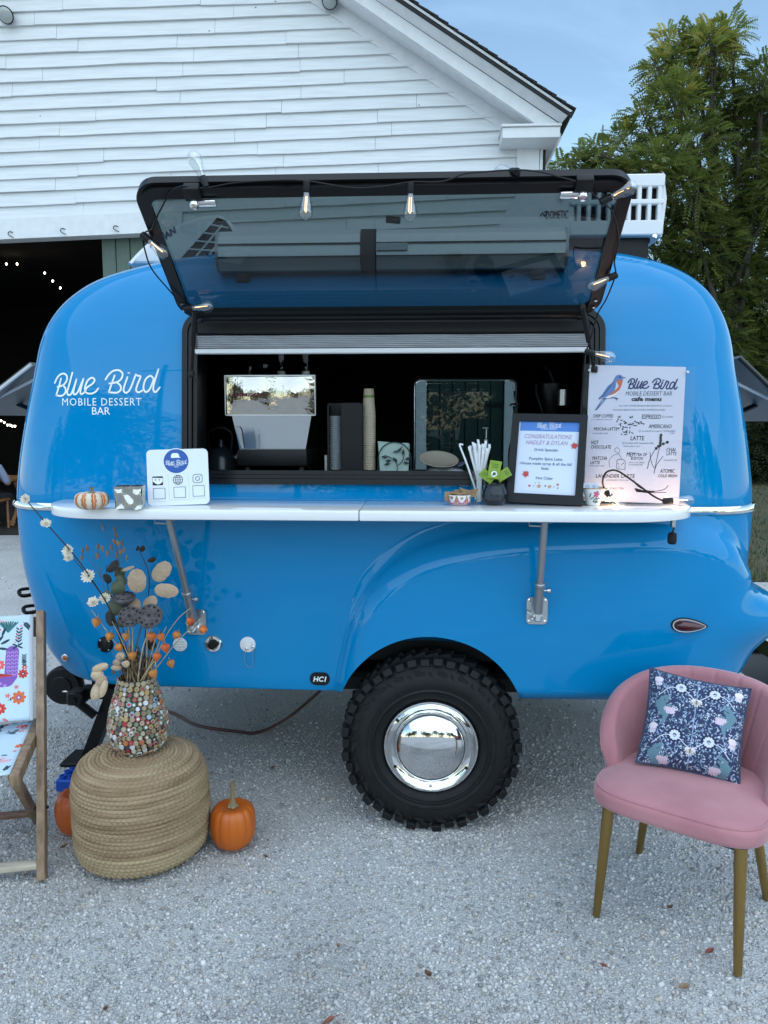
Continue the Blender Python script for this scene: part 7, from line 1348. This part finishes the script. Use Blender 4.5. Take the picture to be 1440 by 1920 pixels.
# ================================================================== VASE with cork-disc mosaic
vc = Vector((-.966, -.255, .400)); va = empty('vase', vc, 'bulbous vase covered in a mosaic of tiny round discs standing on the pouf', 'vase')
VP = [(.074, .0), (.092, .010), (.109, .035), (.119, .075), (.120, .105), (.113, .150), (.100, .195), (.087, .235), (.076, .270), (.072, .290), (.068, .290), (.066, .27), (.072, .235)]
m_grout = pm('dark_mosaic_grout', (.030, .026, .022), .6)
VP = [(r * .94, z) for r, z in VP]
VPc = [(q.x, q.y) for q in catmull([Vector(v) for v in VP], 3)]
mb = MB(T(*vc)); mb.lathe(VPc, 56, cap=True); mb.build('vessel', m_grout, va, angle=60)
outer = [Vector(v) for v in VP[:10]]; OC = catmull(outer, 8); l2 = np.concatenate([[0], np.cumsum([(OC[i + 1] - OC[i]).length for i in range(len(OC) - 1)])])
pal = [((.34, .27, .17), 'tan'), ((.42, .36, .25), 'cream'), ((.24, .17, .10), 'brown'), ((.62, .62, .62), 'white'), ((.36, .03, .04), 'red'), ((.16, .19, .11), 'olive'), ((.05, .055, .07), 'charcoal'), ((.40, .16, .14), 'rose'), ((.42, .28, .10), 'ochre'), ((.30, .38, .46), 'pale_blue'), ((.52, .16, .05), 'orange')]
wts = [9, 8, 6, 5, 4, 5, 3, 4, 3, 1, 1]; dm = []
for (cl, nm) in pal:
    mt_ = pm('mosaic_' + nm, cl, .35, var=.25, vscale=90, bump=.15, bscale=200); dm.append(mt_)
core = [dm[i] for i in (2, 4, 6, 3, 1, 7)]
discm = []; corem = []
sm = MB(); sm.lathe([(.0100, -.003), (.0104, .003), (.0092, .0048)], 12, cap=True)
for mt_ in dm: discm.append(mesh_of(sm, mt_, 'mosaic_disc'))
sm = MB(); sm.lathe([(.0058, .0040), (.0056, .0056)], 9, cap=True)
for mt_ in core: corem.append(mesh_of(sm, mt_, 'disc_core'))
cnt = 0; rows = int(l2[-1] / .0182)
for i in range(rows):
    s0 = (i + .5) * l2[-1] / rows; r = np.interp(s0, l2, [q.x for q in OC]); z = np.interp(s0, l2, [q.y for q in OC]); s1 = min(l2[-1], s0 + .003); s2 = max(0, s0 - .003); tg = Vector((np.interp(s1, l2, [q.x for q in OC]) - np.interp(s2, l2, [q.x for q in OC]), np.interp(s1, l2, [q.y for q in OC]) - np.interp(s2, l2, [q.y for q in OC]))).normalized(); nr = Vector((tg.y, -tg.x)); m_ = int(2 * math.pi * r / .0205)
    for k in range(m_):
        a = 2 * math.pi * (k + .5 * (i % 2) + rnd.uniform(-.12, .12)) / m_
        if math.sin(a) > .38: continue      # the side turned to the trailer stays plain
        sc_ = rnd.uniform(.80, 1.06); N3 = Vector((nr.x * math.cos(a), nr.x * math.sin(a), nr.y)); P3_ = vc + Vector((r * math.cos(a), r * math.sin(a), z + rnd.uniform(-.0015, .0015))); M_ = T(*P3_) @ N3.to_track_quat('Z', 'Y').to_matrix().to_4x4() @ RX(rnd.uniform(-9, 9)) @ RY(rnd.uniform(-9, 9)) @ Matrix.Scale(sc_, 4)
        if cnt < 290:
            d_ = linked(rnd.choices(discm, wts)[0], 'mosaic_disc', M_, va); cnt += 1
            if rnd.random() < .6: linked(rnd.choice(corem), 'disc_core', M_, d_)
        else: extra.add([v.co for v in discm[0].vertices], [tuple(q.vertices) for q in discm[0].polygons], M_) if 'extra' in globals() else globals().update(extra=MB()) or extra.add([v.co for v in discm[0].vertices], [tuple(q.vertices) for q in discm[0].polygons], M_)
if 'extra' in globals(): extra.build('mosaic_disc', dm[0], va, kind='stuff')
# ================================================================== DRIED BOUQUET
mouth = vc + Vector((0, 0, .275)); YB = vc.y
def bq(px, py, dy=0.0): return at(px, py, YB + dy)
m_twig = pm('dark_twig', (.030, .018, .012), .8); m_straw = pm('dry_straw_stem', (.42, .33, .19), .8, var=.2, vscale=30); m_brst = pm('brown_dry_stem', (.12, .075, .040), .85, var=.3, vscale=30)
m_petal = pm('papery_white_petal', (.70, .64, .52), .8, var=.08, vscale=60); m_lotus = pm('grey_lotus_pod', (.085, .075, .080), .85, var=.3, vscale=40, bump=.5, bscale=120); m_seed = pm('dark_seed_hole', (.008, .007, .007), .8)
m_phys = pm('orange_paper_lantern', (.62, .17, .025), .6, col2=(.50, .08, .02), vscale=25, bump=.3, bscale=80, sss=.15); m_phys2 = pm('faded_paper_lantern', (.55, .22, .04), .65, col2=(.40, .13, .03), vscale=25, bump=.3, bscale=80)
m_tanl = pm('tan_dry_leaf_blade', (.36, .25, .165), .75, col2=(.47, .345, .235), vscale=14, bump=.3, bscale=60); m_creaml = pm('cream_dry_leaf', (.56, .44, .29), .7, col2=(.45, .31, .19), vscale=14); m_greenl = pm('grey_green_leaf', (.050, .070, .038), .6, col2=(.085, .105, .060), vscale=20); m_darkl = pm('blackish_leaf', (.014, .014, .012), .6); m_grassd = pm('brown_quaking_grass', (.22, .135, .075), .8, var=.3, vscale=60)
FOOT = lambda: mouth + Vector((rnd.uniform(-.045, .045), rnd.uniform(-.04, .02), -.05))
def leaf_blade(name, parent, base, tip, wid, mat, normal=(0, -1, .2), cup=.12, veins=True, serr=0):
    base, tip = Vector(base), Vector(tip); d = tip - base; L_ = d.length; d.normalize(); n_ = Vector(normal); n_ = (n_ - d * n_.dot(d)).normalized(); s_ = d.cross(n_)
    M_ = Matrix(((s_.x, d.x, n_.x, base.x), (s_.y, d.y, n_.y, base.y), (s_.z, d.z, n_.z, base.z), (0, 0, 0, 1))); mb = MB(M_)
    def f(u, v):
        t = v; x = (u - .5) * 2; w_ = wid / 2 * max(0, 1 - abs(2 * t ** .92 - 1) ** 2.3) ** .55 * (1 + serr * (.5 - (int(t * 22) % 2)) * abs(x)); return (x * w_, t * L_, -cup * w_ * x * x * 2 + .05 * L_ * math.sin(math.pi * t) + (.075 * w_ * math.cos(abs(x) * 3.1 * 3 - t * 26) if veins else 0))
    mb.grid(9, 15, f); mb.tube([(0, 0, .001), (0, L_ * .9, .05 * L_ * .3 + .002)], [.0011, .0005], 5); return mb.build(name, mat, parent, angle=180)
def stem(parent, pts, r, mat, nm='stem'): mb = MB(); P = catmull(pts, 5); n_ = len(P); mb.tube(P, [r * (1 - .45 * i / n_) for i in range(n_)], 6); return mb.build(nm, mat, parent)
# white flower branch
br = empty('flower_branch', mouth, 'long dark twig with white papery flowers reaching left past the shelf', 'flower branch')
bpts = [FOOT(), bq(232, 1210, -.03), bq(205, 1140, -.06), bq(150, 1055, -.12), bq(90, 985, -.19), bq(46, 934, -.22)]; stem(br, bpts, .0032, m_twig); stem(br, [bq(205, 1140, -.06), bq(180, 1100, -.05), bq(136, 1045, -.08)], .0022, m_twig)
for px, py, dy, s_ in ((48, 936, -.23, .019), (86, 982, -.20, .021), (128, 1033, -.14, .024), (166, 1080, -.10, .026), (175, 1130, -.08, .024), (197, 1122, -.05, .022), (129, 1046, -.10, .018)):
    c = bq(px, py, dy); fl_ = MB(T(*c) @ RX(60 + rnd.uniform(-15, 15)) @ RZ(rnd.uniform(0, 90)) @ RY(rnd.uniform(-25, 25)))
    for lay, (n_, rr, ti) in enumerate(((13, 1.0, .15), (11, .8, .5), (8, .55, .95))):
        for k in range(n_):
            a = 6.283 * (k + lay * .4) / n_; ca, sa = math.cos(a), math.sin(a); wv = .25 * s_ * rr; L_ = s_ * rr * rnd.uniform(.85, 1.1); ct, st_ = math.cos(ti), math.sin(ti)
            vs = [(.1 * s_, 0, 0), (.55 * L_ * ct, wv, .55 * L_ * st_), (L_ * ct, wv * .35, L_ * st_ + .1 * s_), (L_ * ct, -wv * .35, L_ * st_ + .1 * s_), (.55 * L_ * ct, -wv, .55 * L_ * st_), (.55 * L_ * ct, 0, .50 * L_ * st_)]
            fl_.add([(x * ca - y * sa, x * sa + y * ca, z) for x, y, z in vs], [(0, 5, 1), (0, 4, 5), (1, 5, 3, 2), (5, 4, 3)])
    fl_.build('flower', m_petal, br, angle=180)
# lotus pods
for px, py, dy, r_, til, yw, lab in ((281, 1155, -.075, .0500, 62, -4, 'largest round grey lotus pod facing the camera, right of the other'), (243, 1156, -.065, .0430, 60, 8, 'smaller round grey lotus pod facing the camera, left of the largest'), (232, 1120, -.02, .044, 15, 22, 'grey lotus pod seen edge on above the two round ones')):
    c = bq(px, py, dy); lp = empty('lotus_pod', mouth, lab, 'lotus pod', 'dried lotus pods in the bouquet'); M_ = T(*c) @ RZ(yw) @ RX(til)
    mb = MB(M_); mb.lathe([(.006, -.058), (.010, -.050), (r_ * .45, -.030), (r_ * .88, -.010), (r_ * 1.0, -.001), (r_ * .98, .004), (r_ * .90, .006), (r_ * .5, .009), (.002, .010)], 30, Matrix.Diagonal((1, .94, 1, 1)), mod=lambda r, z, a, i: (r * (1 + .025 * math.sin(9 * a)), z)); mb.build('pod', m_lotus, lp, angle=60)
    hs = [(0, 0)] + [(.40 * math.cos(q * 1.257 + .3), .40 * math.sin(q * 1.257 + .3)) for q in range(5)] + [(.74 * math.cos(q * .571), .74 * math.sin(q * .571)) for q in range(11)]
    for hx_, hy_ in hs:
        mb = MB(M_ @ T(hx_ * r_, hy_ * r_ * .94, .0095 - .004 * math.hypot(hx_, hy_))); mb.lathe([(.0086, -.002), (.0088, .0016), (.0068, .0022), (.0060, .0004)], 10, Matrix.Diagonal((1, rnd.uniform(.75, 1), 1, 1)), cap=False); hl_ = mb.build('seed_rim', m_lotus, lp)
        mb = MB(M_ @ T(hx_ * r_, hy_ * r_ * .94, .0095 - .004 * math.hypot(hx_, hy_))); mb.lathe([(.0066, .0012), (.004, .0006), (.001, .0008)], 10); mb.build('seed_hole', m_seed, hl_)
    stem(lp, [FOOT(), mouth.lerp(c, .5) + Vector((0, -.01, 0)), M_ @ Vector((0, 0, -.055))], .0034, m_straw)
# physalis stems with lanterns
def lantern(parent, c, s_, rx_, ry_, mat):
    mb = MB(T(*c) @ RX(rx_) @ RY(ry_)); mb.lathe([(.12 * s_, .62 * s_), (.55 * s_, .55 * s_), (.82 * s_, .25 * s_), (.80 * s_, -.15 * s_), (.55 * s_, -.62 * s_), (.22 * s_, -1.0 * s_), (.02 * s_, -1.25 * s_)], 20, mod=lambda r, z, a, i: (r * (.86 + .22 * abs(math.cos(2.5 * a))), z)); mb.tube([(0, 0, .6 * s_), (0, .2 * s_, 1.3 * s_)], .0011, 5); return mb.build('lantern', mat, parent, angle=45)
sets = [('straw coloured lantern stem leaning far right over the shelf pole bracket', [(300, 1215), (330, 1165), (357, 1140)], [(357, 1164, 1), (356, 1168, 1)], 0),
        ('lantern stem reaching lowest and furthest right in the bouquet', [(303, 1240), (335, 1200), (380, 1158)], [(381, 1180, 1), (320, 1243, 0), (331, 1190, 0)], -.03),
        ('lantern stem leaning left with one high lantern', [(232, 1230), (205, 1190), (171, 1143)], [(181, 1165, 0), (206, 1192, 0)], -.02),
        ('short lantern stem left of centre in the bouquet', [(245, 1240), (228, 1200), (210, 1165)], [(222, 1213, 0), (236, 1192, 0), (248, 1228, 0)], -.04),
        ('lantern stem with two bright lanterns right of the vase centre', [(285, 1240), (300, 1200), (312, 1175)], [(284, 1192, 1), (301, 1193, 1), (310, 1213, 1), (294, 1230, 1)], -.05),
        ('short lantern stem drooping over the vase rim', [(282, 1250), (290, 1240), (292, 1250)], [(287, 1262, 0)], -.08)]
for lab, sp_, ls, dy in sets:
    ps = empty('physalis_stem', mouth, lab, 'physalis stem', 'orange lantern stems in the bouquet'); stem(ps, [FOOT()] + [bq(x, y, dy) for x, y in sp_], .0024, m_straw)
    for q, (x, y, b_) in enumerate(ls):
        if lab.startswith('straw') and q == 1: continue
        lantern(ps, bq(x, y, dy - .012), rnd.uniform(.0165, .0205), rnd.uniform(-25, 25), rnd.uniform(-30, 30), m_phys if b_ else m_phys2)
# leaf branches
lb = empty('leaf_branch', mouth, 'branch of large round tan leaves at the top right of the bouquet', 'leaf branch'); stem(lb, [FOOT(), bq(272, 1200, .02), bq(278, 1120, .03), bq(279, 1075, .03), bq(262, 1035, .03)], .0026, m_twig)
for bx, by, tx, ty, w_, dy, nm_ in ((288, 1088, 318, 1055, .062, .0, (0, -1, .1)), (289, 1105, 335, 1110, .054, -.01, (0, -1, .15)), (256, 1112, 257, 1066, .070, -.02, (.1, -1, .1)), (268, 1138, 294, 1122, .05, .0, (0, -1, .5)), (262, 1142, 236, 1122, .05, .01, (0, -1, .6))): leaf_blade('leaf', lb, bq(bx, by, dy), bq(tx, ty, dy - .01), w_, m_tanl, nm_, .10, True, .04)
for bx, by, tx, ty in ((262, 1034, 270, 1024), (276, 1052, 292, 1047), (262, 1030, 256, 1028)): leaf_blade('bud_leaf', lb, bq(bx, by, .02), bq(tx, ty, .01), .02, m_twig, cup=.4)
gb = empty('leaf_branch', mouth, 'branch of dull green and blackish leaves in the bouquet\'s left half', 'leaf branch'); stem(gb, [FOOT(), bq(225, 1200, .02), bq(206, 1130, .01), bq(199, 1060, .01)], .0026, m_twig)
for bx, by, tx, ty, w_, dy, mt_ in ((208, 1112, 230, 1092, .060, -.01, m_greenl), (205, 1150, 226, 1128, .065, -.02, m_greenl), (215, 1080, 232, 1068, .04, .01, m_greenl), (222, 1075, 234, 1098, .035, 0, m_greenl), (199, 1070, 222, 1052, .040, 0, m_darkl), (203, 1095, 196, 1076, .035, 0, m_darkl), (204, 1145, 210, 1175, .035, -.02, m_darkl), (198, 1125, 190, 1112, .02, 0, m_darkl), (206, 1125, 196, 1108, .03, -.03, m_greenl), (220, 1175, 232, 1150, .05, .02, m_greenl), (228, 1070, 252, 1062, .014, -.02, m_tanl)): leaf_blade('leaf', gb, bq(bx, by, dy), bq(tx, ty, dy - .01), w_, mt_, (rnd.uniform(-.4, .4), -1, rnd.uniform(0, .5)), .25, False)
cb_ = empty('leaf_branch', mouth, 'drooping sprig of cream leaves hanging left of the vase mouth', 'leaf branch'); stem(cb_, [mouth + Vector((-.03, -.02, -.02)), bq(228, 1250, -.04), bq(210, 1246, -.05), bq(192, 1258, -.06), bq(184, 1275, -.06)], .0018, m_brst)
for bx, by, tx, ty, w_, dy, mt_ in ((203, 1247, 172, 1256, .030, -.055, m_creaml), (194, 1262, 170, 1268, .048, -.06, m_creaml), (196, 1266, 180, 1284, .042, -.065, m_tanl), (190, 1280, 172, 1312, .052, -.06, m_creaml), (198, 1274, 190, 1308, .026, -.07, m_creaml), (232, 1236, 218, 1228, .034, -.05, m_creaml), (226, 1246, 212, 1240, .026, -.05, m_tanl), (228, 1252, 208, 1252, .022, -.05, m_tanl), (238, 1252, 232, 1240, .03, -.06, m_creaml)): leaf_blade('leaf', cb_, bq(bx, by, dy), bq(tx, ty, dy - .01), w_, mt_, (rnd.uniform(-.3, .3), -1, .3), .3, False)
# quaking grass
for gi, (lab, tips) in enumerate((('wispy quaking grass at the bouquet\'s top left', [(155, 1032), (163, 1027), (183, 1024), (182, 1041), (191, 1027), (153, 1045)]), ('wispy quaking grass rising at the bouquet\'s top centre', [(201, 1036), (208, 1026), (214, 1015), (217, 1002), (221, 1018), (228, 1018), (219, 1040), (225, 1034), (232, 1031), (238, 1045), (192, 988), (215, 990)]))):
    qg = empty('grass_sprig', mouth, lab, 'dried grass', 'dried grasses in the bouquet'); hub_ = bq(190 if gi == 0 else 222, 1085, .0); stem(qg, [FOOT(), mouth.lerp(hub_, .5), hub_], .0012, m_brst)
    for x, y in tips:
        tp_b = bq(x, y, rnd.uniform(-.05, .02)); stem(qg, [hub_, hub_.lerp(tp_b, .55) + Vector((0, 0, .02)), tp_b + Vector((.004, 0, .014)), tp_b + Vector((0, 0, .006))], .0006, m_brst)
        mb = MB(T(*tp_b) @ RY(rnd.uniform(-25, 25)) @ RZ(rnd.uniform(0, 90))); mb.lathe([(.001, .010), (.0048, .006), (.0058, -.002), (.0045, -.010), (.001, -.017)], 8, Matrix.Diagonal((1, .55, 1, 1)), mod=lambda r, z, a, i: (r * (1 + .22 * (-1) ** i), z)); mb.build('seed_head', m_grassd, qg, angle=30)
# bare and bushy stems filling the mouth
for k in range(9):
    f0 = FOOT(); tp_b = bq(248 + 9 * k - 18, rnd.uniform(1165, 1215), rnd.uniform(-.03, .04)); mb = MB(); mb.tube(catmull([f0, f0.lerp(tp_b, .5) + Vector((rnd.uniform(-.01, .01), 0, 0)), tp_b], 4), [.0026] * 9, 6); mb.build('dry_stem', m_straw if k % 2 else m_brst, None, label=['straight', 'thin', 'pale', 'crooked', 'dark', 'short', 'leaning', 'brittle', 'slender'][k] + ' dry stem ' + ['left of the lotus stems', 'beside the left lotus stem', 'under the smaller lotus pod', 'between the two lotus pods', 'under the largest lotus pod', 'right of the largest lotus pod', 'among the right lanterns', 'right of the centre lanterns', 'rightmost in the vase mouth'][k], cat='dry stem', group='bare dry stems in the vase', origin=f0)
fill = MB()
for k in range(150):
    b0 = mouth + Vector((rnd.uniform(-.05, .05), rnd.uniform(-.04, .04), rnd.uniform(-.02, .06))); d = Vector((rnd.uniform(-.5, .5), rnd.uniform(-.4, .3), 1)).normalized() * rnd.uniform(.03, .10); fill.tube([b0, b0 + d * .5 + Vector((rnd.uniform(-.006, .006), 0, 0)), b0 + d], [.0016, .0013, .0005], 4)
    if k % 2: q = b0 + d * .7; fill.add([q, q + Vector((rnd.uniform(-.02, .02), rnd.uniform(-.01, .01), .01)), q + Vector((rnd.uniform(-.02, .02), -.004, .024))], [(0, 1, 2)])
fill.build('dry_filler', m_brst, None, kind='stuff', label='tangle of short brown dried filler in the vase mouth', origin=mouth)

# ================================================================== PUMPKINS, BLOCKS, CORD
m_pump = pm('orange_pumpkin_skin', (.44, .085, .008), .40, col2=(.54, .125, .010), vscale=9, bump=.12, bscale=40, stretch=(1, 1, .3), spec=.5)
m_pump2 = pm('deep_orange_pumpkin_skin', (.40, .070, .012), .42, col2=(.50, .11, .02), vscale=9, bump=.12, bscale=40, stretch=(1, 1, .3))
q = on_z(438, 1584, 0); pumpkin('pumpkin', (q.x, q.y, 0), .0905, .182, 14, 'round orange pumpkin with a tall tan stem right of the jute pouf', 'pumpkin', 'orange pumpkins on the gravel', m_pump, .105, .055, (.006, -.01), shape=.80)
pumpkin('pumpkin', (-1.262, -.165, 0), .088, .185, 14, 'orange pumpkin half hidden behind the jute pouf\'s left side', 'pumpkin', 'orange pumpkins on the gravel', m_pump2, .05, .055, (.01, 0), shape=.85)
m_blk = pm('blue_leveling_plastic', (.008, .075, .42), .42, bump=.1, bscale=80)
fo = Vector((0, 0, 0)); fpos = WM[trailer.name] @ Vector((0, 0, 0)); jf = MT @ Vector((l1.x, .34, 0)); lv = on_z(106, 1489, .0); bc = Vector((lv.x + .15, lv.y + .12, 0)); blk = empty('leveling_block', (bc.x, bc.y, 0), 'bright blue plastic leveling block under the trailer\'s black jack foot', 'leveling block'); Mk = T(bc.x, bc.y, 0) @ RZ(-6)
mb = MB(Mk); mb.rbox((0, 0, .030), (.30, .24, .058), .006, 1); mb.build('block', m_blk, blk)
sm = MB(); sm.lathe([(.016, 0), (.016, .012), (.010, .012), (.010, .004), (.001, .004)], 12, cap=False); km = mesh_of(sm, m_blk, 'stud')
for i in range(7):
    for j in range(5): linked(km, 'stud', Mk @ T(-.126 + .042 * i, -.094 + .047 * j, .0585), blk)
m_cord = pm('red_brown_cable', (.115, .030, .018), .5, col2=(.05, .018, .013), vscale=9)
cp_ = [on_z(258, 1318, .03), on_z(322, 1336, .012), on_z(370, 1360, .010), on_z(440, 1371, .010), on_z(480, 1374, .010), on_z(520, 1358, .012), on_z(560, 1330, .05), MT @ Vector((-.30, .62, .40)), MT @ Vector((-.27, .62, .56))]
MB().tube(catmull(cp_, 8), .0085, 8).build('extension_cord', m_cord, None, label='red brown extension cord curving over the gravel under the trailer', cat='cord')

# ================================================================== PINK VELVET CHAIR
m_velv = pm('pink_velvet', (.37, .145, .165), .85, col2=(.49, .215, .235), vscale=5, sheen=.3, bump=.15, bscale=260, bdist=.002)
m_brass = pm('brushed_brass_leg', (.33, .215, .075), .36, .9, var=.08, vscale=40, stretch=(6, 6, .6))
FL, FR, BL_ = on_z(1118, 1717), on_z(1383, 1828), on_z(1198, 1598); BR = FR + (BL_ - FL) * .96 + Vector((.01, 0, 0)); cc = (FL + FR + BL_ + BR) / 4
yawp = math.degrees(math.atan2((FR - FL).y + (BR - BL_).y, (FR - FL).x + (BR - BL_).x)) + 3.0
pch = empty('velvet_chair', cc, 'pink velvet shell chair on brass legs at the right edge', 'chair', yaw=yawp); Mq = T(cc.x, cc.y, 0) @ RZ(yawp); Mqi = Mq.inverted()
SH = .475
for P_, sx, sy_ in ((FL, -.205, -.20), (FR, .205, -.20), (BL_, -.17, .17), (BR, .17, .17)):
    mb = MB(); top = Mq @ Vector((sx, sy_, SH - .085)); mb.tube([P_ + Vector((0, 0, .001)), P_.lerp(top, .3), top], [.0125, .0155, .020], 14); mb.build('leg', m_brass, pch)
def seatf(u, v):
    a = 2 * math.pi * u; ph = -math.pi / 2 + math.pi * v; e1, e2 = .46, .34
    ca, sa = math.cos(a), math.sin(a); fx = math.copysign(abs(ca) ** e1, ca); fy = math.copysign(abs(sa) ** e1, sa); cz_ = math.cos(ph); r = abs(cz_) ** e2; z = math.sin(ph); w_ = .262 + (.018 if fy < 0 else -.012 * fy)
    dome = .018 * (1 - r * r) if z > 0 else 0
    return (fx * r * w_, fy * r * .25 - .012, SH - .047 + .044 * math.copysign(abs(z) ** .55, z) + (.016 * (1 - (fx * r) ** 2) * (1 - (fy * r) ** 2) if z > 0 else 0))
mb = MB(Mq); mb.grid(64, 30, seatf, cu=True); st_o = mb.build('seat', m_velv, pch, angle=180)
mb = MB(Mq); pts = []
for k in range(64):
    x, y, z = seatf(k / 64, .66); pts.append((x * 1.004, y * 1.004, z))
mb.tube(pts + [pts[0]], .0035, 6, cap=False); mb.build('piping', m_velv, st_o)
mb = MB(Mq); mb.rbox((0, 0, SH - .10), (.40, .38, .02), .004, 1); mb.build('seat_base', m_black, pch)
# shell back
PHM = 100.0
def shell(u, w_):      # u along the wrap, w_ up; returns centre line point and outward normal
    ph = R(-PHM + 2 * PHM * u); s_ = abs(ph) / R(PHM); zt = SH - .03 + .295 * max(0, 1 - s_ ** 2.5) ** .72; zb = SH - .075 + .02 * s_
    z = zb + (zt - zb) * w_; fl = .10 * max(0, (z - SH + .05) / .32) ; rx_, ry_ = .248 + fl, .262 + fl * .8
    return Vector((math.sin(ph) * rx_, .005 + math.cos(ph) * ry_ if abs(ph) < R(90) else .005 + math.cos(ph) * ry_ * .8, z)), Vector((math.sin(ph), math.cos(ph), -.12)).normalized()
def backf(u, v):       # closed section: outside up, over the roll, inside down
    nn = .030
    uu = u
    if v < .45: w_ = v / .45; side = 1
    elif v > .55: w_ = 1 - (v - .55) / .45; side = -1
    else: w_ = 1.0; side = math.cos(math.pi * (v - .45) / .10)
    p, n_ = shell(uu, w_); edge = min(1, min(uu, 1 - uu) / .025); th = nn * (.35 + .65 * math.sqrt(edge)) * (.75 + .25 * min(1, w_ * 4)); ch = 0
    if side < 0: x = abs((uu * 13) % 1 - .5); ch = -.0045 * math.exp(-(x / .07) ** 2) * max(0, min(1, 3.2 * (1 - abs(2 * uu - 1)) - .9))
    top = (.022 * math.sqrt(max(0, 1 - side * side)) if .45 <= v <= .55 else 0)
    return p + n_ * (th * side - ch * (1 if side < 0 else 0)) + Vector((0, 0, top))
mb = MB(Mq); mb.grid(181, 44, backf); nu_ = 181
for u in (0, 1):
    col = [backf(u, j / 43) for j in range(44)]; mb.add(col if u else col[::-1], [tuple(range(44))])
mb.build('backrest', m_velv, pch, angle=180)
mb = MB(Mq); mb.tube([shell(u, .985)[0] + shell(u, 1)[1] * .028 + Vector((0, 0, .004)) for u in np.linspace(.02, .98, 60)], .003, 6); mb.build('piping', m_velv, pch)
# pillow
ds = (2.66, 2.50, 2.36, 2.52); cr_ = [atd(1219, 1252, 2.70), atd(1409, 1292, 2.56), atd(1387, 1474, 2.38), atd(1192, 1429, 2.52)]
pw_ = MB(); nrm = (cr_[3] - cr_[0]).cross(cr_[1] - cr_[0]).normalized()
if nrm.y > 0: nrm = -nrm
def pil(sg):
    def f(u, v):
        x, y = 2 * u - 1, 2 * v - 1; pin = 1 - .045 * ((1 - x * x) * abs(y) ** 3 + (1 - y * y) * abs(x) ** 3) * 1.0; x2 = x * (1 - .07 * (1 - y * y) ** 1.0 * abs(x) ** 2); y2 = y * (1 - .07 * (1 - x * x) * abs(y) ** 2); a, b_ = (x2 + 1) / 2, (y2 + 1) / 2
        p = (cr_[0].lerp(cr_[1], a)).lerp(cr_[3].lerp(cr_[2], a), b_); h_ = .062 * ((1 - x ** 4) * (1 - y ** 4)) ** .62 + .003 * math.sin(9 * x + 4 * y) * (1 - x * x) * (1 - y * y) + .002 * noise.noise(Vector((x * 6, y * 6, sg)))
        return p + nrm * h_ * sg
    return f
pw_.grid(40, 40, pil(1), uv=True); pw_.grid(40, 40, pil(-1), uv=True); pw_.uv = [(a, 1 - b_) for a, b_ in pw_.uv]
plw = pw_.build('pillow', m_dam, None, angle=180, label='square navy and white floral pillow leaning in the pink chair', cat='pillow')
mb = MB(); ed = [(t, 0) for t in np.linspace(0, 1, 14)] + [(1, t) for t in np.linspace(0, 1, 14)][1:] + [(t, 1) for t in np.linspace(1, 0, 14)][1:] + [(0, t) for t in np.linspace(1, 0, 14)][1:]; mb.tube([pil(1)(*e) for e in ed], .0035, 6, cap=False); mb.build('pillow_seam', pm('navy_seam_cloth', (.05, .06, .11), .9), plw)
